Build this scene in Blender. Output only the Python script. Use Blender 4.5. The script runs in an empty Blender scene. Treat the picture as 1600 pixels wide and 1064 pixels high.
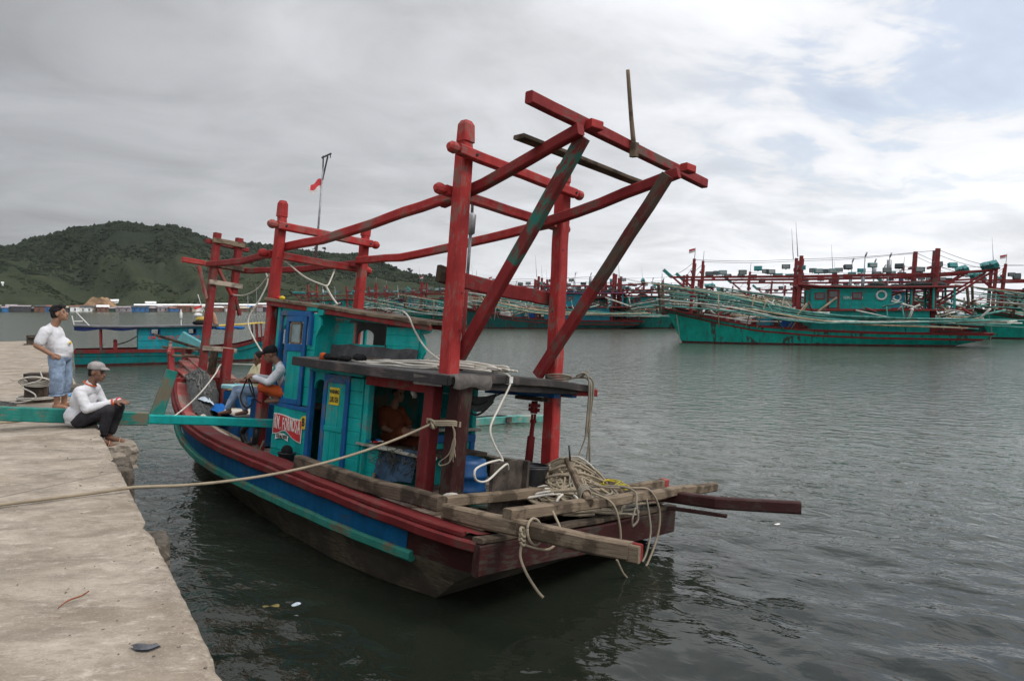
import bpy, bmesh, math, random
import numpy as np
from mathutils import Vector, Matrix, noise as mnoise

random.seed(7)
rng = np.random.default_rng(7)
SC = bpy.context.scene
COL = SC.collection
PI = math.pi

# ------------------------------------------------------------------ camera
YAW = math.atan(739.0 / 1140.0)          # view turned right of the quay's edge (+Y)
PITCH = math.atan(-49.0 / 1140.0)
cam_d = bpy.data.cameras.new('camera')
cam = bpy.data.objects.new('camera', cam_d)
COL.objects.link(cam)
cam_d.sensor_width = 36.0
cam_d.lens = 1140.0 / 1600.0 * 36.0
cam_d.clip_start = 0.05
cam_d.clip_end = 20000
cam.location = (0, 0, 3.1)
cam.rotation_euler = (PI / 2 + PITCH, 0, -YAW)
SC.camera = cam

# ------------------------------------------------------------------ light
SUN_AZ = math.radians(138)      # clockwise from +Y
SUN_EL = math.radians(47)
SC.view_settings.view_transform = 'Standard'
SC.view_settings.look = 'None'
SC.view_settings.exposure = 0.38
SC.view_settings.gamma = 1.0
SC.view_settings.use_curve_mapping = False
SC.cycles.max_bounces = 8
SC.cycles.use_denoising = True
SC.cycles.caustics_reflective = False
SC.cycles.caustics_refractive = False


class NT:
    """small helper round a node tree"""
    def __init__(s, tree):
        s.t = tree; s.n = tree.nodes; s.l = tree.links
    def add(s, kind, **kw):
        nd = s.n.new(kind)
        for k, v in kw.items():
            if k == 'ins':
                for a, b in v.items():
                    s.put(nd, a, b)
            else:
                setattr(nd, k, v)
        return nd
    def put(s, nd, key, val):
        sock = nd.inputs[key]
        if hasattr(val, 'is_linked') or isinstance(val, bpy.types.NodeSocket):
            s.l.new(val, sock)
        else:
            sock.default_value = val
    def math(s, op, a, b=None, c=None, clamp=False):
        nd = s.n.new('ShaderNodeMath'); nd.operation = op; nd.use_clamp = clamp
        s.put(nd, 0, a)
        if b is not None: s.put(nd, 1, b)
        if c is not None: s.put(nd, 2, c)
        return nd.outputs[0]
    def mix(s, fac, a, b, mode='MIX'):
        nd = s.n.new('ShaderNodeMixRGB'); nd.blend_type = mode
        s.put(nd, 0, fac)
        for i, v in ((1, a), (2, b)):
            if isinstance(v, (tuple, list)): v = (*v[:3], 1)
            s.put(nd, i, v)
        return nd.outputs[0]
    def noise(s, vec, scale, detail=6, rough=.55, dist=0.0):
        nd = s.n.new('ShaderNodeTexNoise')
        if vec is not None: s.l.new(vec, nd.inputs['Vector'])
        nd.inputs['Scale'].default_value = scale
        nd.inputs['Detail'].default_value = detail
        nd.inputs['Roughness'].default_value = rough
        nd.inputs['Distortion'].default_value = dist
        return nd.outputs['Fac']
    def mapping(s, vec, scale=(1, 1, 1), loc=(0, 0, 0), rot=(0, 0, 0)):
        nd = s.n.new('ShaderNodeMapping')
        s.l.new(vec, nd.inputs['Vector'])
        nd.inputs['Scale'].default_value = scale
        nd.inputs['Location'].default_value = loc
        nd.inputs['Rotation'].default_value = rot
        return nd.outputs[0]
    def ramp(s, fac, lo, hi, smooth=True):
        nd = s.n.new('ShaderNodeMapRange')
        nd.interpolation_type = 'SMOOTHSTEP' if smooth else 'LINEAR'
        s.put(nd, 'Value', fac); nd.inputs['From Min'].default_value = lo; nd.inputs['From Max'].default_value = hi
        return nd.outputs['Result']


def build_world():
    w = bpy.data.worlds.new('World'); SC.world = w; w.use_nodes = True
    T = NT(w.node_tree); T.n.clear()
    out = T.add('ShaderNodeOutputWorld'); bg = T.add('ShaderNodeBackground')
    T.l.new(bg.outputs[0], out.inputs[0])
    bg.inputs['Strength'].default_value = 0.1
    sky = T.add('ShaderNodeTexSky', sky_type='NISHITA')
    sky.sun_disc = False; sky.sun_elevation = SUN_EL; sky.sun_rotation = SUN_AZ
    sky.air_density = 1.0; sky.dust_density = 2.5; sky.ozone_density = 2.0
    tc = T.add('ShaderNodeTexCoord').outputs['Generated']
    sp = T.add('ShaderNodeSeparateXYZ'); T.l.new(tc, sp.inputs[0])
    z = T.math('MAXIMUM', sp.outputs[2], 0.0)
    den = T.math('ADD', z, 0.16)
    cx = T.math('DIVIDE', sp.outputs[0], den); cy = T.math('DIVIDE', sp.outputs[1], den)
    cmb = T.add('ShaderNodeCombineXYZ'); T.l.new(cx, cmb.inputs[0]); T.l.new(cy, cmb.inputs[1])
    cv = cmb.outputs[0]
    m1 = T.mapping(cv, (0.70, 0.85, 1), (3.1, 1.7, 0), (0, 0, 0.6))
    n_big = T.noise(m1, 0.85, 3, .5, .2)
    n_mid = T.noise(m1, 2.2, 8, .56, .6)
    n_fine = T.noise(T.mapping(cv, (1, 1.5, 1), (1, 5, 0), (0, 0, .6)), 3.3, 9, .6, .7)
    # thick dull cloud over the land, thinner bright cloud out to sea
    g = T.add('ShaderNodeVectorMath', operation='DOT_PRODUCT')
    T.l.new(tc, g.inputs[0]); g.inputs[1].default_value = (math.sin(math.radians(140)), math.cos(math.radians(140)), 0.05)
    gr = T.ramp(g.outputs['Value'], -1.02, 0.12)
    lum = T.math('ADD', T.math('MULTIPLY', gr, 0.44), 0.26)
    nn = T.math('ADD', T.math('MULTIPLY', T.math('SUBTRACT', n_big, .5), 0.75), T.math('MULTIPLY', T.math('SUBTRACT', n_mid, .5), 0.85))
    nn = T.math('ADD', nn, T.math('MULTIPLY', T.math('MULTIPLY', T.math('SUBTRACT', n_fine, .5), T.ramp(g.outputs['Value'], -.6, .1)), 0.34))
    lum = T.math('MULTIPLY', lum, T.math('ADD', nn, 1.0))
    # paler towards the horizon
    hz = T.math('POWER', T.math('SUBTRACT', 1.0, z, clamp=True), 9.0)
    lum = T.math('ADD', lum, T.math('MULTIPLY', T.math('MULTIPLY', hz, 0.12), gr))
    # overcast skies brighten towards the zenith, all the way round
    lum = T.math('MULTIPLY', lum, T.math('ADD', 1.0, T.math('MULTIPLY', T.ramp(z, .32, 1.0), 1.1)))
    lum = T.math('MULTIPLY', lum, 10.0)
    cc = T.add('ShaderNodeCombineColor')
    T.l.new(T.math('MULTIPLY', lum, 0.985), cc.inputs[0]); T.l.new(lum, cc.inputs[1]); T.l.new(T.math('MULTIPLY', lum, 1.035), cc.inputs[2])
    # blue gaps in the thin part
    gap = T.ramp(T.math('ADD', T.math('MULTIPLY', n_mid, .6), T.math('MULTIPLY', n_fine, .4)), .535, .455)
    gap = T.math('MULTIPLY', gap, T.ramp(g.outputs['Value'], -.15, .15))
    gap = T.math('MULTIPLY', gap, T.ramp(z, 0.06, 0.22))
    gap = T.math('MULTIPLY', gap, .8)
    bl = T.mix(1.0, sky.outputs[0], (1.55, 1.55, 1.55), 'MULTIPLY')
    blue = T.mix(.48, bl, cc.outputs[0])
    col = T.mix(gap, cc.outputs[0], blue)
    col = T.mix(.04, col, sky.outputs[0])
    T.l.new(col, bg.inputs['Color'])

build_world()
sun_d = bpy.data.lights.new('sun', 'SUN'); sun_d.energy = 1.25; sun_d.angle = math.radians(16); sun_d.color = (1, .95, .88)
sun = bpy.data.objects.new('sun', sun_d); COL.objects.link(sun)
_sd = Vector((math.sin(SUN_AZ) * math.cos(SUN_EL), math.cos(SUN_AZ) * math.cos(SUN_EL), math.sin(SUN_EL)))
sun.rotation_euler = _sd.to_track_quat('Z', 'Y').to_euler()
sun.location = (30, -10, 60)

# ------------------------------------------------------------------ materials
def new_mat(name):
    m = bpy.data.materials.new(name); m.use_nodes = True
    T = NT(m.node_tree); T.n.clear()
    o = T.add('ShaderNodeOutputMaterial'); b = T.add('ShaderNodeBsdfPrincipled')
    T.l.new(b.outputs[0], o.inputs[0])
    return m, T, b

def coords(T, uv=False):
    tc = T.add('ShaderNodeTexCoord')
    return tc.outputs['UV' if uv else 'Object']

def paint(name, col, under=(.20, .17, .13), wear=.40, scale=2.2, rough=.55, dirt=.5, bump=.25, grain=True, streak=True):
    """old brush paint: worn through to the wood in patches, rain streaks, chalky"""
    m, T, b = new_mat(name)
    v = coords(T)
    uvv = coords(T, True)
    n1 = T.noise(v, scale, 10, .62, .3)
    n2 = T.noise(T.mapping(v, (1, 1, .22)), scale * 4.2, 8, .65)
    n3 = T.noise(T.mapping(uvv, (1.2, 14, 1)), 5, 6, .6, .6) if grain else n2
    worn = T.ramp(T.math('ADD', T.math('MULTIPLY', n1, .6), T.math('MULTIPLY', n3, .4)), .72 - wear * .45 - .025, .72 - wear * .45 + .03)
    c = T.mix(T.ramp(n1, .3, .7), tuple(x * .78 for x in col), tuple(min(1, x * 1.15) for x in col))
    c = T.mix(T.math('MULTIPLY', T.ramp(n2, .42, .72), dirt), c, tuple(x * .38 + .008 for x in col))
    fine = T.noise(v, 60, 3, .6)
    c = T.mix(T.math('MULTIPLY', T.ramp(fine, .55, .75), .35), c, tuple(x * .55 + .03 for x in col))
    if grain:   # checks and splits along the grain, rust weeping from fastenings
        ck = T.noise(T.mapping(uvv, (.9, 26, 1)), 3.2, 5, .6, .3)
        c = T.mix(T.math('MULTIPLY', T.ramp(ck, .62, .67), .65), c, tuple(x * .25 + .006 for x in col))
    c = T.mix(worn, c, under)
    T.l.new(c, b.inputs['Base Color'])
    T.l.new(T.math('ADD', T.math('MULTIPLY', n2, .3), rough - .12), b.inputs['Roughness'])
    b.inputs['Specular IOR Level'].default_value = .20
    bp = T.add('ShaderNodeBump'); bp.inputs['Strength'].default_value = bump; bp.inputs['Distance'].default_value = .012
    h = T.math('SUBTRACT', T.math('ADD', T.math('MULTIPLY', n3, .7), T.math('MULTIPLY', fine, .3)), T.math('MULTIPLY', worn, .35))
    T.l.new(h, bp.inputs['Height']); T.l.new(bp.outputs[0], b.inputs['Normal'])
    return m

def wood(name, c1, c2, rough=.85, bump=.5):
    """bare weathered timber, grain along the UV's length"""
    m, T, b = new_mat(name)
    uv = coords(T, True); v = coords(T)
    g = T.noise(T.mapping(uv, (1.0, 16, 1)), 4, 8, .65, .8)
    p = T.noise(v, 3.2, 6, .6)
    f = T.noise(v, 45, 4, .6)
    c = T.mix(T.ramp(g, .3, .7), c1, c2)
    c = T.mix(T.math('MULTIPLY', T.ramp(p, .46, .58), .75), c, tuple(x * .36 for x in c1))
    c = T.mix(T.math('MULTIPLY', T.ramp(f, .55, .8), .4), c, tuple(x * .4 for x in c1))
    T.l.new(c, b.inputs['Base Color']); b.inputs['Roughness'].default_value = rough
    b.inputs['Specular IOR Level'].default_value = .2
    bp = T.add('ShaderNodeBump'); bp.inputs['Strength'].default_value = bump; bp.inputs['Distance'].default_value = .01
    T.l.new(T.math('ADD', g, T.math('MULTIPLY', f, .3)), bp.inputs['Height']); T.l.new(bp.outputs[0], b.inputs['Normal'])
    return m

def plain(name, col, rough=.6, metal=0.0, var=.25, scale=8, bump=.15, spec=.4, dark=.6):
    m, T, b = new_mat(name)
    v = coords(T)
    n = T.noise(v, scale, 6, .6, .2); f = T.noise(v, scale * 9, 3, .6)
    c = T.mix(T.ramp(n, .3, .7), tuple(x * (1 - var) for x in col), tuple(min(1, x * (1 + var * .6)) for x in col))
    c = T.mix(T.math('MULTIPLY', T.ramp(f, .5, .8), var), c, tuple(x * dark for x in col))
    T.l.new(c, b.inputs['Base Color']); b.inputs['Roughness'].default_value = rough; b.inputs['Metallic'].default_value = metal
    b.inputs['Specular IOR Level'].default_value = spec
    if bump:
        bp = T.add('ShaderNodeBump'); bp.inputs['Strength'].default_value = bump; bp.inputs['Distance'].default_value = .01
        T.l.new(T.math('ADD', n, T.math('MULTIPLY', f, .4)), bp.inputs['Height']); T.l.new(bp.outputs[0], b.inputs['Normal'])
    return m

def rope_mat(name, col, dirt=.5):
    m, T, b = new_mat(name)
    uv = coords(T, True); v = coords(T)
    wv = T.add('ShaderNodeTexWave', wave_type='BANDS', bands_direction='DIAGONAL')
    T.l.new(T.mapping(uv, (60, 1.0, 1)), wv.inputs['Vector']); wv.inputs['Scale'].default_value = 1.0; wv.inputs['Distortion'].default_value = .6
    n = T.noise(v, 6, 5, .6)
    c = T.mix(T.math('MULTIPLY', T.ramp(n, .4, .7), dirt), col, tuple(x * .5 for x in col))
    c = T.mix(T.math('MULTIPLY', wv.outputs['Fac'], .4), c, tuple(x * .45 for x in col))
    T.l.new(c, b.inputs['Base Color']); b.inputs['Roughness'].default_value = .9; b.inputs['Specular IOR Level'].default_value = .15
    bp = T.add('ShaderNodeBump'); bp.inputs['Strength'].default_value = .6; bp.inputs['Distance'].default_value = .006
    T.l.new(wv.outputs['Fac'], bp.inputs['Height']); T.l.new(bp.outputs[0], b.inputs['Normal'])
    return m

def cloth(name, col, var=.2, fold=.5, scale=7):
    m, T, b = new_mat(name)
    v = coords(T)
    n = T.noise(v, scale, 4, .55, .8); w = T.noise(v, 260, 2, .5)
    c = T.mix(T.ramp(n, .35, .68), tuple(x * (1 - var) for x in col), tuple(min(1, x * 1.06) for x in col))
    T.l.new(c, b.inputs['Base Color']); b.inputs['Roughness'].default_value = .92; b.inputs['Specular IOR Level'].default_value = .12
    bp = T.add('ShaderNodeBump'); bp.inputs['Strength'].default_value = fold; bp.inputs['Distance'].default_value = .02
    T.l.new(T.math('ADD', n, T.math('MULTIPLY', w, .06)), bp.inputs['Height']); T.l.new(bp.outputs[0], b.inputs['Normal'])
    return m

RED = paint('red_paint', (.380, .032, .030), under=(.190, .110, .090), wear=.39, rough=.6)
RED_OLD = paint('old_red_paint', (.240, .022, .023), under=(.11, .070, .055), wear=.38, rough=.65)
RED_DARK = paint('dark_red_paint', (.150, .016, .017), under=(.075, .050, .040), wear=.37, rough=.6)
RED_PALE = paint('faded_red_paint', (.36, .085, .075), under=(.22, .17, .14), wear=.44, rough=.75)
MAROON = paint('maroon_paint', (.046, .012, .011), under=(.050, .038, .030), wear=.44, rough=.6)
TEAL = paint('teal_paint', (.004, .325, .300), under=(.14, .20, .18), wear=.30, rough=.55, dirt=.38)
TEAL_OLD = paint('old_teal_paint', (.020, .200, .165), under=(.15, .13, .09), wear=.43, rough=.6)
GREEN_RUB = paint('green_paint', (.030, .215, .165), under=(.13, .10, .06), wear=.42, rough=.6)
BLUE = paint('blue_paint', (.010, .105, .290), under=(.12, .12, .12), wear=.34, rough=.5)
BLUE_DEEP = paint('deep_blue_paint', (.004, .098, .235), under=(.05, .07, .08), wear=.25, rough=.55)
HULL_DARK = paint('tarred_planking', (.105, .088, .068), under=(.19, .155, .110), wear=.40, rough=.6, scale=1.4)
ROOF_TAR = paint('grey_roof_felt', (.120, .115, .112), under=(.05, .05, .05), wear=.38, rough=.8)
WOOD = wood('weathered_timber', (.130, .094, .062), (.255, .198, .140))
WOOD_DARK = wood('dark_wet_timber', (.074, .054, .038), (.150, .114, .082))
WOOD_PALE = wood('bleached_timber', (.34, .28, .215), (.45, .38, .31))
BAMBOO = wood('old_bamboo', (.28, .22, .14), (.42, .34, .23), bump=.2)
DECK = wood('deck_timber', (.14, .105, .085), (.235, .185, .15))
ROPE_W = rope_mat('white_rope', (.70, .66, .58), .35)
ROPE_T = rope_mat('tan_rope', (.38, .315, .225), .55)
ROPE_G = rope_mat('grey_rope', (.31, .275, .215), .6)
ROPE_Y = rope_mat('yellow_line', (.62, .52, .04), .3)
ROPE_D = rope_mat('dark_line', (.035, .035, .035), .3)
STEEL = plain('rusty_steel', (.075, .058, .046), .75, .2, .7, 5, .3)
GREYMETAL = plain('galvanised_metal', (.30, .31, .32), .5, .6, .3, 14, .1)
DARKMETAL = plain('dark_metal', (.035, .036, .038), .55, .3, .4, 14, .1)
BLACKPL = plain('black_plastic', (.022, .022, .023), .45, 0, .4, 12, .1)
BLUEPL = plain('blue_plastic', (.005, .066, .200), .5, 0, .3, 5, .1)
CYANPL = plain('pale_blue_plastic', (.30, .55, .58), .5, 0, .2, 8, .1)
SKYBLUE = plain('sky_blue_plastic', (.11, .36, .62), .45, 0, .2, 8, .1)
WHITE = plain('white_paint', (.68, .67, .64), .6, 0, .22, 9, .1)
CREAM = plain('cream_board', (.62, .56, .46), .7, 0, .25, 6, .1)
BLACK = plain('black_ink', (.02, .02, .02), .7, 0, .1, 9, 0)
REDINK = plain('red_ink', (.50, .03, .035), .6, 0, .2, 9, 0)
WHITEINK = plain('white_ink', (.72, .68, .62), .6, 0, .15, 20, 0)
YELLOW = plain('yellow_sign_paint', (.66, .47, .02), .55, 0, .2, 12, .05)
GLASS = plain('dusty_glass', (.20, .27, .27), .15, 0, .3, 6, 0, .6)
DARKGLASS = plain('dark_glass', (.045, .05, .052), .12, 0, .2, 6, 0, .6)
ORANGE_CL = cloth('orange_cloth', (.46, .085, .025))
GREYTARP = cloth('grey_tarpaulin', (.085, .085, .088), .35, .6, 5)
BLUETARP = cloth('blue_tarpaulin', (.015, .13, .42), .3, .6, 7)
BLUECANVAS = cloth('blue_grey_canvas', (.052, .095, .150), .35, .6, 5)
PALECLOTH = cloth('pale_blue_cloth', (.52, .60, .66), .3, .7, 14)
SACK = cloth('white_sacking', (.50, .47, .42), .35, .8, 14)
WHITESHIRT = cloth('white_cotton', (.60, .60, .62), .10, .5, 9)
GREYSHIRT = cloth('pale_grey_cotton', (.52, .53, .55), .14, .5, 9)
YELLOWSHIRT = cloth('cream_cotton', (.62, .56, .36), .14, .5, 9)
DENIM = cloth('washed_denim', (.26, .34, .46), .35, .5, 8)
DARKCLOTH = cloth('charcoal_cloth', (.038, .036, .040), .3, .5, 8)
CAPGREY = cloth('grey_cap_cloth', (.29, .27, .26), .2, .2, 12)
RED_GREEN = paint('red_over_green_paint', (.185, .024, .023), under=(.022, .140, .105), wear=.45, rough=.65)
RED_BARE = paint('red_over_bare_wood', (.140, .026, .024), under=(.085, .068, .050), wear=.54, rough=.7)
BLACKCL = cloth('black_cloth', (.018, .018, .019), .3, .3, 9)
ORANGETRIM = cloth('orange_trim', (.55, .10, .03), .15, .2, 9)
REDTRIM = cloth('red_trim', (.50, .03, .05), .15, .2, 9)
SKIN = plain('brown_skin', (.285, .150, .095), .55, 0, .15, 12, .05, .35, .8)
SKIN_D = plain('dark_brown_skin', (.190, .098, .064), .55, 0, .15, 12, .05, .35, .8)
HAIR = plain('black_hair', (.010, .008, .008), .85, 0, .3, 40, .4)
FLAGRED = cloth('flag_red', (.52, .06, .07), .15, .3, 9)
FLAGWHITE = cloth('flag_white', (.66, .60, .58), .15, .3, 9)

# ------------------------------------------------------------------ mesh building
def V(*a): return Vector(a)

class MB:
    def __init__(s):
        s.v = []; s.f = []; s.uv = []; s.mi = []; s.m = 0; s.sm = []
    def face(s, idx, uvs=None, smooth=False):
        s.f.append(tuple(idx)); s.uv.append(uvs or [(0, 0)] * len(idx)); s.mi.append(s.m); s.sm.append(smooth)
    def rings(s, rings, closed_ends=True, us=None, smooth=False, loop=False, vper=1.0):
        """skin a list of equally long rings of points"""
        n = len(rings[0]); base = len(s.v)
        for r in rings: s.v.extend([tuple(p) for p in r])
        if us is None:
            us = [0.0]
            for a, b in zip(rings, rings[1:]): us.append(us[-1] + (Vector(b[0]) - Vector(a[0])).length)
        m = len(rings)
        for i in range(m - 1 if not loop else m):
            j = (i + 1) % m
            u0 = us[i]; u1 = us[j] if j else us[i] + .1
            for k in range(n):
                k2 = (k + 1) % n
                s.face((base + i * n + k, base + i * n + k2, base + j * n + k2, base + j * n + k),
                       [(u0, k / n * vper), (u0, (k + 1) / n * vper), (u1, (k + 1) / n * vper), (u1, k / n * vper)], smooth)
        if closed_ends and not loop:
            s.face([base + k for k in range(n)][::-1], [(us[0] + .02 * math.cos(k), .5 + .2 * math.sin(k)) for k in range(n)])
            s.face([base + (m - 1) * n + k for k in range(n)], [(us[-1] + .02 * math.cos(k), .5 + .2 * math.sin(k)) for k in range(n)])
    def beam(s, pts, w, h=None, up=(0, 0, 1), ch=.012, jit=.004, seg=.35, scales=None, uoff=None):
        """squared timber along pts: w across, h along up; eased corners, slightly uneven"""
        h = w if h is None else h
        pts = [Vector(p) for p in pts]
        P = [pts[0]]; SCL = [scales[0] if scales else 1.0]
        for i, (a, b) in enumerate(zip(pts, pts[1:])):
            k = max(1, int((b - a).length / seg)) if seg else 1
            for j in range(1, k + 1):
                P.append(a.lerp(b, j / k))
                SCL.append((scales[i] + (scales[i + 1] - scales[i]) * j / k) if scales else 1.0)
        rings = []; up = Vector(up)
        for i, p in enumerate(P):
            d = (P[min(i + 1, len(P) - 1)] - P[max(i - 1, 0)]).normalized()
            x = d.cross(up)
            if x.length < 1e-4: x = d.cross(Vector((1, 0, 0)))
            x.normalize(); y = x.cross(d).normalized()
            k = SCL[i]
            a, b = w / 2 * k, h / 2 * k; c = min(ch, a * .45, b * .45)
            prof = [(-a + c, -b), (a - c, -b), (a, -b + c), (a, b - c), (a - c, b), (-a + c, b), (-a, b - c), (-a, -b + c)]
            ox, oy = random.uniform(-jit, jit), random.uniform(-jit, jit)
            rings.append([p + x * (q + ox + random.uniform(-jit, jit) * .35) + y * (r + oy + random.uniform(-jit, jit) * .35) for q, r in prof])
        u0 = random.uniform(0, 9) if uoff is None else uoff
        us = [u0]
        for a, b in zip(P, P[1:]): us.append(us[-1] + (b - a).length)
        s.rings(rings, True, us)
        return s
    def box(s, c, size, rot=0.0, ch=.008, jit=0.0):
        """upright box of size (x, y, z) turned by rot about z, centre c"""
        d = Vector((math.cos(rot), math.sin(rot), 0)) * size[0] / 2
        c = Vector(c)
        return s.beam([c - d, c + d], size[1], size[2], (0, 0, 1), ch, jit, 0)
    def quad_slab(s, quad, n, t):
        """a slab from a quad (4 points) thickened by t along n"""
        n = Vector(n).normalized() * t
        b = len(s.v); q = [Vector(p) for p in quad]
        s.v.extend([tuple(p) for p in q]); s.v.extend([tuple(p + n) for p in q])
        L = (q[1] - q[0]).length; Hh = (q[3] - q[0]).length
        uv = [(0, 0), (L, 0), (L, Hh), (0, Hh)]
        s.face((b + 3, b + 2, b + 1, b), uv[::-1]); s.face((b + 4, b + 5, b + 6, b + 7), uv)
        for i in range(4):
            j = (i + 1) % 4
            s.face((b + i, b + j, b + 4 + j, b + 4 + i), [(0, 0), (1, 0), (1, .1), (0, .1)])
        return s
    def prism(s, outline, n, t):
        """a flat outline (list of 3-D points, any shape) thickened by t along n"""
        n = Vector(n).normalized() * t; b = len(s.v); k = len(outline)
        s.v.extend([tuple(p) for p in outline]); s.v.extend([tuple(Vector(p) + n) for p in outline])
        uvo = [(p[0] * 1.0 + p[1], p[2]) for p in outline]
        s.face(list(range(b, b + k))[::-1], uvo[::-1]); s.face(list(range(b + k, b + 2 * k)), uvo)
        for i in range(k):
            j = (i + 1) % k
            s.face((b + i, b + j, b + k + j, b + k + i))
        return s
    def tube(s, pts, r, seg=7, radii=None, closed=False, smooth=True, spline=0):
        P = [Vector(p) for p in pts]
        if spline: P = catmull(P, spline, closed)
        n = len(P)
        R = radii if radii is not None else [r] * n
        if len(R) != n:
            R = list(np.interp(np.linspace(0, 1, n), np.linspace(0, 1, len(R)), R))
        rings = []; nrm = None
        for i, p in enumerate(P):
            if closed: d = P[(i + 1) % n] - P[i - 1]
            else: d = P[min(i + 1, n - 1)] - P[max(i - 1, 0)]
            if d.length < 1e-7: d = Vector((0, 0, 1))
            d.normalize()
            if nrm is None:
                nrm = d.cross(Vector((0.13, .21, 1)))
                if nrm.length < 1e-3: nrm = d.cross(Vector((1, 0, 0)))
            nrm = (nrm - d * nrm.dot(d))
            if nrm.length < 1e-5: nrm = d.cross(Vector((1, .3, 0)))
            nrm.normalize(); bn = d.cross(nrm)
            rings.append([p + (nrm * math.cos(2 * PI * k / seg) + bn * math.sin(2 * PI * k / seg)) * R[i] for k in range(seg)])
        us = [0.0]
        for a, b in zip(P, P[1:]): us.append(us[-1] + (b - a).length)
        s.rings(rings, True, us, smooth, closed)
        return s
    def lathe(s, prof, c=(0, 0, 0), seg=20, smooth=True, caps=True):
        """profile of (radius, z) turned about a vertical axis through c"""
        c = Vector(c)
        rings = [[c + Vector((r * math.cos(2 * PI * k / seg), r * math.sin(2 * PI * k / seg), z)) for k in range(seg)] for r, z in prof]
        s.rings(rings, caps, None, smooth)
        return s
    def grid(s, fn, nu, nv, smooth=True, uvs=(1, 1)):
        b = len(s.v)
        for i in range(nu + 1):
            for j in range(nv + 1):
                s.v.append(tuple(fn(i / nu, j / nv)))
        for i in range(nu):
            for j in range(nv):
                a = b + i * (nv + 1) + j
                u0, u1, v0, v1 = i / nu * uvs[0], (i + 1) / nu * uvs[0], j / nv * uvs[1], (j + 1) / nv * uvs[1]
                s.face((a, a + nv + 1, a + nv + 2, a + 1), [(u0, v0), (u1, v0), (u1, v1), (u0, v1)], smooth)
        return s
    def ball(s, c, r, seg=12, rings_=8, smooth=True):
        c = Vector(c); r = Vector(r) if not isinstance(r, (int, float)) else Vector((r, r, r))
        prof = []
        for i in range(rings_ + 1):
            a = -PI / 2 + PI * i / rings_
            rr = max(math.cos(a), .02)
            prof.append([c + Vector((r.x * rr * math.cos(2 * PI * k / seg), r.y * rr * math.sin(2 * PI * k / seg), r.z * math.sin(a))) for k in range(seg)])
        s.rings(prof, True, None, smooth)
        return s
    def data(s, name, mats):
        me = bpy.data.meshes.new(name)
        me.from_pydata(s.v, [], s.f)
        uvl = me.uv_layers.new(name='UVMap')
        flat = [c for f in s.uv for uv in f for c in uv]
        uvl.data.foreach_set('uv', flat)
        if not isinstance(mats, (list, tuple)): mats = [mats]
        for m in mats: me.materials.append(m)
        me.polygons.foreach_set('material_index', s.mi)
        me.polygons.foreach_set('use_smooth', s.sm)
        me.update()
        return me
    def build(s, name, mats, parent=None, **kw):
        o = bpy.data.objects.new(name, s.data(name, mats)); COL.objects.link(o)
        if parent is not None: o.parent = parent
        for k, v in kw.items(): o[k] = v
        return o

def catmull(P, k, closed=False):
    n = len(P); out = []
    rg = n if closed else n - 1
    for i in range(rg):
        if closed: p0, p1, p2, p3 = P[i - 1], P[i], P[(i + 1) % n], P[(i + 2) % n]
        else: p0, p1, p2, p3 = P[max(i - 1, 0)], P[i], P[i + 1], P[min(i + 2, n - 1)]
        for j in range(k):
            t = j / k
            out.append(.5 * ((2 * p1) + (p2 - p0) * t + (2 * p0 - 5 * p1 + 4 * p2 - p3) * t * t + (3 * p1 - p0 - 3 * p2 + p3) * t ** 3))
    if not closed: out.append(P[-1])
    return out

def tag(o, label=None, cat=None, group=None, kind=None):
    if label: o['label'] = label
    if cat: o['category'] = cat
    if group: o['group'] = group
    if kind: o['kind'] = kind
    return o

def empty(name, mw, label, cat, group=None):
    o = bpy.data.objects.new(name, None); COL.objects.link(o)
    o.empty_display_size = .2
    o.matrix_world = mw if isinstance(mw, Matrix) else Matrix.Translation(Vector(mw))
    return tag(o, label, cat, group)

def settle(o, base=None, frame=None):
    """give a single-mesh thing its origin at its foot; its vertices were written in the frame (world or boat)"""
    me = o.data
    n = len(me.vertices); a = np.empty(n * 3, np.float32); me.vertices.foreach_get('co', a); a = a.reshape(-1, 3)
    lo, hi = a.min(0), a.max(0)
    c = np.array([(lo[0] + hi[0]) / 2, (lo[1] + hi[1]) / 2, lo[2]]) if base is None else np.array(base)
    a -= c; me.vertices.foreach_set('co', a.ravel()); me.update()
    M = Matrix.Translation(Vector(c))
    o.matrix_world = (frame @ M) if frame is not None else M
    return o

def inst(me, name, parent, loc=(0, 0, 0), rot=None, scale=None):
    o = bpy.data.objects.new(name, me); COL.objects.link(o)
    if parent is not None: o.parent = parent
    o.location = loc
    if rot is not None: o.rotation_euler = rot
    if scale is not None: o.scale = scale
    return o

def copy_tree(o, parent=None):
    c = o.copy(); COL.objects.link(c)
    if parent is not None: c.parent = parent; c.matrix_parent_inverse = o.matrix_parent_inverse.copy()
    for ch in list(o.children): copy_tree(ch, c)
    return c

def evaluated_mesh(o):
    """the object's mesh with its modifiers applied, worked out in a scratch scene that is thrown away"""
    sc = bpy.data.scenes.new('scratch'); sc.collection.objects.link(o)
    vl = sc.view_layers[0]
    with bpy.context.temp_override(scene=sc, view_layer=vl):
        dg = bpy.context.evaluated_depsgraph_get(); dg.update()
    me = bpy.data.meshes.new_from_object(o.evaluated_get(dg))
    sc.collection.objects.unlink(o); bpy.data.scenes.remove(sc)
    return me

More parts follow.
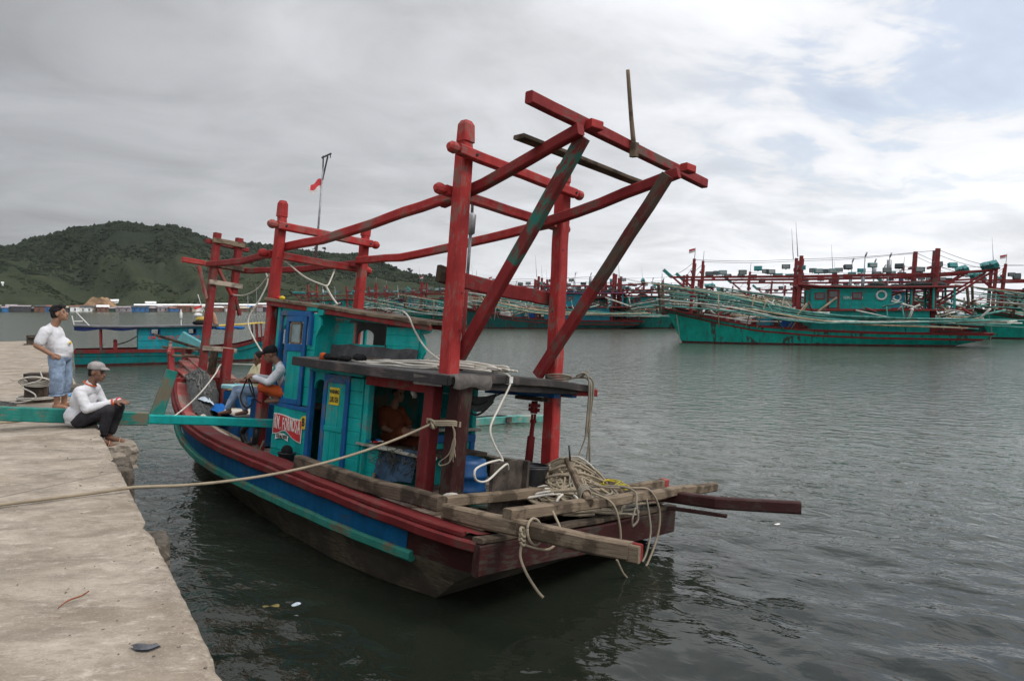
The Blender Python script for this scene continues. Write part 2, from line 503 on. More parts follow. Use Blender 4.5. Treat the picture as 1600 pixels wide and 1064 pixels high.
def lettering(txt, size, name, mat, parent, mw, ext=.004, sx=1.0, bold=0.0):
    cu = bpy.data.curves.new(name, 'FONT'); cu.body = txt; cu.size = size; cu.extrude = ext; cu.align_x = 'CENTER'; cu.align_y = 'CENTER'; cu.offset = bold
    cu.resolution_u = 3
    tmp = bpy.data.objects.new('tmp', cu)
    me = evaluated_mesh(tmp); me.name = name
    bpy.data.objects.remove(tmp); bpy.data.curves.remove(cu)
    me.materials.clear(); me.materials.append(mat)
    o = bpy.data.objects.new(name, me); COL.objects.link(o); o.parent = parent
    o.matrix_local = mw @ Matrix.Diagonal((sx, 1, 1, 1))
    return o

# ================================================================== SETTING
def build_water():
    m, T, b = new_mat('harbour_water')
    v = coords(T)
    vr = T.mapping(v, rot=(0, 0, -.536))
    n1 = T.noise(T.mapping(vr, (1, .5, 1)), 3.0, 3, .5, .5)
    n2 = T.noise(T.mapping(T.mapping(v, rot=(0, 0, -.25)), (1, .6, 1)), 6.5, 3, .5, .6)
    n3 = T.noise(v, .10, 4, .6, .3)
    b.inputs['IOR'].default_value = 1.33
    # out of the quay's lee the surface is broken up by ripples too small to model
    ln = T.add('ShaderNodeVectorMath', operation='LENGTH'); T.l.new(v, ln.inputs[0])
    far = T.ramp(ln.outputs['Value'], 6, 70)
    # shade of hull and quay painted into the base colour; paler outward, patchy
    shade_lift = T.math('ADD', T.math('MULTIPLY', T.ramp(ln.outputs['Value'], 6, 20), .75), T.math('MULTIPLY', n3, .22))
    c = T.mix(shade_lift, (.005, .007, .004), (.070, .084, .063))
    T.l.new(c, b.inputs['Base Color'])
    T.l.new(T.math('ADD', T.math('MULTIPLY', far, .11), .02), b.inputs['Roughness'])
    bp = T.add('ShaderNodeBump'); bp.inputs['Distance'].default_value = .11
    h = T.math('ADD', T.math('MULTIPLY', n1, .85), T.math('MULTIPLY', n2, .30))
    T.put(bp, 'Strength', T.math('ADD', T.math('MULTIPLY', T.math('MULTIPLY', T.ramp(n3, .3, .7), T.ramp(ln.outputs['Value'], 3, 22)), .25), T.math('ADD', .10, T.math('MULTIPLY', T.ramp(ln.outputs['Value'], 5, 13), .50))))
    T.l.new(h, bp.inputs['Height']); T.l.new(bp.outputs[0], b.inputs['Normal'])
    # rings round the quay end of the harbour: fine where the eye is close, coarse far off
    rr = [0.0]; r = 1.2
    while r < 9000:
        rr.append(r); r *= 1.0105 if r < 90 else 1.06
    rr = np.array(rr)
    th = np.concatenate([np.radians(np.linspace(33 - 48, 33 + 48, 520)), np.radians(np.linspace(33 + 48, 33 + 312, 50))[1:-1]])
    nt = len(th)
    X = np.outer(rr, np.sin(th)); Y = np.outer(rr, np.cos(th)); Z = np.zeros_like(X)
    g = np.random.default_rng(3)
    fade = np.clip(1 - rr / 60, 0, 1)[:, None]
    for k in range(64):
        lam = .24 * (1.15 / .24) ** g.random()
        a = math.radians(205) + g.normal(0, .75)
        kx, ky = 2 * PI / lam * math.cos(a), 2 * PI / lam * math.sin(a)
        amp = .0048 * (lam / .8) ** .95
        vis = np.clip(1.6 - rr * .0105 * 5 / lam, 0, 1)[:, None]
        ph = kx * X + ky * Y + g.random() * 6.28
        Z += amp * vis * fade * (np.sin(ph) + .25 * np.sin(2 * ph + 1))
    # wave groups: patches calmer than others
    grp = .75 + .45 * np.sin(X * .43 + Y * .21 + 1) * np.sin(Y * .37 - X * .17)
    lee = np.exp(-(((X - 3.2) / 3.2) ** 2)) * np.exp(-(((Y - 7.5) / 9.0) ** 2))
    Z *= grp * (1 - .35 * lee)
    vs = np.stack([X, Y, Z], -1).reshape(-1, 3)
    nr = len(rr)
    i = np.arange(nr - 1)[:, None]; j = np.arange(nt)[None, :]; j2 = (j + 1) % nt
    F = np.stack([i * nt + j, (i + 1) * nt + j, (i + 1) * nt + j2, i * nt + j2], -1).reshape(-1, 4)
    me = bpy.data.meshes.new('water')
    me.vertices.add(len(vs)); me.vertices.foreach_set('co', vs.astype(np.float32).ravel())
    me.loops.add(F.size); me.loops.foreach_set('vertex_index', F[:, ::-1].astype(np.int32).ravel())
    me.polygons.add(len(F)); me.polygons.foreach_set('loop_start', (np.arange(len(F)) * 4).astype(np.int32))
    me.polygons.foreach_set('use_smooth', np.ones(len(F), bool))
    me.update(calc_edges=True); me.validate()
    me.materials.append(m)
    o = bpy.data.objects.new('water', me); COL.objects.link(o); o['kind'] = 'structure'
build_water()

def sm_noise(p, s, o=4):
    return mnoise.fractal(Vector(p) * s, 1.0, 2.0, o)

def concrete_mat():
    m, T, b = new_mat('worn_concrete')
    v = coords(T)
    vr = T.mapping(v, rot=(0, 0, .55))
    big = T.noise(T.mapping(vr, (.8, 1, 1)), .7, 6, .62, .3)
    mid = T.noise(T.mapping(vr, (.75, 1.25, 1)), 2.0, 11, .70, .25)
    mott = T.noise(T.mapping(vr, (.7, 1.3, 1)), 11, 11, .76, .2)
    fine = T.noise(v, 70, 5, .7)
    speck = T.ramp(T.noise(v, 23, 6, .7), .62, .70)
    c = T.mix(T.ramp(mid, .32, .68), (.170, .140, .108), (.375, .325, .265))
    c = T.mix(T.math('MULTIPLY', T.ramp(big, .45, .66), .5), c, (.275, .222, .165))
    c = T.mix(T.math('MULTIPLY', T.ramp(mott, .52, .68), .6), c, (.500, .445, .375))
    c = T.mix(T.math('MULTIPLY', T.ramp(mott, .47, .36), .60), c, (.205, .168, .130))
    c = T.mix(T.math('MULTIPLY', T.ramp(fine, .52, .72), .45), c, (.200, .168, .135))
    c = T.mix(T.math('MULTIPLY', T.ramp(fine, .46, .30), .30), c, (.62, .57, .50))
    c = T.mix(T.math('MULTIPLY', speck, .6), c, (.17, .140, .11))
    # spalled and stained strip along the water's edge
    sx = T.add('ShaderNodeSeparateXYZ'); T.l.new(v, sx.inputs[0])
    rim = T.ramp(T.math('ADD', sx.outputs[0], T.math('MULTIPLY', T.math('SUBTRACT', mid, .5), .5)), .38, .62)
    spall = T.math('MULTIPLY', rim, T.ramp(T.noise(v, 13, 8, .7), .50, .60))
    c = T.mix(T.math('MULTIPLY', spall, .6), c, (.185, .150, .115))
    oil = T.math('MULTIPLY', T.ramp(T.noise(T.mapping(v, (1, .7, 1), (4, 2, 0)), .9, 5, .6), .60, .70), .45)
    c = T.mix(oil, c, (.150, .128, .105))
    pits = T.add('ShaderNodeTexVoronoi'); T.l.new(v, pits.inputs['Vector']); pits.inputs['Scale'].default_value = 26
    pit = T.math('MULTIPLY', T.ramp(pits.outputs['Distance'], .16, .05), T.ramp(mid, .50, .62))
    c = T.mix(T.math('MULTIPLY', pit, .7), c, (.10, .085, .07))
    cr = T.add('ShaderNodeTexVoronoi', feature='DISTANCE_TO_EDGE')
    wob = T.mix(.12, v, T.add('ShaderNodeTexNoise', ins={'Scale': 3.0, 'Detail': 6.0}).outputs['Color'], 'ADD')
    T.l.new(wob, cr.inputs['Vector']); cr.inputs['Scale'].default_value = .23
    crack = T.ramp(cr.outputs['Distance'], .006, .0015)
    c = T.mix(T.math('MULTIPLY', crack, .5), c, (.10, .085, .07))
    T.l.new(c, b.inputs['Base Color']); b.inputs['Roughness'].default_value = .92; b.inputs['Specular IOR Level'].default_value = .15
    bp = T.add('ShaderNodeBump'); bp.inputs['Strength'].default_value = .5; bp.inputs['Distance'].default_value = .008
    h = T.math('ADD', T.math('MULTIPLY', mott, .6), T.math('MULTIPLY', fine, .35))
    h = T.math('SUBTRACT', h, T.math('ADD', T.math('ADD', T.math('MULTIPLY', spall, .6), T.math('MULTIPLY', pit, .4)), T.math('MULTIPLY', crack, .5)))
    T.l.new(h, bp.inputs['Height']); T.l.new(bp.outputs[0], b.inputs['Normal'])
    return m
CONC = concrete_mat()
CONC_WET = plain('mossy_concrete', (.105, .088, .068), .85, 0, .55, 5, .5, .3, .35)

QZ = 1.5   # quay deck above the water
def build_quay():
    ys = np.arange(-6, 44.01, .07)
    xs = np.concatenate([[-60, -40, -25, -14, -9], np.arange(-6, -.8, .35), np.arange(-.8, .40, .12), [.42, .50, .56, .60, .625, .64]])
    mb = MB(); nx = len(xs)
    def edge(y):
        e = .005 * sm_noise((1.3, y, 0), 1.2) + .007 * sm_noise((5, y, 2), 9)
        for yc, w, d in ((8.75, .14, .05), (5.9, .22, .05), (10.6, .16, .03), (12.6, .2, .04), (3.35, .22, .02)):
            e -= d * max(0, 1 - abs(y - yc) / w) * (.7 + .5 * sm_noise((y, 3, 1), 7))
        return e
    for y in ys:
        e = edge(y)
        end = -1.1 * 0
        for x in xs:
            t = max(0, (x + .8) / 1.44)
            z = QZ + .006 * sm_noise((x, y, 0), .9) + .004 * sm_noise((x, y, 3), 5)
            xx = x + e * t * t
            if x > .61: z -= .012 + .008 * sm_noise((x, y, 8), 8)
            yy = y
            if y > 39: yy = y - (x - .64) * .0
            mb.v.append((xx, yy, z))
    ny = len(ys)
    for i in range(ny - 1):
        for j in range(nx - 1):
            a = i * nx + j
            mb.face((a, a + 1, a + nx + 1, a + nx), None, True)
    # face to the water
    b = len(mb.v)
    for y in ys:
        e = edge(y)
        for k, z in enumerate((1.46, 1.2, .8, .35, -.8)):
            mb.v.append((.64 + e * (1 - k * .18) + .03 * sm_noise((z * 3, y, 4), 1.7) - .01 * k, y, z))
    for i in range(ny - 1):
        top, tn = i * nx + nx - 1, (i + 1) * nx + nx - 1
        mb.m = 1
        mb.face((top, b + i * 5, b + (i + 1) * 5, tn))
        for k in range(4):
            mb.face((b + i * 5 + k, b + i * 5 + k + 1, b + (i + 1) * 5 + k + 1, b + (i + 1) * 5 + k))
    # far end wall
    q = len(mb.v); row = (ny - 1) * nx
    for j in range(nx): mb.v.append((xs[j], ys[-1], -.8))
    for j in range(nx - 1): mb.face((row + j, row + j + 1, q + j + 1, q + j))
    o = mb.build('quay_pavement', [CONC, CONC_WET]); o['kind'] = 'structure'
build_quay()

def rock(name, c, size, seed, mats, rot=0, frame=None, rough=.10, sub=4, box=.72):
    """a broken lump: a rounded box knocked about by noise"""
    bm = bmesh.new(); bmesh.ops.create_icosphere(bm, subdivisions=sub, radius=1.0)
    for v in bm.verts:
        p = v.co.copy(); mx = max(abs(p.x), abs(p.y), abs(p.z)); q = p / mx
        p = p.lerp(q, box)
        p *= 1 + rough * sm_noise((p.x + seed * 7, p.y, p.z), 1.1) + rough * .55 * sm_noise((p.x, p.y + seed * 5, p.z), 3.5)
        v.co = Vector((p.x * size[0] / 2, p.y * size[1] / 2, p.z * size[2] / 2))
    bmesh.ops.rotate(bm, verts=bm.verts, cent=(0, 0, 0), matrix=Matrix.Rotation(rot, 3, 'Z'))
    bmesh.ops.translate(bm, verts=bm.verts, vec=Vector(c))
    me = bpy.data.meshes.new(name); bm.to_mesh(me); bm.free()
    me.materials.append(mats)
    o = bpy.data.objects.new(name, me); COL.objects.link(o)
    return settle(o, None, frame)

# ------------------------------------------------------------------ hills
def az_of(px): return YAW + math.atan((px - 800) / 1140.0)
RIDGE = [(-1500, 479), (-900, 470), (-500, 446), (-250, 420), (-100, 402), (0, 391), (40, 384), (90, 372), (130, 361), (160, 356), (190, 353), (215, 357), (240, 362), (262, 359),
         (280, 360), (305, 368), (335, 378), (370, 384), (420, 389), (470, 394), (520, 400), (550, 402), (580, 413), (620, 425), (655, 433), (695, 440), (740, 455), (790, 470), (850, 480), (950, 486), (1100, 488)]
R0 = 860.0
def ridge_tan(az):
    px = 800 + 1140 * math.tan(max(-1.2, min(1.2, az - YAW)))
    y = np.interp(px, [p for p, _ in RIDGE], [q for _, q in RIDGE])
    return max(0.0, (484.5 - y) / 1140 * math.cos(az - YAW))
def crest_r(az): return 1330 + 130 * math.sin(az * 9.0) + 60 * math.sin(az * 23 + 1)
def hill_h(az, r):
    H = ridge_tan(az) * crest_r(az)
    t = (r - R0) / (crest_r(az) - R0)
    x, y = r * math.sin(az), r * math.cos(az)
    if t <= 0: return -4 + 4 * max(-1, t) * 0
    n = sm_noise((x, y, 0), .0042, 5)
    gul = 1 - abs(sm_noise((az * 900 + n * 60, r * .12, 3), .011, 3)) * 2.2
    if t < 1:
        prof = .30 * t + .70 * (t * t * (3 - 2 * t)) * .92 + .056 * t
        h = H * prof
        h += H * .17 * (gul - .45) * math.sin(PI * min(1, t)) ** .8 + H * .07 * n * math.sin(PI * t)
    else:
        h = H * max(-.2, 1 - (t - 1) * 1.3)
    return max(h, .6 * min(1, t * 30)) + .8 * min(1, t * 60)

def build_hills():
    m, T, b = new_mat('hill_vegetation')
    v = coords(T)
    big = T.noise(v, .0065, 6, .6, .4); mid = T.noise(v, .028, 8, .65, .3); fine = T.noise(v, .16, 5, .65)
    sp = T.add('ShaderNodeSeparateXYZ'); T.l.new(v, sp.inputs[0])
    c = T.mix(T.ramp(mid, .36, .66), (.024, .033, .019), (.047, .055, .029))
    c = T.mix(T.math('MULTIPLY', T.ramp(big, .40, .60), .6), c, (.044, .052, .032))
    c = T.mix(T.math('MULTIPLY', T.ramp(fine, .46, .72), .6), c, (.026, .033, .022))
    up = T.ramp(T.math('ADD', sp.outputs[2], T.math('MULTIPLY', big, 60)), 95, 140)
    c = T.mix(up, c, T.mix(T.ramp(fine, .35, .65), (.017, .024, .017), (.029, .036, .024)))
    bare = T.math('MULTIPLY', T.ramp(T.noise(v, .02, 4, .5), .70, .76), .6)
    c = T.mix(bare, c, (.16, .11, .07))
    T.l.new(c, b.inputs['Base Color']); b.inputs['Roughness'].default_value = 1; b.inputs['Specular IOR Level'].default_value = 0
    bp = T.add('ShaderNodeBump'); bp.inputs['Strength'].default_value = .7; bp.inputs['Distance'].default_value = 5
    T.l.new(T.math('ADD', mid, T.math('MULTIPLY', fine, .5)), bp.inputs['Height']); T.l.new(bp.outputs[0], b.inputs['Normal'])
    na, nr = 420, 74
    a0, a1 = az_of(-1500), az_of(1050)
    mb = MB()
    for i in range(na + 1):
        az = a0 + (a1 - a0) * i / na
        for j in range(nr + 1):
            r = R0 - 6 + (crest_r(az) * 1.35 - R0) * j / nr
            mb.v.append((r * math.sin(az), r * math.cos(az), hill_h(az, r)))
    for i in range(na):
        for j in range(nr):
            a = i * (nr + 1) + j
            mb.face((a, a + 1, a + nr + 2, a + nr + 1), None, True)
    o = mb.build('hills', m); o['kind'] = 'structure'
build_hills()

LEAF = plain('forest_leaves', (.025, .034, .020), 1, 0, .5, .05, 0, 0, .5)
LEAF2 = plain('scrub_leaves', (.036, .046, .024), 1, 0, .5, .05, 0, 0, .5)
ICO = []
def _ico():
    bm = bmesh.new(); bmesh.ops.create_icosphere(bm, subdivisions=1, radius=1.0)
    bm.verts.ensure_lookup_table()
    r = (np.array([v.co[:] for v in bm.verts]), [tuple(v.index for v in f.verts) for f in bm.faces]); bm.free(); return r
ICO_V, ICO_F = _ico()

def build_forest():
    for name, mat, n, lab in (('forest', LEAF, 23000, 0), ('scrub', LEAF2, 9000, 1)):
        g = np.random.default_rng(11 + lab); VV = []; FF = []; cnt = 0; tries = 0
        a0, a1 = az_of(-350), az_of(860)
        while cnt < n and tries < n * 14:
            tries += 1
            az = a0 + (a1 - a0) * g.random()
            if ridge_tan(az) < .006: continue
            t = g.random() ** (.55 if lab == 0 else 1.0)
            if lab == 0 and g.random() < .16: t = 1 + g.normal(0, .012)      # the tree line on the ridge
            r = R0 + (crest_r(az) - R0) * t
            x, y = r * math.sin(az), r * math.cos(az)
            dn = sm_noise((x, y, 9 + lab * 4), .010, 4)
            if lab == 0:
                if t < .97 and dn + (t - .52) * 2.4 < .0: continue
            elif dn < .02 or t > .9: continue
            h = hill_h(az, r)
            s = (1.5 + 2.6 * g.random() ** 2.5) * (1.0 if lab == 0 else .70)
            if t > .97: s *= .9 + .55 * (dn > .05)
            sc = np.array([s * (.8 + .4 * g.random()), s * (.8 + .4 * g.random()), s * (.75 + .7 * g.random()) * (.6 if t < .97 else 1)])
            vv = ICO_V * (1 + g.normal(0, .16, (len(ICO_V), 1))) * sc + np.array([x, y, h + sc[2] * (.10 if t < .97 else .45)])
            VV.append(vv); FF.append(np.array(ICO_F) + cnt * len(ICO_V)); cnt += 1
        me = bpy.data.meshes.new(name); me.from_pydata(np.concatenate(VV).tolist(), [], np.concatenate(FF).tolist()); me.update()
        me.materials.append(mat)
        o = bpy.data.objects.new(name, me); COL.objects.link(o); o['kind'] = 'stuff'
build_forest()

def far_tree(px, t, hgt, label, seed, spread=.36, bare=.5):
    """a tall tree standing clear of the tree line: trunk, limbs, an open crown"""
    g = random.Random(seed)
    az = az_of(px); r = R0 + (crest_r(az) - R0) * t
    z = hill_h(az, r)
    e = empty('tall_tree', (r * math.sin(az), r * math.cos(az), z - 1), label, 'tree', 'tall trees standing out on the ridge')
    mb = MB(); mb.tube([(0, 0, 0), (.2, 0, hgt * .5), (-.1, .1, hgt * .93)], .5, 6, radii=[.55, .4, .15])
    tips = []
    for k in range(8):
        a = g.random() * 6.28; zz = hgt * (bare + (.95 - bare) * k / 7); L = hgt * spread * (.6 + .6 * g.random())
        tip = (math.cos(a) * L, math.sin(a) * L, zz + L * .35); tips.append(tip)
        mb.tube([(0, 0, zz), tip], .15, 5, radii=[.2, .08])
    tips.append((0, 0, hgt))
    mb.build('trunk', DARKBARK, e)
    cb = MB()
    for tip in tips:
        for q in range(4):
            c = np.array(tip) + np.array([g.gauss(0, .9), g.gauss(0, .9), g.gauss(0, .5)])
            b = len(cb.v); s = .8 + g.random() * 1.0
            for p in ICO_V: cb.v.append(tuple(c + p * np.array([s, s, s * .6]) * (1 + g.gauss(0, .2))))
            for f in ICO_F: cb.face([b + i for i in f])
    cb.build('crown', LEAF, e)
DARKBARK = plain('dark_bark', (.06, .05, .04), 1, 0, .3, 1, 0, 0)
for px, t, h, lab, bare in ((495, 1.0, 13, 'slim tall tree on the ridge just right of the flag pole', .6), (509, 1.0, 14, 'umbrella-topped tall tree on the ridge', .75),
                      (597, .98, 10, 'bushy tree on the falling right shoulder of the hill', .3), (617, .98, 9, 'round tree beside the bushy one on the falling ridge', .4),
                      (640, .98, 11, 'open-crowned tree low on the right end of the ridge', .5), (97, 1.0, 9, 'tree standing proud on the left slope of the ridge', .4),
                      (47, 1.0, 8, 'tree at the foot of the ridge line, far left', .3), (672, .98, 8, 'last small tree on the ridge, nearest the moored fleet', .5)):
    far_tree(px, t, h, lab, int(px), .30, bare)

# ------------------------------------------------------------------ village on the far shore
def build_village():
    g = random.Random(21)
    cols = {'white': (.78, .78, .76), 'grey': (.30, .26, .27), 'rust': (.20, .10, .07), 'dark': (.075, .075, .08), 'blue': (.05, .17, .38), 'cream': (.46, .40, .30), 'green': (.07, .16, .12), 'red': (.30, .07, .06)}
    M = {k: plain(k + '_house_paint', c, .85, 0, .3, .5, 0, .1) for k, c in cols.items()}
    labels = {'white': 'white tin-roofed waterfront house on the far shore', 'grey': 'grey tin-roofed waterfront house on the far shore', 'rust': 'waterfront house with a rust-brown roof on the far shore',
              'blue': 'waterfront house with a blue roof on the far shore', 'dark': 'waterfront house with a dark roof on the far shore', 'cream': 'waterfront house with a cream roof on the far shore', 'red': 'waterfront house with a red roof on the far shore'}
    def house(px, r, w, d, h, roof, wall, z=.3):
        az = az_of(px)
        e = empty('waterfront_house', (r * math.sin(az), r * math.cos(az), z), labels[roof], 'house', 'waterfront houses with %s roofs on the far shore' % roof)
        e.rotation_euler = (0, 0, -az + g.uniform(-.25, .25))
        mb = MB(); mb.box((0, 0, h / 2), (w, d, h), 0, .05); mb.build('wall', M[wall], e)
        rb = MB(); ov = .6; rh = h + g.uniform(1.0, 1.9)
        p = [(-w / 2 - ov, -d / 2 - ov, h - .1), (w / 2 + ov, -d / 2 - ov, h - .1), (w / 2 + ov, 0, rh), (-w / 2 - ov, 0, rh), (w / 2 + ov, d / 2 + ov, h - .1), (-w / 2 - ov, d / 2 + ov, h - .1)]
        rb.quad_slab([p[0], p[1], p[2], p[3]], (0, 0, 1), .15); rb.quad_slab([p[3], p[2], p[4], p[5]], (0, 0, 1), .15)
        rb.build('roof', M[roof], e)
        if w > 8:
            k = int(w // 5)
            for q in range(k):
                x = -w / 2 + w * (q + .5) / k
                wb = MB(); wb.box((x, -d / 2 - .03, h * .45), (1.3, .1, h * .5), 0, .02); wb.build('window' if q % 3 else 'door', M['dark'], e)
    px = -60
    while px < 425:
        wpx = g.choice((8, 11, 14, 18, 26)) * g.uniform(.8, 1.2)
        w = wpx * 850 / 1140 / 1.1
        roof = g.choices(['white', 'grey', 'rust', 'dark', 'cream', 'blue', 'red'], [5 if px > 150 else 2, 5, 3, 3 if px < 160 else 1.5, 1.5, .8, .8])[0]
        house(px + wpx / 2, g.uniform(838, 850), w, g.uniform(7, 10), g.uniform(3.4, 5.4), roof, g.choice(['white', 'grey', 'dark', 'dark', 'blue', 'cream', 'green', 'rust']))
        px += wpx * g.uniform(.75, 1.02)
    px = 60
    while px < 425:
        wpx = g.choice((16, 24, 34, 44)); w = wpx * 875 / 1140
        if g.random() < (.5 if px < 200 else .95):
            house(px + wpx / 2, g.uniform(866, 880), w, 9, g.uniform(6.2, 8.2), 'white' if g.random() < .88 else 'grey', 'grey', .4)
        px += wpx * 1.05
    for px, t, w in ((105, .07, 9), (127, .07, 8), (128, .045, 9), (236, .075, 10), (6, .33, 1.6), (110, .09, 6), (180, .085, 7)):
        az = az_of(px); r = R0 + (crest_r(az) - R0) * t
        house(px, r, w, 6, 3.2, 'white', 'white', hill_h(az, r) - .4)
build_village()

def earth_bank():
    m = plain('bare_earth', (.26, .17, .10), 1, 0, .5, .12, .4, 0, .5)
    az = az_of(157); c = Vector((R0 * 1.02 * math.sin(az), R0 * 1.02 * math.cos(az), 0))
    t = Vector((math.cos(az), -math.sin(az), 0)); d = Vector((math.sin(az), math.cos(az), 0))
    mb = MB()
    def fn(u, v):
        w = (u - .5) * 34; p = math.sin(PI * u) ** .6
        hh = (8 + 12 * p * (v ** .8)) * 1 + 3 * sm_noise((u * 5, v * 4, 1), 1)
        return c + t * w + d * (v * 14 + 6) + Vector((0, 0, hh - 4 if v > 0 else 0))
    mb.grid(fn, 16, 8, False)
    o = mb.build('bare_earth_bank', m); o['kind'] = 'structure'
earth_bank()

def build_haze():
    """moist sea air: thin over the harbour, just enough to soften the hill"""
    m = bpy.data.materials.new('sea_air'); m.use_nodes = True
    T = NT(m.node_tree); T.n.clear()
    o = T.add('ShaderNodeOutputMaterial'); v = T.add('ShaderNodeVolumePrincipled')
    v.inputs['Color'].default_value = (.86, .90, .95, 1); v.inputs['Density'].default_value = HAZE; v.inputs['Anisotropy'].default_value = .2
    T.l.new(v.outputs[0], o.inputs['Volume'])
    mb = MB(); mb.v = [(x, y, z) for z in (-6, 260) for x, y in ((-9500, -9500), (9500, -9500), (9500, 9500), (-9500, 9500))]
    for f in ((3, 2, 1, 0), (4, 5, 6, 7), (0, 1, 5, 4), (1, 2, 6, 5), (2, 3, 7, 6), (3, 0, 4, 7)): mb.face(f)
    ob = mb.build('haze', m); ob['kind'] = 'stuff'
HAZE = .000035
build_haze()

# ================================================================== MOORED FLEET
F_TEAL = paint('fleet_teal_paint', (.010, .300, .265), under=(.15, .14, .11), wear=.36, rough=.6, scale=.9, grain=False)
F_GREEN = paint('fleet_green_paint', (.005, .320, .250), under=(.05, .07, .055), wear=.35, rough=.55, scale=.8, dirt=.65, grain=False)
F_BLUE = paint('fleet_blue_paint', (.020, .220, .300), under=(.14, .14, .12), wear=.36, rough=.6, scale=.9, grain=False)
F_RED = paint('fleet_red_paint', (.230, .030, .030), under=(.10, .07, .06), wear=.36, rough=.6, scale=1.2, grain=False)
F_DARKH = paint('dark_teal_hull', (.012, .105, .095), under=(.05, .045, .04), wear=.38, rough=.55, scale=.8, grain=False)
F_TEALH2 = paint('green_black_hull', (.010, .165, .135), under=(.06, .05, .045), wear=.38, rough=.55, scale=.8, grain=False)
F_BOOT = plain('red_lead_bottom', (.075, .022, .020), .6, 0, .5, 2, .1)
F_SPAR = plain('teal_spar', (.075, .240, .205), .75, 0, .5, 2.5, .1)
F_SPAR2 = plain('tan_spar', (.38, .30, .20), .8, 0, .4, 2.5, .1)
F_SPAR3 = plain('grey_spar', (.52, .52, .47), .8, 0, .4, 2.5, .1)
F_LAMP = plain('lamp_housing', (.050, .062, .066), .5, .2, .3, 6, 0)
F_LAMPT = plain('teal_lamp_housing', (.03, .22, .22), .5, 0, .3, 6, 0)
F_LAMPG = plain('lamp_glass', (.26, .28, .27), .2, 0, .2, 6, 0)
F_NET = plain('dark_net', (.040, .042, .040), .95, 0, .6, 4, .6)
F_BLUET = cloth('fleet_blue_sheet', (.02, .09, .30), .3, .6, 3)
F_WHITE = plain('fleet_white', (.60, .60, .58), .6, 0, .2, 3, .1)

def lerp_tab(x, tab):
    return float(np.interp(x, [a for a, _ in tab], [b for _, b in tab]))

def hull_skin(levels, n=26):
    """levels: list of (x_stern, x_stem, half-breadth(t), height(t)) from keel up; returns ring rows per side"""
    rows = []
    for xs, xe, bf, zf in levels:
        row = []
        for i in range(n + 1):
            t = i / n; x = xs + (xe - xs) * t
            row.append((x, bf(t), zf(t)))
        rows.append(row)
    return rows

def skin_rows(mb, rows, a, b, smooth=True):
    for side in (1, -1):
        for k in range(a, b):
            r0, r1 = rows[k], rows[k + 1]; base = len(mb.v)
            for p in r0: mb.v.append((p[0], p[1] * side, p[2]))
            for p in r1: mb.v.append((p[0], p[1] * side, p[2]))
            n = len(r0)
            for i in range(n - 1):
                q = (base + i, base + i + 1, base + n + i + 1, base + n + i)
                uv = [(r0[i][0], 0), (r0[i + 1][0], 0), (r1[i + 1][0], .2), (r1[i][0], .2)]
                if side < 0: q = q[::-1]; uv = uv[::-1]
                mb.face(q, uv, smooth)

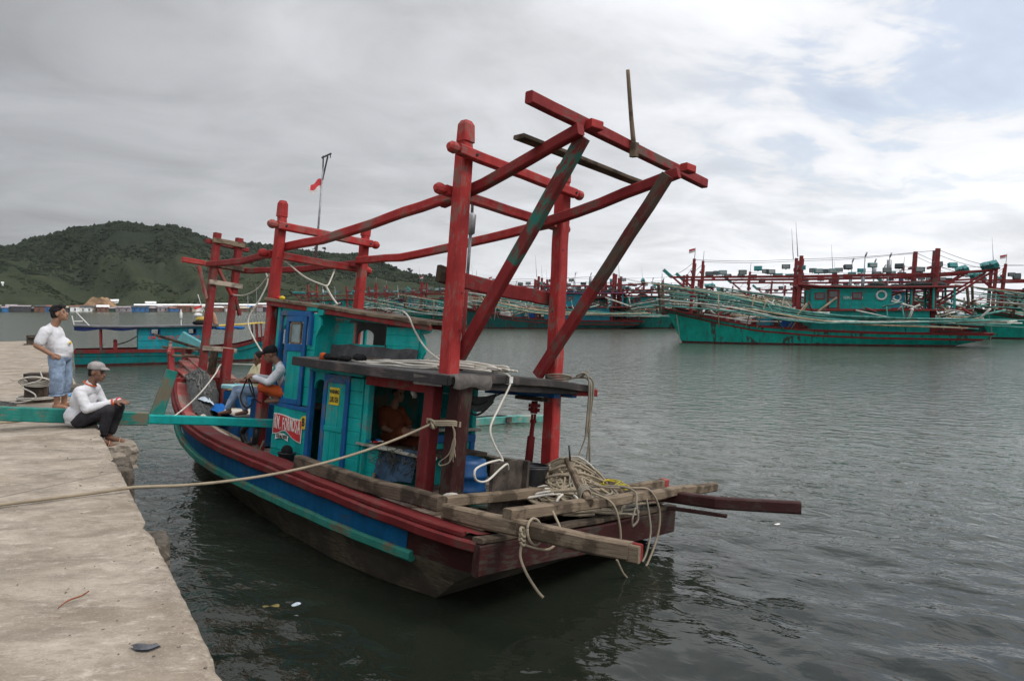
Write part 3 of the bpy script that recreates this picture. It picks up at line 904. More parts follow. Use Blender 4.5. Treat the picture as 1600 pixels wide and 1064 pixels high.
BT_B = [(0, .66), (.1, .82), (.3, .98), (.55, 1), (.7, .93), (.82, .72), (.91, .44), (.97, .18), (1, .02)]
def make_bagan(seed, hull_m, cabin_m, text=False, tall=1.0, blue_top=False, nlamp=16, flag=True):
    g = random.Random(seed); random.seed(seed)
    e = bpy.data.objects.new('lift_net_boat', None); COL.objects.link(e)
    zg = [(-2.6, 1.15), (0, 1.18), (6, 1.22), (11, 1.38), (16, 1.75), (20, 2.45), (23, 3.05), (24.8, 3.45)]
    bf = lambda k: (lambda t: k * lerp_tab(t, BT_B))
    zsh = lambda off: (lambda t: lerp_tab(-2.6 + 27.2 * t, zg) + off)
    L = [(1.2, 21.0, bf(1.2), lambda t: -.75), (.2, 22.1, bf(1.95), lambda t: -.03), (.1, 22.25, bf(2.0), lambda t: .16),
         (-1.6, 23.5, bf(2.22), zsh(-.62)), (-1.9, 23.8, bf(2.26), zsh(-.46)), (-2.3, 24.4, bf(2.32), zsh(-.20)), (-2.6, 24.7, bf(2.36), zsh(0))]
    rows = hull_skin(L)
    def part(name, mat, rng_):
        mb = MB(); [skin_rows(mb, rows, a, b) for a, b in rng_]
        return mb
    part('bottom', F_BOOT, [(0, 2)]).build('bottom', F_BOOT, e)
    mb = part('hull', hull_m, [(2, 3), (4, 5)])
    for k in (2, 4):
        r0, r1 = rows[k], rows[k + 1]
        mb.face([len(mb.v) + q for q in range(4)]); mb.v.extend([(r0[0][0], r0[0][1], r0[0][2]), (r0[0][0], -r0[0][1], r0[0][2]), (r1[0][0], -r1[0][1], r1[0][2]), (r1[0][0], r1[0][1], r1[0][2])])
    mb.build('hull', hull_m, e)
    for k, nm in ((3, 'stripe'), (5, 'rail')):
        rr = [[(p[0], p[1] + .05, p[2]) for p in rows[k]], [(p[0], p[1] + .05, p[2]) for p in rows[k + 1]]]
        mb = MB(); skin_rows(mb, rr, 0, 1)
        inner = [(p[0], max(p[1] - .2, 0), p[2]) for p in rows[k + 1]]
        if nm == 'rail': skin_rows(mb, [rr[1], inner], 0, 1)
        r0, r1 = rr
        mb.face([len(mb.v) + q for q in range(4)]); mb.v.extend([(r0[0][0], r0[0][1], r0[0][2]), (r0[0][0], -r0[0][1], r0[0][2]), (r1[0][0], -r1[0][1], r1[0][2]), (r1[0][0], r1[0][1], r1[0][2])])
        mb.build(nm, F_RED, e)
    mb = MB()
    base = len(mb.v)
    dk = [(p[0], max(p[1] - .1, 0), p[2] - .28) for p in rows[6]]
    for p in dk: mb.v.append(p); mb.v.append((p[0], -p[1], p[2]))
    for i in range(len(dk) - 1): mb.face((base + 2 * i, base + 2 * i + 1, base + 2 * i + 3, base + 2 * i + 2))
    mb.build('deck', DECK, e)
    # deckhouse and wheelhouse
    def house(x0, x1, y, z0, z1, nm, mat, planks=5):
        for s in (1, -1):
            for k in range(planks):
                a, b = z0 + (z1 - z0) * k / planks, z0 + (z1 - z0) * (k + 1) / planks
                mb = MB(); mb.beam([(x0, s * y, (a + b) / 2), (x1, s * y, (a + b) / 2)], .06, b - a - .012, ch=.004, jit=.004, seg=0)
                mb.build(nm, mat, e)
        mb = MB(); mb.box((x0, 0, (z0 + z1) / 2), (.06, 2 * y - .07, z1 - z0)); mb.box((x1, 0, (z0 + z1) / 2), (.06, 2 * y - .07, z1 - z0)); mb.build('end_wall', mat, e)
    house(2.2, 11.2, 1.75, .95, 2.95, 'deckhouse_plank', cabin_m, 4)
    house(5.0, 11.2, 1.45, 3.10, 4.85, 'wheelhouse_plank', cabin_m, 5)
    mb = MB(); mb.box((5.7, 0, 3.02), (13.0, 4.1, .16)); mb.build('upper_deck', F_RED, e)
    mb = MB()
    mb.beam([(-.2, 0, 4.92), (5.5, 0, 4.90), (10.5, 0, 5.02), (12.2, 0, 5.22)], 3.9, .12, ch=.03, seg=1.5); mb.build('roof', F_RED, e)
    mb = MB(); mb.beam([(-.1, 0, 5.0), (5.5, 0, 4.98), (10.5, 0, 5.10), (12.1, 0, 5.30)], 3.7, .05, ch=.01, seg=1.5); mb.build('roof_cover', F_BLUET if blue_top else ROOF_TAR, e)
    for s in (1, -1):
        for x in (.4, 1.9):
            mb = MB(); mb.beam([(x, s * 1.55, 3.1), (x, s * 1.55, 4.86)], .16); mb.build('stanchion', cabin_m, e)
        f = MB(); f.box((9.45, s * 1.50, 3.95), (1.0, .06, 1.62)); d = f.build('door', F_RED, e)
        f = MB(); f.box((9.45, s * 1.545, 4.35), (.62, .05, .5)); f.build('pane', DARKGLASS, d)
        f = MB(); f.box((9.45, s * 1.545, 3.60), (.62, .05, .8)); f.build('panel', cabin_m, d)
        for x in (3.4, 7.6, 10.5):
            f = MB(); f.box((x, s * 1.80 if x < 5 else s * 1.50, 2.0 if x < 5 else 4.2), (.8, .06, .6)); w = f.build('window', F_RED if x > 5 else F_BLUE, e)
            f = MB(); f.box((x, s * (1.84 if x < 5 else 1.54), 2.0 if x < 5 else 4.2), (.62, .04, .44)); f.build('pane', DARKGLASS, w)
        f = MB(); f.tube([(5.75 + .36 * math.cos(a), s * 1.53, 4.25 + .36 * math.sin(a)) for a in np.linspace(0, 2 * PI, 17)[:-1]], .09, 8, closed=True); f.build('life_ring', F_WHITE, e)
    if text:
        for s in (1,):
            mw = Matrix.Translation((7.9, 1.50, 4.05)) @ Matrix.Rotation(PI, 4, 'Z') @ Matrix.Rotation(PI / 2, 4, 'X')
            lettering('SERUMPUN', .30, 'lettering', WHITEINK, e, mw)
    # clutter on the roof: nets, coils
    for k in range(7):
        x = g.uniform(1, 10); mb = MB(); mb.ball((x, g.uniform(-1, 1), 5.15), (g.uniform(.4, 1.1), .6, g.uniform(.14, .3)), 9, 5); mb.build('net_bundle', F_NET, e)
    # masts, cross bars, long beams
    mt = 7.7 * tall
    for x, y, z0, z1, w in ((21.2, .28, 2.2, mt, .26), (21.2, -.28, 2.2, mt - .4, .26), (12.1, 1.25, 1.2, mt, .32), (11.9, -1.25, 1.2, mt - .1, .32),
                            (1.7, 1.25, 1.0, mt + .35, .34), (1.4, -1.25, 1.0, mt + .35, .34)):
        mb = MB(); mb.beam([(x + .25, y, z0), (x - .1, y, z1)], w, w, (1, 0, 0), .03, .01, 1.2); mb.build('mast', F_RED, e)
    for x, z in ((12.0, mt - 1.1), (1.55, mt - 1.1), (21.1, mt - 1.2), (1.55, 5.9), (21.1, 5.9)):
        mb = MB(); mb.beam([(x + .2, -1.7 if x < 20 else -.8, z), (x + .2, 1.7 if x < 20 else .8, z)], .16, .22); mb.build('crossbar', F_RED, e)
    for s in (1, -1):
        yb = 1.0
        mb = MB(); mb.beam([(23.3, s * .35, 6.05), (12, s * yb, 5.95), (1.5, s * yb, 6.0), (-2.7, s * yb, 6.25)], .16, .16, seg=2); mb.build('long_beam', F_RED, e)
        mb = MB(); mb.beam([(-2.4, s * yb, 6.15), (1.5, s * 1.2, 3.4)], .16); mb.build('brace', F_RED, e)
        mb = MB(); mb.beam([(23.0, s * .35, 6.0), (21.0, s * .6, 4.2)], .14); mb.build('brace', F_RED, e)
    mb = MB(); mb.beam([(-2.55, -2.0, 6.33), (-2.55, 2.0, 6.33)], .16); mb.build('stern_bar', F_RED, e)
    # lamps: a box with a pale front, on the long beams
    hb = MB(); hb.beam([(-.34, 0, .28), (.34, 0, .28)], .34, .40, ch=.03, jit=0, seg=0); hb.beam([(0, 0, 0), (0, 0, .1)], .08, jit=0, seg=0)
    gb = MB(); gb.box((0, .18, .28), (.56, .03, .28))
    hm = hb.data('lamp', F_LAMP); hmt = hb.data('lamp', F_LAMPT); gm = gb.data('lamp_glass', F_LAMPG)
    for k in range(nlamp):
        x = 19.6 - 19.5 * k / (nlamp - 1) + g.uniform(-.25, .25); s = 1 if k % 3 else -1
        lp = inst(hmt if g.random() < .3 else hm, 'lamp', e, (x, s * 1.0, 6.06 + (.45 if g.random() < .35 else .02)), (g.uniform(-.3, .1), 0, g.uniform(-.5, .5) + (0 if s > 0 else PI)))
        inst(gm, 'lamp_glass', lp)
    for k in range(6):
        lp = inst(hmt, 'lamp', e, (-2.5, -1.7 + .68 * k, 6.45), (.5, .4, 1.57 + g.uniform(-.2, .2))); inst(gm, 'lamp_glass', lp)
    mb = MB(); mb.beam([(23.2, 0, 6.1), (23.9, 0, 6.75)], .5, .3); mb.build('bow_block', F_TEALB, e)
    # spars hung along both sides, meeting on a frame over the bow
    for s in (1, -1):
        mb = MB(); mb.beam([(24.0, s * 1.0, 2.9), (24.2, s * 1.5, 5.5)], .22); mb.build('spar_crutch', WOOD_DARK, e)
        mb = MB(); mb.beam([(20.6, s * 1.5, 2.3), (20.5, s * 2.2, 4.6)], .22); mb.build('spar_crutch', WOOD_DARK, e)
        mb = MB(); mb.beam([(20.9, s * 1.2, 2.3), (19.8, s * 2.4, 4.4)], .14); mb.build('spar_crutch', WOOD_DARK, e)
        for k in range(8):
            x0 = 26.3 - g.random() * 3.0 - k * .25; z0 = 5.6 - k * .30 + g.uniform(-.15, .15)
            xm = g.uniform(8, 12); zm = 2.65 - k * .11 + g.uniform(-.15, .25)
            x1 = g.uniform(-6, 0); z1 = 1.75 + g.uniform(-.25, .55)
            yy = s * (1.6 + .12 * k)
            mb = MB(); mb.tube([(x0, yy, z0), ((x0 + xm) / 2, s * (2.3 + .1 * k), (z0 + zm) / 2 + .2), (xm, s * (2.5 + .12 * k), zm), (x1, s * (2.4 + .12 * k), z1)], .1, 6, radii=[.045, .07, .085, .06], spline=3)
            mb.build('spar', [F_SPAR, F_SPAR2, F_SPAR, F_SPAR3][g.randrange(4)], e)
        for k in range(9):
            x = g.uniform(-1, 20); zt = lerp_tab(x, [(0, 3.2), (12, 3.4), (20, 4.8)])
            mb = MB(); mb.tube([(x, s * 2.5, 1.2 + g.random() * .4), (x + g.uniform(-1.5, 1.5), s * (2.7 + g.random() * .4), zt)], .05, 5); mb.build('strut', [F_SPAR, F_SPAR2, F_SPAR3][g.randrange(3)], e)
    for k in range(52):
        x = g.uniform(-1, 20); y = g.uniform(-2.2, 2.2); z = g.uniform(1.7, 3.0) if x > 11.5 else g.uniform(2.0, 3.3); y = y if x > 11.8 else math.copysign(2.2, y)
        mb = MB(); mb.tube([(x, y, z), (x + g.uniform(-4, 4), y + g.uniform(-.8, .8), z + g.uniform(-.3, 1.5))], g.choice((.06, .085, .10)), 5); mb.build('strut', [F_SPAR, F_SPAR2, F_SPAR3, F_SPAR3, F_RED][g.randrange(5)], e)
    for k in range(4):
        x = 13 + 1.9 * k; mb = MB(); mb.box((x, g.uniform(-.6, .6), 1.85 + .1 * k), (1.2, 1.4, .6), g.uniform(-.2, .2)); mb.build('fish_box', [F_BLUET, F_BLUE, F_WHITE, F_RED][k], e)
    # exhausts, aerial, flag, wires
    for x, y in ((7.2, .9), (5.1, -.6)):
        mb = MB(); mb.tube([(x, y, 3.0), (x - .25, y, 7.6)], .05, 7); mb.tube([(x - .06, y, 4.6), (x - .14, y, 6.2)], .14, 8) if x > 6 else mb.tube([(x - .15, y, 6.0), (x - .22, y, 7.3)], .2, 9)
        mb.tube([(x - .25, y, 7.55), (x - .38, y, 7.9)], .07, 7); mb.build('exhaust_pipe', GREYMETAL, e)
    mb = MB(); mb.tube([(12.3, 1.25, mt - .1), (12.5, 1.2, mt + 2.9)], .03, 5, radii=[.04, .015]); mb.build('aerial', GREYMETAL, e)
    mb = MB(); mb.tube([(21.1, .28, mt - .1), (21.0, .28, mt + 1.0)], .03, 5); fl = mb.build('flag_staff', GREYMETAL, e)
    if flag:
     mb = MB(); mb.grid(lambda u, v: (21.05 + u * .55, .28 + .1 * math.sin(u * 5), mt + .95 - v * .36 - .1 * u), 6, 4); mb.m = 0
     mb.mi = [0 if (i % 4) < 2 else 1 for i in range(len(mb.mi))]; mb.build('flag', [FLAGRED, FLAGWHITE], fl)
    for a, b in (((21.1, .28, mt - .1), (12, 1.25, mt - .3)), ((12, 1.25, mt - .3), (1.6, 1.25, mt + .2)), ((21.1, -.28, mt - .5), (24.0, 0, 3.6)), ((1.5, 1.25, mt + .2), (-2.6, 1.4, 6.4)), ((21.1, .28, mt - .3), (23.2, .2, 6.1)), ((1.5, -1.25, mt + .2), (-2.6, -1.4, 6.4))):
        a, b = Vector(a), Vector(b); c = (a + b) / 2 - Vector((0, 0, .15))
        mb = MB(); mb.tube([a, c, b], .018, 4, spline=3); mb.build('stay', DARKMETAL, e)
    mb = MB(); mb.tube([(22.6, .9, 2.6), (22.3, 1.2, .6), (22.6, 1.3, -.4)], .03, 5, spline=3); mb.build('mooring_line', ROPE_G, e)
    return e

F_TEALB = plain('teal_block', (.03, .20, .18), .6, 0, .3, 3, .1)
def moor(e, bow, stern, label, scale=1.0):
    """lie the boat on the water between the two places where its stem and stern meet it"""
    bow, stern = Vector(bow), Vector(stern)
    a = math.atan2(bow.y - stern.y, bow.x - stern.x)
    s = (bow - stern).length / 22.0
    e.matrix_world = Matrix.Translation((stern.x, stern.y, 0)) @ Matrix.Rotation(a, 4, 'Z') @ Matrix.Scale(s, 4)
    tag(e, label, 'fishing boat', 'lift-net boats moored across the harbour')

bagA = make_bagan(31, F_GREEN, F_TEAL, True)
moor(bagA, (50.4, 48.3, 0), (64.1, 31.0, 0), 'large green and red lift-net boat moored nearest, broadside, hung with long spars')
bagB = make_bagan(57, F_DARKH, F_BLUE, False, .95, True, 14, False)
moor(bagB, (58.5, 102.6, 0), (77.2, 86.4, 0), 'red-railed boat with a pale blue cabin lying beyond the tall red gallows posts')
bagC = make_bagan(83, F_TEALH2, F_TEAL, False, 1.04, False, 18, False)
moor(bagC, (60.5, 56.5, 0), (74.0, 38.0, 0), 'green boat lying close behind the nearest large lift-net boat')
fleet = [
    (bagB, (72.5, 60.0), (88.0, 43.0), 'boat with a blue-covered roof, second behind the nearest large lift-net boat'),
    (bagA, (84.5, 37.0), (97.0, 18.5), 'lift-net boat cut by the picture edge beyond the stern of the nearest one'),
    (bagC, (88.5, 50.0), (103.0, 32.0), 'lift-net boat far behind the stern of the nearest large boat'),
    (bagB, (95.0, 74.0), (110.0, 57.5), 'blue-cabined boat half hidden by the masts of the nearest large boat'),
    (bagC, (84.0, 84.0), (72.0, 101.5), 'boat pointing its red bow at the stem of the nearest large boat'),
    (bagA, (100.0, 88.0), (84.0, 103.0), 'boat with its bow turned to the right, behind the pale blue cabin'),
    (bagA, (58.0, 121.0), (77.0, 108.0), 'green boat seen through the spars behind the left gallows post'),
    (bagC, (62.0, 143.0), (50.5, 162.0), 'teal boat moored under the end of the hill, leftmost of the fleet'),
    (bagB, (73.0, 132.0), (60.0, 150.5), 'blue-roofed boat in the thick of the spars left of the gallows'),
    (bagA, (84.0, 135.0), (103.0, 120.0), 'lift-net boat far back between the two gallows posts'),
    (bagC, (96.0, 118.0), (115.0, 104.0), 'far lift-net boat showing only masts above the pale blue cabin'),
    (bagC, (70.0, 95.0), (90.0, 84.0), 'boat lying between the pale blue cabin and the nearest boat\'s bow'),
    (bagA, (66.0, 110.0), (84.0, 97.0), 'green boat right behind the one with the pale blue cabin'),
    (bagC, (52.0, 128.0), (68.0, 113.0), 'teal boat seen over the wheelhouse roof, before the hill\'s end'),
    (bagB, (112.0, 96.0), (127.0, 79.0), 'far boat whose masts show left of the nearest boat\'s flag'),
]
for src, bow, stern, lab in fleet:
    moor(copy_tree(src), (*bow, 0), (*stern, 0), lab)

# ------------------------------------------------------------------ teal harbour boat behind the quay
def harbour_boat():
    a = math.atan2(-.52, 6.09)
    fr = Matrix.Translation((1.60, 46.2, 0)) @ Matrix.Rotation(a, 4, 'Z')
    e = empty('harbour_boat', fr, 'small teal boat with a long flat canopy, lying past the end of the quay', 'boat')
    zg = [(0, .92), (3, .90), (6, .86), (8.5, 1.05), (10, 1.45), (11.2, 1.95)]
    BT = [(0, .78), (.15, .9), (.4, 1), (.65, .95), (.8, .75), (.92, .38), (1, .03)]
    bf = lambda k: (lambda t: k * lerp_tab(t, BT))
    zs = lambda o: (lambda t: lerp_tab(11.2 * t, zg) + o)
    L = [(.4, 9.6, bf(.6), lambda t: -.45), (.05, 10.2, bf(1.05), lambda t: -.02), (.02, 10.35, bf(1.1), lambda t: .14), (0, 11.0, bf(1.25), zs(-.18)), (0, 11.2, bf(1.3), zs(0))]
    rows = hull_skin(L, 24)
    for nm, mt, a_, b_ in (('bottom', F_BOOT, 0, 2), ('hull', TEALH, 2, 3)):
        mb = MB(); skin_rows(mb, rows, a_, b_)
        r0, r1 = rows[a_], rows[b_]
        mb.face([len(mb.v) + q for q in range(4)]); mb.v.extend([r0[0], (r0[0][0], -r0[0][1], r0[0][2]), (r1[0][0], -r1[0][1], r1[0][2]), r1[0]])
        mb.build(nm, mt, e)
    rr = [[(p[0], p[1] + .04, p[2]) for p in rows[3]], [(p[0], p[1] + .04, p[2]) for p in rows[4]]]
    mb = MB(); skin_rows(mb, rr, 0, 1); skin_rows(mb, [rr[1], [(p[0], max(p[1] - .12, 0), p[2]) for p in rows[4]]], 0, 1)
    mb.face([len(mb.v) + q for q in range(4)]); mb.v.extend([rr[0][0], (rr[0][0][0], -rr[0][0][1], rr[0][0][2]), (rr[1][0][0], -rr[1][0][1], rr[1][0][2]), rr[1][0]])
    mb.build('rail', F_RED, e)
    mb = MB(); dk = [(p[0], max(p[1] - .05, 0), p[2] - .35) for p in rows[4]]
    for p in dk: mb.v.append(p); mb.v.append((p[0], -p[1], p[2]))
    for i in range(len(dk) - 1): mb.face((2 * i, 2 * i + 1, 2 * i + 3, 2 * i + 2))
    mb.build('deck', DECK, e)
    # cabin: side planks left open for two windows
    for s in (1, -1):
        y = s * .98
        for z0, z1, spans in ((.62, .98, [(3.05, 6.7)]), (.985, 1.33, [(3.05, 6.7)]), (1.335, 1.66, [(3.05, 6.7)]), (1.665, 1.98, [(3.05, 3.72), (4.14, 5.62), (6.02, 6.7)]), (1.985, 2.10, [(3.05, 6.7)])):
            for x0, x1 in spans:
                mb = MB(); mb.beam([(x0, y, (z0 + z1) / 2), (x1, y, (z0 + z1) / 2)], .05, z1 - z0 - .008, ch=.004, jit=.003, seg=0); mb.build('cabin_plank', TEALC, e)
        for x in (3.93, 5.82):
            mb = MB()
            for q in ((x - .23, 1.64, x - .23, 2.0), (x + .23, 1.64, x + .23, 2.0)): mb.beam([(q[0], y, q[1]), (q[2], y, q[3])], .08, .07, ch=.005, seg=0)
            mb.beam([(x - .26, y, 1.64), (x + .26, y, 1.64)], .08, .06, ch=.005, seg=0); mb.beam([(x - .26, y, 2.0), (x + .26, y, 2.0)], .08, .06, ch=.005, seg=0)
            mb.build('window', BLUE, e)
    for x in (3.05, 6.7):
        for s in (1, -1):
            mb = MB(); mb.box((x, s * .60, 1.36), (.05, .7, 1.48)); mb.build('end_wall', TEALC, e)
    mb = MB(); mb.beam([(4.95, -1.01, .62), (4.95, -1.01, 1.4)], .02, .9, (1, 0, 0), ch=.005, seg=0); mb.build('hatch', TEALH, e)
    mb = MB(); mb.beam([(.0, 0, 2.22), (1.2, 0, 2.14), (3.2, 0, 2.12), (7.2, 0, 2.16)], 2.5, .09, ch=.01, jit=.012, seg=.8); mb.build('canopy', GREYCAN, e)
    mb = MB()
    for s in (1, -1):
        mb.grid(lambda u, v, s=s: (.05 + 3.1 * u, s * 1.2, 2.14 - v * (.19 + .05 * math.sin(u * 11)) + .03 * (1 - u)), 24, 2)
    mb.build('canopy_skirt', BLUECANVAS2, e)
    for s in (1, -1):
        mb = MB(); mb.beam([(1.25, s * 1.0, .8), (1.25, s * 1.0, 2.12)], .1); mb.build('post', F_RED, e)
    mb = MB(); mb.beam([(.05, -.9, 2.2), (-.05, -.9, 2.75)], .05); mb.beam([(.75, -.9, 2.2), (.12, -.95, 2.98)], .05); mb.beam([(.0, -.9, 2.45), (.45, -.9, 2.45)], .05); mb.build('roof_rack', WHITE, e)
    mb = MB(); mb.beam([(1.95, -.6, .6), (1.95, -.6, 1.32)], .2); mb.lathe([(.1, 1.32), (.1, 1.4), (.03, 1.45)], (1.95, -.6, 0), 10); mb.build('winch_post', F_RED, e)
    mb = MB(); mb.tube([(2.0, -.6, 1.15), (2.5, -.8, 1.3), (3.0, -1.0, 1.6)], .03, 6, spline=4); mb.build('hose', BLACKPL, e)
    mb = MB(); mb.tube([(5.25, -.9, 1.3), (5.25, -.9, 2.7)], .025, 6); mb.lathe([(.06, 2.55), (.07, 2.6), (.07, 2.9), (.03, 2.98), (.03, 3.08)], (5.25, -.9, 0), 9); mb.build('lamp_post', F_WHITE, e)
    mb = MB(); mb.beam([(6.9, 0, 2.1), (9.9, 0, 2.28)], 1.7, .06, ch=.01, jit=.01, seg=.5); mb.build('fore_awning', YELLOWC, e)
    mb = MB()
    for k in range(5): mb.ball((6.9 + .38 * k, -.7 - .08 * (k % 2), 2.02 - .03 * (k % 3)), (.3, .16, .09), 8, 5)
    mb.build('awning_roll', BLUETARP, e)
    for x in (9.35, 9.65):
        for s in (1, -1):
            mb = MB(); mb.beam([(x, s * .75, 1.1), (x - .05, s * .75, 2.25)], .08); mb.build('awning_post', F_RED, e)
    mb = MB()
    for k in range(9): mb.tube([(8.2 + .17 * k, -.8, 2.3), (8.22 + .17 * k, -.78, 2.75)], .012, 4)
    mb.tube([(8.1, -.8, 2.75), (9.7, -.78, 2.75)], .015, 4); mb.build('roof_rail', GREYMETAL, e)
    mb = MB(); mb.tube([(8.9, -.6, 2.3), (8.9, -.6, 3.9)], .015, 4); mb.tube([(9.4, -.6, 2.3), (9.4, -.6, 4.4)], .012, 4); mb.build('aerial', GREYMETAL, e)
    mw = Matrix.Translation((4.87, -1.012, 1.50)) @ Matrix.Rotation(PI / 2, 4, 'X')
    lettering('KM KARYA DOLOK 8', .27, 'lettering', FLAGREDP, e, mw, bold=.004, sx=1.02)
    lettering('GT.6 No.118', .12, 'lettering', BLACK, e, Matrix.Translation((5.3, -1.012, 1.24)) @ Matrix.Rotation(PI / 2, 4, 'X'))
    # loose things on its roof
    fl = empty('bundle', fr @ Matrix.Translation((6.35, -.5, 2.19)), 'dark bundle with a yellow and white top on the canopy of the teal boat', 'bundle')
    mb = MB(); mb.ball((0, 0, .12), (.5, .35, .16), 10, 6); mb.build('bundle_body', BLACKCL, fl)
    mb = MB(); mb.ball((-.05, 0, .34), (.28, .22, .16), 10, 6); mb.build('yellow_sack', YELLOWC, fl)
    mb = MB(); mb.ball((-.18, 0, .56), (.24, .18, .13), 10, 6); mb.build('white_sack', F_WHITE, fl)
    fd = MB(); fd.tube([(7.1, -.5, 2.2), (7.0, -.5, 2.7), (6.75, -.5, 3.05)], .12, 8, spline=4, radii=[.13, .14, .12]); o = fd.build('rolled_mat', TANROLL)
    tag(settle(o, None, fr), 'curved tan roll standing on the canopy of the teal boat', 'roll')
    fg = empty('flag', fr @ Matrix.Translation((6.85, -.3, 2.2)), 'small red and white flag on a leaning staff over the teal boat', 'flag')
    mb = MB(); mb.tube([(0, 0, 0), (-.5, 0, 1.2), (-.65, 0, 1.75)], .02, 5); mb.build('staff', F_WHITE, fg)
    mb = MB(); mb.grid(lambda u, v: (-.45 - u * .42 + .08 * v, .06 * math.sin(u * 6), 1.15 - v * .28 - u * .16), 6, 4); mb.mi = [0 if (i % 4) < 2 else 1 for i in range(24)]
    mb.build('cloth', [FLAGRED, FLAGWHITE], fg)
TEALH = paint('teal_hull_paint', (.008, .185, .190), under=(.10, .10, .09), wear=.33, rough=.5, scale=1.2, grain=False)
TEALC = paint('bright_teal_paint', (.008, .230, .270), under=(.12, .14, .14), wear=.32, rough=.5, scale=1.2, grain=False)
GREYCAN = plain('grey_canopy_sheet', (.11, .11, .12), .7, 0, .35, 2, .2)
BLUECANVAS2 = cloth('navy_canvas', (.02, .03, .10), .3, .5, 4)
YELLOWC = plain('yellow_sheet', (.50, .36, .08), .8, 0, .3, 3, .2)
TANROLL = plain('tan_mat', (.36, .19, .12), .8, 0, .2, 5, .1)
FLAGREDP = plain('red_letter_paint', (.46, .05, .06), .6, 0, .2, 5, 0)
harbour_boat()

# ================================================================== THE BOAT ALONGSIDE
def boat_frame():
    h, roll, trim = .264, .111, .002
    cf = Vector((-math.sin(h), math.cos(h), 0)); cl = Vector((-math.cos(h), -math.sin(h), 0)); cu = Vector((0, 0, 1))
    f = cf * math.cos(trim) + cu * math.sin(trim); u = f.cross(cl)
    l2 = cl * math.cos(roll) + u * math.sin(roll); u2 = u * math.cos(roll) - cl * math.sin(roll)
    m = Matrix(((f.x, l2.x, u2.x, 4.797), (f.y, l2.y, u2.y, 7.905), (f.z, l2.z, u2.z, 0), (0, 0, 0, 1)))
    return m
BF = boat_frame()           # x to the bow, y to port, z up, listing a little to starboard
boat = empty('fishing_boat', BF, 'red and teal wooden fishing boat moored along the quay with tall red gallows posts', 'fishing boat')

CYANP = paint('pale_cyan_paint', (.16, .46, .47), under=(.3, .3, .25), wear=.36, rough=.6)
GB = [(-1.6, 1.83), (-1.5, 1.85), (0, 1.92), (1, 1.92), (2.2, 1.85), (3.8, 1.72), (4.9, 1.58), (6.1, 1.35), (7, 1.13), (7.85, .83), (8.5, .50), (9.15, .03)]
GZ = [(-1.6, .68), (-.7, .70), (0, .74), (1, .80), (2.2, .85), (3.8, .90), (4.9, .95), (5.8, 1.02), (6.4, 1.12), (7, 1.28), (7.85, 1.52), (8.5, 1.80), (9.15, 2.12)]
def smooth_tab(tab):
    xs = [a for a, _ in tab]
    def f(x):
        return float(sum(np.interp(x + d, xs, [b for _, b in tab]) * w for d, w in ((-.5, .15), (-.25, .2), (0, .3), (.25, .2), (.5, .15))) if xs[0] + .5 < x < xs[-1] - .5 else np.interp(x, xs, [b for _, b in tab]))
    return f
gb, gz = smooth_tab(GB), smooth_tab(GZ)

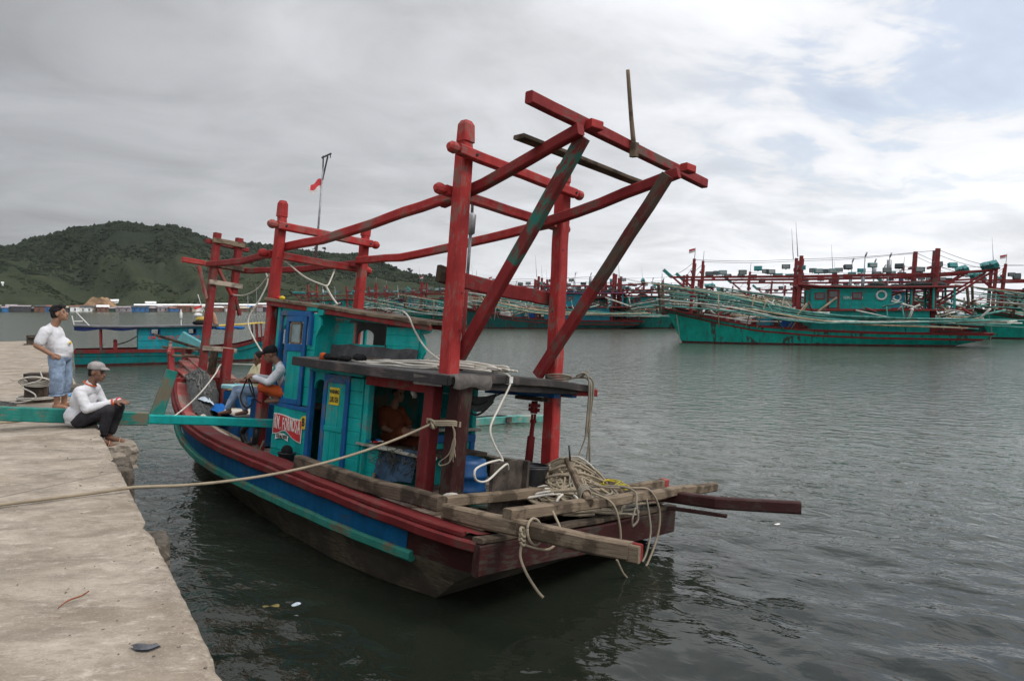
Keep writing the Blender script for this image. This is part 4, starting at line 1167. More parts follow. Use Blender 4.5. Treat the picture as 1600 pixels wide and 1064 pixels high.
def build_hull():
    n = 64
    def row(xs, xe, bfac, zoff, flare):
        r = []
        for i in range(n + 1):
            t = i / n; x = xs + (xe - xs) * t
            X = -1.5 + (9.15 + 1.5) * t
            b = max(gb(X) - flare - (.0 if t < .6 else 0), 0.015) if bfac is None else bfac(t)
            r.append((x, b, zoff(X, t)))
        return r
    WL = [(0, 1.50), (.10, 1.56), (.22, 1.52), (.38, 1.30), (.58, .92), (.75, .52), (.88, .22), (1, .02)]
    wl = lambda t: lerp_tab(t, WL)
    rows = [row(-.1, 6.8, lambda t: wl(t) * .30, lambda X, t: -.95, 0),
            row(-.35, 7.7, lambda t: wl(t) * .82, lambda X, t: -.50, 0),
            row(-.62, 8.22, wl, lambda X, t: -.16, 0),
            row(-1.02, 8.52, lambda t: .52 * wl(t) + .48 * max(gb(-1.5 + 10.65 * t) - .07, .01), lambda X, t: .12 + .10 * t, 0),
            row(-1.40, 8.78, None, lambda X, t: gz(X) * .60 - .09 + .12 * t * t, .085),
            row(-1.48, 8.98, None, lambda X, t: gz(X) - .13, .045),
            row(-1.5, 9.15, None, lambda X, t: gz(X), .02)]
    mb = MB(); skin_rows(mb, rows, 0, 4)
    for k in range(4):          # tucked stern below the transom
        r0, r1 = rows[k], rows[k + 1]
        mb.face([len(mb.v) + q for q in range(4)], [(0, 0), (1, 0), (1, .3), (0, .3)]); mb.v.extend([r0[0], (r0[0][0], -r0[0][1], r0[0][2]), (r1[0][0], -r1[0][1], r1[0][2]), r1[0]])
    mb.build('hull', HULL_DARK, boat)
    # blue strake between rub rail and wale; ends short of the stern
    mb = MB(); k0 = 6
    blue = [[(p[0], p[1] + .006, p[2]) for p in rows[4][k0:]], [(p[0], p[1] + .006, p[2]) for p in rows[5][k0:]]]
    skin_rows(mb, blue, 0, 1); mb.build('topside', BLUE_DEEP, boat)
    mb = MB(); skin_rows(mb, [rows[4][:k0 + 1], rows[5][:k0 + 1]], 0, 1); skin_rows(mb, rows, 5, 6); mb.build('sheer_strake', MAROON, boat)
    # wale: two red timbers one above the other, the upper thinner
    for s in (1, -1):
        P = [(-1.5 + 10.55 * i / 44, s * (gb(-1.5 + 10.6 * i / 44) + .00), gz(-1.5 + 10.6 * i / 44) - .075) for i in range(45)]
        MB().beam(P, .075, .105, ch=.02, jit=.005, seg=.3).build('wale', RED_DARK, boat)
        P = [(-1.3 + 10.35 * i / 40, s * (gb(-1.3 + 10.4 * i / 40) - .03), gz(-1.3 + 10.4 * i / 40) + .005) for i in range(41)]
        MB().beam(P, .05, .06, ch=.012, jit=.004, seg=.3).build('wale', RED_DARK, boat)
        P = [(-.55 + 9.2 * i / 40, s * (gb(-.55 + 9.35 * i / 40) - .075), (gz(-.55 + 9.35 * i / 40) * .60 - .115 + .12 * ((i / 40) ** 2))) for i in range(41)]
        MB().beam(P, .10, .115, ch=.04, jit=.004, seg=.3).build('rub_rail', GREEN_RUB, boat)
    # covering board: broad and pale red at the bow, bare further aft
    for s in (1, -1):
        for a, b, m, w in ((5.6, 9.0, RED_PALE, .30), (1.9, 5.55, RED_DARK, .26), (-1.45, 1.85, RED_DARK, .20)):
            mb = MB(); nn = 24
            def fn(u, v):
                x = a + (b - a) * u; y = max(gb(x) - .05 - w * v, .0 if x > 8.3 else .02)
                return (x, s * y, gz(x) + .036 - .01 * v + .004 * sm_noise((x, v, s), 3))
            mb.grid(fn if s < 0 else fn, nn, 3, False, (b - a, .3)); mb.build('covering_board', m, boat)
    # inside planking so the bulwark has thickness
    mb = MB()
    inn = [[(p[0], max(p[1] - .09, .01), p[2]) for p in rows[3]], [(p[0], max(p[1] - .09, .01), p[2]) for p in rows[4]], [(p[0], max(p[1] - .07, .01), p[2]) for p in rows[6]]]
    skin_rows(mb, inn, 0, 2); mb.build('inner_planking', WOOD_DARK, boat)
    # transom
    mb = MB(); zt = .66
    mb.beam([(-1.53, 1.88, .50), (-1.56, .6, .49), (-1.56, -.6, .49), (-1.53, -1.86, .50)], .09, .30, ch=.015, jit=.008, seg=.3)
    mb.build('transom', MAROON, boat)
    MB().beam([(-1.52, 1.86, .68), (-1.52, -1.86, .68)], .14, .05, ch=.01, jit=.006, seg=.3).build('transom_cap', WOOD_DARK, boat)
    # deck planks fore and aft
    k = 0
    for j in range(16):
        y = -1.68 + .224 * j
        xs = [x for x in np.arange(-1.45, 7.9, .05) if gb(x) - .12 > abs(y) + .1]
        if not xs: continue
        x0, x1 = max(xs[0], -.62), xs[-1]; cut = x0 + (x1 - x0) * random.uniform(.35, .65)
        for a, b in ((x0, cut - .006), (cut + .006, x1)):
            zz = lambda x: .60 if x < 4.5 else .60 + (x - 4.5) * .085
            MB().beam([(a, y, zz(a) + random.uniform(-.004, .004)), ((a + b) / 2, y, zz((a + b) / 2)), (b, y, zz(b))], .212, .04, ch=.006, jit=.003, seg=.8).build('deck_plank', DECK, boat)
    MB().beam([(-.64, 1.68, .56), (-.64, -1.68, .56)], .07, .14).build('hold_coaming', WOOD_DARK, boat)
    # foredeck, raised, red
    for j in range(7):
        y = -.66 + .22 * j; x1 = max([x for x in np.arange(7.95, 9.05, .02) if gb(x) - .06 > abs(y)], default=0)
        if x1 < 8.1: continue
        MB().beam([(7.95, y, gz(7.95) + .12), (x1, y, gz(x1) + .05)], .21, .04, ch=.006, jit=.003).build('foredeck_plank', RED_PALE, boat)
    MB().beam([(7.96, -.78, 1.58), (7.96, .78, 1.58)], .08, .2).build('foredeck_beam', RED_OLD, boat)
    MB().beam([(8.98, 0, 1.1), (9.12, 0, 1.7), (9.20, 0, 2.25)], .15, .18, (1, 0, 0)).build('stem_head', RED_OLD, boat)
    MB().beam([(9.18, .16, 2.50), (8.95, -.16, 2.30)], .22, .24, (0, 0, 1), .02).build('stem_block', CYANP, boat)
    # planks lashed across the bow and their brace
    for a, b, w, h, m in (((8.8, .84, 2.49), (8.8, -.05, 2.28), .08, .05, WOOD_DARK), ((8.5, .80, 2.25), (8.5, -.55, 2.27), .09, .045, WOOD), ((8.2, .74, 2.11), (8.2, -.55, 2.10), .10, .045, WOOD), ((8.95, .45, 2.36), (8.15, .82, 2.16), .06, .05, RED_PALE)):
        MB().beam([a, b], w, h, jit=.006).build('bow_plank', m, boat)
    MB().beam([(8.3, .72, 2.2), (8.0, .78, 1.62)], .11).build('bow_bracket', RED_OLD, boat)
    # bare timber along the port rail aft, and the stern staging
    B = WOOD
    MB().beam([(1.95, 1.68, .94), (.6, 1.70, .90), (-.72, 1.62, .87)], .14, .16, ch=.015, jit=.008).build('rail_timber', WOOD_DARK, boat)
    MB().beam([(1.95, -1.66, .86), (-.72, -1.6, .86)], .15, .15, ch=.015, jit=.008).build('rail_timber', WOOD_DARK, boat)
    tt = MB(); tt.beam([(-.80, 1.62, .82), (-1.8, 1.56, .82), (-2.95, 1.42, .838)], .14, .155, ch=.02, jit=.010)
    o = tt.build('stern_outrigger', B, boat); 
    MB().beam([(-2.94, 1.455, .838), (-3.05, 1.445, .84)], .05, .15, ch=.01, jit=.006).build('outrigger_cheek', B, boat)
    MB().beam([(-2.94, 1.38, .838), (-3.03, 1.372, .84)], .04, .145, ch=.01, jit=.006).build('outrigger_cheek', RED_OLD, boat)
    MB().beam([(-1.2, -1.62, .82), (-2.2, -1.72, .86), (-3.05, -2.28, .90)], .15, .15, ch=.02, jit=.006).build('stern_outrigger', MAROON, boat)
    MB().beam([(-1.6, -1.62, .70), (-2.35, -1.74, .72)], .06, .045).build('outrigger_strut', MAROON, boat)
    MB().beam([(-.70, 1.55, .88), (-.66, .2, .86), (-.62, -1.2, .86)], .10, .115, ch=.015, jit=.008).build('stern_beam', B, boat)
    MB().beam([(-1.66, 1.62, .935), (-1.66, 0, .92), (-1.68, -2.72, .91)], .12, .115, ch=.015, jit=.012).build('stern_beam', B, boat)
    MB().beam([(-1.05, -.5, .86), (-1.06, -2.35, .88)], .105, .115, ch=.015, jit=.008).build('stern_beam', B, boat)
    MB().beam([(-1.055, -2.352, .88), (-1.062, -2.47, .881)], .109, .119, ch=.015, jit=.002).build('painted_end', RED, boat)
    for x in (-.2, .25):
        MB().beam([(x, 1.5, .62), (x, -1.5, .62)], .08, .05).build('deck_cleat', WOOD_DARK, boat)
build_hull()

def knob_bar(mb, a, b, w, h, up=(0, 0, 1)):
    """a cross bar with its two ends cut to round knobs"""
    a, b = Vector(a), Vector(b); d = (b - a).normalized()
    mb.beam([a + d * .16, b - d * .16], w, h, up, .015, .004)
    for p, q in ((a + d * .17, a), (b - d * .17, b)):
        dd = (q - p).normalized()
        mb.tube([p, p + dd * .035, p + dd * .05, p + dd * .08, p + dd * .13, q], .05, 10, radii=[h * .36, h * .36, h * .50, h * .58, h * .55, h * .30], smooth=False)
    return mb

def build_gallows():
    def post(x0, y0, z0, x1, y1, z1, w, m=RED, head=True, name='gallows_post'):
        a, b = Vector((x0, y0, z0)), Vector((x1, y1, z1)); d = b - a; L = d.length; d.normalize()
        if head:
            pts = [a, b - d * .34, b - d * .33, b - d * .27, b - d * .26, b - d * .05, b]
            sc = [1.05, .98, .86, .84, 1.0, .92, .62]
        else: pts = [a, b]; sc = [1.02, .97]
        mb = MB(); mb.beam(pts, w, w, (1, 0, 0), .016, .006, .40, sc)
        o = mb.build(name, m, boat)
        bl = MB()
        for k in range(int(L * 1.1)):
            p = a + d * random.uniform(.3, L - .4)
            sx = random.choice(((0, w / 2, 0), (-w / 2, 0, 0))); q = p + Vector(sx) + Vector((0 if sx[0] else random.uniform(-.05, .05), 0 if sx[1] else random.uniform(-.05, .05), 0))
            n = Vector(sx).normalized(); bl.tube([q - n * .01, q + n * .008], random.uniform(.008, .013), 7)
        bl.build('bolt', DARKMETAL, o); return o
    post(-.01, .987, 2.20, .03, .987, 5.30, .175)
    post(-.10, -.987, .45, .06, -.987, 5.29, .18)
    post(4.465, .837, .60, 4.345, .837, 4.78, .145)
    post(4.465, -.837, .60, 4.364, -.837, 4.78, .145)
    # under the roof the port leg stands on two timbers side by side
    post(.25, 1.02, .50, .19, 1.02, 2.14, .175, RED_DARK, False, 'support_post')
    post(-.10, .90, .50, -.15, .90, 2.12, .215, MAROON, False, 'support_post')
    for a, b in (((-.15, 1.41, 4.855), (-.15, -1.19, 4.855)), ((.16, 1.29, 4.435), (.16, -1.33, 4.42)), ((4.24, 1.13, 4.35), (4.24, -1.05, 4.375)), ((4.56, 1.07, 3.914), (4.56, -1.165, 3.938))):
        o = knob_bar(MB(), a, b, .105, .125).build('crossbar', RED, boat)
    for (x, z, y) in ((-.21, 4.855, .987), (-.21, 4.855, -.987), (4.18, 4.36, .837), (4.18, 4.37, -.837)):
        MB().tube([(x + .03, y, z), (x - .01, y, z)], .018, 8).build('bolt', DARKMETAL, boat)
    MB().beam([(.13, 1.15, 3.42), (.13, .2, 3.36), (.13, -.95, 3.37)], .06, .19, ch=.012, jit=.010).build('low_bar', RED_OLD, boat)
    MB().beam([(.128, 1.16, 3.42), (.128, 1.02, 3.41)], .075, .205, ch=.01, jit=.004, seg=0).build('bar_end', WOOD_DARK, boat)
    # long beams, each of lapped timbers
    for s, pts in ((1, [(7.95, .28, 3.97), (6.2, .48, 3.93), (4.6, .70, 3.985), (3.3, .74, 4.09), (2.0, .78, 4.235), (.25, .85, 4.46)]), (-1, [(7.95, -.46, 3.95), (6.2, -.6, 3.94), (4.35, -.70, 4.0), (3.2, -.74, 4.06), (2.05, -.78, 4.18), (.02, -.85, 4.43)])):
        MB().beam(pts[:3], .10, .11, ch=.015, jit=.007).build('long_beam', RED_OLD, boat)
        MB().beam([Vector(p) + Vector((0, 0, .06 if i == 0 else 0)) for i, p in enumerate(pts[2:])], .10, .125, ch=.015, jit=.006).build('long_beam', RED, boat)
        e1 = (-1.70, .955, 4.925) if s > 0 else (-1.80, -.955, 4.935)
        p0 = Vector(pts[-1]) + Vector((.35, -.005 * s, -.06))
        MB().beam([p0 + Vector((0, -.09 * s, 0)), Vector(pts[-1]) + Vector((-.4, -.06 * s, .09)), e1], .105, .135, ch=.015, jit=.006).build('long_beam', RED_OLD, boat)
        # brace from the post's foot to the beam's end
        a = (.02, .80, 2.45) if s > 0 else (.10, -.80, 2.28)
        e2 = (-1.66, .845, 4.88) if s > 0 else (-1.72, -.845, 4.88)
        av, ev = Vector(a), Vector(e2)
        MB().beam([av, av.lerp(ev, .46)], .10, .155, (1, 0, 0), .012, .005).build('brace', RED_OLD, boat)
        MB().beam([av.lerp(ev, .46), ev], .10, .155, (1, 0, 0), .012, .005).build('brace', RED_GREEN if s > 0 else RED_BARE, boat, label='upper half of the brace, worn through to old green paint' if s > 0 else 'upper half of the brace, worn to bare wood')
        MB().beam([Vector(e1) + Vector((.02, -.14 * 1, .105)), Vector(e1) + Vector((-.02, -.30, .105))], .13, .10, ch=.012).build('chock', RED, boat)
    MB().beam([(-1.60, 1.70, 5.045), (-1.60, .2, 5.055), (-1.60, -2.02, 5.075)], .10, .125, ch=.012, jit=.004).build('top_bar', RED_OLD, boat)
    MB().beam([(-1.10, 1.26, 4.855), (-1.10, .4, 4.88), (-1.10, -1.19, 4.93)], .16, .05, ch=.008, jit=.006).build('top_plank', WOOD_DARK, boat)
    mb = MB(); mb.tube([(-1.68, -.11, 4.93), (-1.68, -.08, 5.1), (-1.67, -.02, 5.35), (-1.68, .07, 5.62), (-1.67, .12, 5.87)], .03, 8, radii=[.032, .030, .026, .024, .022], spline=3); mb.build('upright_pole', WOOD, boat)
    mb = MB(); mb.beam([(-1.68, -.12, 4.92), (-1.68, -.10, 5.08)], .085, .09, (1, 0, 0)); mb.build('pole_socket', WOOD, boat)
    # bow mast: two posts with rungs, a bar across and short braces
    post(7.92, .225, 1.55, 7.9, .185, 4.62, .135, RED_OLD, False, 'bow_mast_post')
    post(7.92, -.215, .85, 7.9, -.295, 4.60, .135, RED_OLD, False, 'bow_mast_post')
    post(7.66, -.10, 1.0, 7.66, -.15, 2.32, .17, RED_OLD, False, 'bow_bitt')
    post(8.15, -.05, 1.5, 8.15, -.10, 2.25, .13, WOOD_DARK, False, 'bow_bitt')
    for z, m in ((4.46, WOOD), (3.98, WOOD_DARK), (3.62, WOOD_PALE), (2.30, WOOD_PALE)):
        MB().beam([(7.82, .30, z), (7.82, -.40, z - .01)], .05, .095, ch=.006, jit=.006).build('rung', m, boat)
    MB().beam([(7.99, .36, 4.44), (7.99, -.55, 4.40)], .07, .09).build('mast_bar', RED_OLD, boat)
    MB().beam([(7.99, .80, 3.985), (7.99, -.72, 3.975)], .09, .10, ch=.012).build('mast_bar', RED, boat)
    for a, b, m in (((7.86, .52, 3.9), (7.86, .31, 3.28), RED_PALE), ((7.86, .12, 3.9), (7.86, -.20, 3.42), RED), ((7.86, -.31, 3.33), (7.86, -.42, 3.02), RED_OLD)):
        MB().beam([a, b], .06, .085, (1, 0, 0)).build('mast_brace', m, boat)
    # exhaust stack behind the port leg, the steering shaft under the roof
    mb = MB(); mb.tube([(.5, .29, 2.25), (.5, .31, 3.55)], .026, 8); mb.build('exhaust_pipe', RED_OLD, boat)
    mb = MB(); mb.tube([(.5, .31, 3.50), (.5, .315, 4.10)], .022, 8); mb.tube([(.5, .31, 3.47), (.5, .31, 3.53)], .045, 9)
    mb.lathe([(.02, 4.06), (.058, 4.09), (.060, 4.33), (.02, 4.36)], (.5, .315, 0), 12); mb.tube([(.5, .315, 4.34), (.5, .33, 4.66)], .02, 8); mb.build('exhaust_silencer', GREYMETAL, boat)
    mb = MB(); mb.tube([(.20, -.90, 1.92), (.20, -.90, 1.75)], .06, 10, radii=[.045, .05]); mb.box((.20, -.90, 1.86), (.05, .20, .05)); mb.box((.20, -.90, 1.80), (.16, .06, .05))
    mb.tube([(.20, -.93, 1.74), (.20, -.93, 1.63)], .018, 6); mb.tube([(.20, -.87, 1.74), (.20, -.87, 1.63)], .018, 6); mb.tube([(.20, -.94, 1.64), (.20, -.86, 1.64)], .03, 8)
    mb.tube([(.20, -.90, 1.66), (.21, -.895, 1.44), (.21, -.895, 1.42), (.22, -.885, 1.00)], .04, 12, radii=[.03, .032, .055, .058]); mb.build('drive_shaft', RED_OLD, boat)
build_gallows()

def wall_planks(x0, x1, y, z0, z1, n, mat, name='wall_plank', t=.035, lap=.012):
    for k in range(n):
        a, b = z0 + (z1 - z0) * k / n, z0 + (z1 - z0) * (k + 1) / n
        MB().beam([(x0, y + random.uniform(-.003, .003), (a + b) / 2), (x1, y + random.uniform(-.003, .003), (a + b) / 2)], t, b - a - .0012, ch=.008, jit=.0008, seg=.5).build(name, mat, boat)

def build_cabin():
    # ---- lower house, port side, from forward to aft
    wall_planks(2.99, 3.95, .90, .62, 1.52, 4, TEAL)
    MB().beam([(2.94, .915, .60), (2.94, .915, 2.12)], .085, .085, (1, 0, 0), .008, .003).build('door_post', BLUE, boat)
    # arched head over the doorway
    xa, xb, zt, zs = 2.57, 2.90, 2.09, 1.86
    out = [(xb, .915, zt), (xb, .915, zs - .02)] 
    cx, r = (xa + xb) / 2, (xb - xa) / 2 - .015
    out += [(cx + r * math.cos(a), .915, zs + r * .85 * math.sin(a)) for a in np.linspace(0, PI, 13)] + [(xa, .915, zs - .02), (xa, .915, zt)]
    MB().prism(out, (0, -1, 0), .04).build('door_arch', TEAL, boat)
    # sliding door leaf: blue frame, teal panels, rail
    d = MB()
    for x in (2.03, 2.55): d.beam([(x, .945, .64), (x, .945, 2.08)], .04, .085, (1, 0, 0), .006, .002)
    d.beam([(2.07, .945, 2.02), (2.51, .945, 2.02)], .04, .12, ch=.006, jit=.002); d.beam([(2.07, .945, .68), (2.51, .945, .68)], .04, .10, ch=.006, jit=.002)
    dl = dl_low = d.build('cabin_door', BLUE, boat)
    for k in range(3):
        x = 2.145 + .145 * k
        MB().beam([(x, .938, .72), (x, .938, 1.28)], .025, .138, (1, 0, 0), .004, .002).build('door_board', TEAL, dl)
        MB().beam([(x, .938, 1.36), (x, .938, 1.97)], .025, .138, (1, 0, 0), .004, .002).build('door_board', TEAL, dl)
    MB().beam([(2.075, .945, 1.32), (2.505, .945, 1.32)], .04, .075, ch=.006, jit=.002).build('door_rail', TEAL, dl)
    MB().beam([(3.02, .925, 2.135), (1.70, .925, 2.115)], .05, .075, ch=.006, jit=.003).build('fascia', TEAL, boat)
    wall_planks(1.70, 1.985, .905, .60, 2.06, 8, TEAL, t=.05)
    MB().beam([(1.64, .87, 1.18), (1.64, .87, 2.05)], .10, .10, (1, 0, 0), .008, .003).build('opening_jamb', TEAL, boat)
    wall_planks(.35, 1.69, .80, .62, 1.16, 3, TEAL)
    MB().box((1.675, .85, .90), (.03, .10, .58)).build('jamb_panel', TEAL, boat)
    MB().beam([(1.76, .86, 1.185), (.30, .86, 1.175)], .16, .035, ch=.006, jit=.004).build('sill', CREAMT, boat)
    MB().beam([(1.62, .93, 2.06), (.26, .95, 2.03)], .06, .13, ch=.008, jit=.003).build('header_beam', RED_OLD, boat)
    # inside: bunk, far wall, floor, bulkheads
    wall_planks(1.46, 3.95, -.90, .60, 2.10, 7, TEAL)
    MB().beam([(1.40, -.90, .60), (1.40, -.90, 2.10)], .10, .10, (1, 0, 0)).build('corner_post', TEAL, boat)
    MB().box((1.75, .02, 1.10), (1.75, 1.5, .05)).build('bunk', WOOD_DARK, boat)
    MB().box((2.62, -.15, 1.35), (.04, 1.4, 1.5)).build('bulkhead', TEAL_OLD, boat)
    MB().box((3.95, 0, 1.08), (.04, 1.78, .90)).build('front_wall', TEAL, boat)
    MB().box((3.55, 0, 1.53), (.85, 1.76, .04)).build('wheelhouse_floor', WOOD_DARK, boat)
    # low bulkhead aft, teal panel in a blue frame
    MB().beam([(1.34, -.86, .62), (1.34, -.86, 1.30)], .10, .07, (1, 0, 0)).build('bulkhead_post', BLUE, boat)
    MB().beam([(1.33, -.90, 1.27), (1.33, .1, 1.27)], .06, .12).build('bulkhead_rail', BLUE, boat)
    MB().box((1.35, -.36, .92), (.03, .98, .60)).build('bulkhead_panel', TEAL, boat)
    MB().beam([(1.32, -.98, 1.40), (1.32, .3, 1.40)], .12, .04).build('bulkhead_sill', CREAMT, boat)
    # lower roof: cambered slab under grey felt, its edge boards, torn fringe aft
    def rz(x, y):
        e = np.interp(x, [-.6, -.2, 1.5, 3.0], [2.205, 2.215, 2.245, 2.285])
        return e + .05 * (1 - min(1, (y / 1.25) ** 2)) + (0 if y > 0 else -.005)
    mb = MB()
    def edge_x(y): return -.24 - .12 * (1.18 - y) / 2.5
    def top(u, v):
        y = 1.18 - 2.52 * v; x = 3.02 + (edge_x(y) - 3.02) * u
        return (x, y, rz(x, y) + .004 * sm_noise((x, y, 0), 4))
    def bot(u, v):
        p = top(u, v); return (p[0], p[1], p[2] - .10)
    mb.grid(top, 18, 12, True, (3.2, 2.5)); mb.grid(lambda u, v: bot(u, 1 - v), 18, 12, True, (3.2, 2.5))
    for f in (lambda a: (a, 0), lambda a: (a, 1), lambda a: (0, a), lambda a: (1, a)):
        mb.grid(lambda u, v, f=f: (lambda p: (p[0], p[1], p[2] - .10 * v))(top(*f(u))), 18, 1, False)
    mb.build('lower_roof', ROOF_TAR, boat)
    P = [(3.05 + (edge_x(1.2) - 3.05) * t, 1.20, rz(3.05 + (edge_x(1.2) - 3.05) * t, 1.2) - .062) for t in np.linspace(0, 1, 10)]
    MB().beam(P, .05, .125, ch=.01, jit=.004).build('roof_edge_board', ROOF_DARK, boat)
    P = [(edge_x(y) - .03, y, rz(edge_x(y), y) - .055) for y in np.linspace(1.22, -1.36, 9)]
    MB().beam(P, .05, .10, ch=.01, jit=.006).build('roof_edge_board', ROOF_DARK, boat)
    mb = MB(); mb.grid(lambda u, v: (edge_x(0) - .02 - .035 * math.sin(v * 3), 1.2 - .62 * u, rz(-.3, 1.0) + .012 - (.16 + .02 * math.sin(u * 9)) * v), 10, 4); mb.build('felt_corner', FELTP, boat)
    mb = MB(); mb.grid(lambda u, v: (-.15 + .5 * u, 1.222 + .004 * math.sin(v * 5), rz(-.1, 1.2) + .01 - .15 * v), 6, 3); mb.build('felt_corner', FELTP, boat)
    MB().quad_slab([(-.44, .38, 2.255), (-.44, .32, 2.255), (-.44, .32, 2.175), (-.44, .38, 2.175)], (-1, 0, 0), .008).build('tape', WHITE, boat)
    # beams under the roof
    for y, x1 in ((-.88, -.20), (-1.18, -.28)):
        MB().beam([(1.1, y, 2.03), (x1, y, 2.055)], .13 if y > -1 else .10, .12 if y > -1 else .09, ch=.012).build('roof_beam', BLUE, boat)
    MB().box((.22, -.9, 1.955), (.5, .24, .05)).build('shaft_bracket', STEEL, boat)
    MB().beam([(-.2, 1.1, 2.11), (-.28, -1.3, 2.10)], .10, .09).build('roof_beam', ROOF_DARK, boat)
    MB().beam([(-.25, -1.15, 2.09), (-.42, -1.48, 2.10)], .10, .10).build('roof_beam_end', RED_OLD, boat)
    # ---- wheelhouse: door bay flush with the lower wall, main wall set in behind it
    MB().beam([(4.07, .86, 1.50), (4.07, .86, 3.12)], .09, .07, (1, 0, 0), .006, .003).build('corner_post', TEAL, boat)
    MB().beam([(4.0, .875, 1.54), (4.0, .875, 2.97)], .06, .06, (1, 0, 0), .006, .003).build('door_jamb', BLUE, boat)
    MB().beam([(4.03, .88, 2.95), (3.17, .88, 2.935)], .06, .075, ch=.006, jit=.003).build('door_head', BLUE, boat)
    MB().beam([(4.08, .87, 1.53), (3.0, .89, 1.515)], .09, .06, ch=.006, jit=.003).build('door_sill', BLUE, boat)
    wall_planks(3.06, 4.10, .86, 2.98, 3.10, 1, TEAL)
    xa, xb, zs = 3.70, 3.97, 2.70
    cx, r = (xa + xb) / 2, (xb - xa) / 2 - .01
    out = [(xb, .86, 2.915), (xb, .86, zs)] + [(cx + r * math.cos(a), .86, zs + r * .8 * math.sin(a)) for a in np.linspace(0, PI, 11)] + [(xa, .86, zs), (xa, .86, 2.915)]
    MB().prism(out, (0, -1, 0), .03).build('door_arch', TEAL, boat)
    d = MB()
    for x in (3.30, 3.79): d.beam([(x, .895, 1.56), (x, .895, 2.90)], .035, .085, (1, 0, 0), .006, .002)
    for z, h in ((2.86, .09), (2.42, .11), (1.60, .08)): d.beam([(3.34, .895, z), (3.75, .895, z)], .035, h, ch=.006, jit=.002)
    dl = d.build('wheelhouse_door', BLUE, boat)
    for k in range(3): MB().beam([(3.41 + .135 * k, .888, 1.64), (3.41 + .135 * k, .888, 2.365)], .02, .13, (1, 0, 0), .004, .002).build('door_board', TEAL, dl)
    f = MB()
    for x in (3.405, 3.685): f.beam([(x, .893, 2.49), (x, .893, 2.80)], .03, .03, (1, 0, 0), .004, 0)
    for z in (2.49, 2.80): f.beam([(3.42, .893, z), (3.67, .893, z)], .03, .03, ch=.004, jit=0)
    f.build('pane_frame', WOOD, dl)
    MB().box((3.545, .888, 2.645), (.27, .012, .30)).build('pane', GLASS, dl)
    MB().beam([(3.16, .885, 2.47), (3.16, .885, 2.92)], .075, .06, (1, 0, 0), .02, .003).build('door_stop', BLUE, boat)
    wall_planks(3.05, 3.27, .845, 1.56, 2.95, 5, TEAL)
    out = [(3.05, .86, 3.02), (2.90, .86, 3.0), (2.92, .86, 2.93)] + [(3.05 - .11 * math.cos(a), .86, 2.75 + .17 * math.sin(a)) for a in np.linspace(1.4, .15, 6)] + [(3.05, .86, 2.6)]
    MB().prism(out, (0, -1, 0), .035).build('bracket', TEAL, boat)
    MB().box((3.05, .70, 2.66), (.03, .28, .72)).build('return_wall', TEAL, boat)
    def wz(x): return np.interp(x, [.9, 3.0, 4.3], [2.815, 2.96, 3.10])
    # main wall planks round a wide window
    zt = [(2.22, 2.535), (2.535, 2.69), (2.69, 2.845)]
    for i, (a, b) in enumerate(zt):
        for x0, x1 in (((1.06, 3.05),) if i == 0 else ((1.06, 1.76), (2.53, 3.05))):
            if i == 2 and x0 < 1.5: b2 = 2.80
            else: b2 = b
            MB().beam([(x0, .55, (a + b2) / 2), (x1, .55, (a + b2) / 2)], .035, b2 - a + .004, ch=.008, jit=.0008, seg=.4).build('wall_plank', TEAL, boat)
    MB().beam([(1.0, .55, 2.82), (1.76, .55, 2.875), (2.53, .55, 2.925), (3.05, .55, 2.965)], .035, .08, ch=.005, jit=.002).build('wall_plank', TEAL, boat)
    MB().beam([(2.515, .55, 2.54), (2.515, .55, 2.85)], .03, .05, (1, 0, 0)).build('window_jamb', RED_PALE, boat)
    MB().beam([(1.775, .55, 2.54), (1.775, .55, 2.84)], .02, .045, (1, 0, 0)).build('window_jamb', BLACKPL, boat)
    MB().beam([(1.76, .57, 2.19), (1.76, .57, 2.55)], .02, .02, (1, 0, 0)).build('batten', BLACKPL, boat)
    out = [(1.08, .55, 2.80), (.86, .55, 2.80), (.90, .55, 2.74)] + [(1.08 - .13 * math.cos(a), .55, 2.45 + .27 * math.sin(a)) for a in np.linspace(1.35, .1, 6)] + [(1.08, .55, 2.28)]
    MB().prism(out, (0, -1, 0), .035).build('bracket', TEAL, boat)
    # starboard wall with an arched opening, dark inside
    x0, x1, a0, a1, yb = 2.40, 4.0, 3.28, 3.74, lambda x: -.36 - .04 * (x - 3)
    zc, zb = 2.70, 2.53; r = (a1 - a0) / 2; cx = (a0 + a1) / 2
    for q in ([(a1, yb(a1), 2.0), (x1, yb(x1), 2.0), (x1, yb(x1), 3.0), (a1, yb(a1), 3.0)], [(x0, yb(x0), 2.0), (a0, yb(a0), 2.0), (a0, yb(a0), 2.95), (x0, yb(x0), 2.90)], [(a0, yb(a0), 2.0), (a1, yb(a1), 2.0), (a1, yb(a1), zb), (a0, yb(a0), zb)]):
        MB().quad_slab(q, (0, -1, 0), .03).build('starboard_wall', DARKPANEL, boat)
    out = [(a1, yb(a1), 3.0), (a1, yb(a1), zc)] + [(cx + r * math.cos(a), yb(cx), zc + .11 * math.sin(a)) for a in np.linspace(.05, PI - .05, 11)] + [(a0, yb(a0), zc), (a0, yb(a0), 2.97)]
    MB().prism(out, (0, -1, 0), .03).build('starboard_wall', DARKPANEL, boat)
    MB().box((4.09, -.0, 2.0), (.03, 1.60, .95)).build('wheelhouse_front', TEAL, boat)
    for y in (-.8, -.1, .55): MB().beam([(4.09, y, 2.45), (4.09, y, 3.1)], .06, .06, (1, 0, 0)).build('front_stanchion', TEAL, boat)
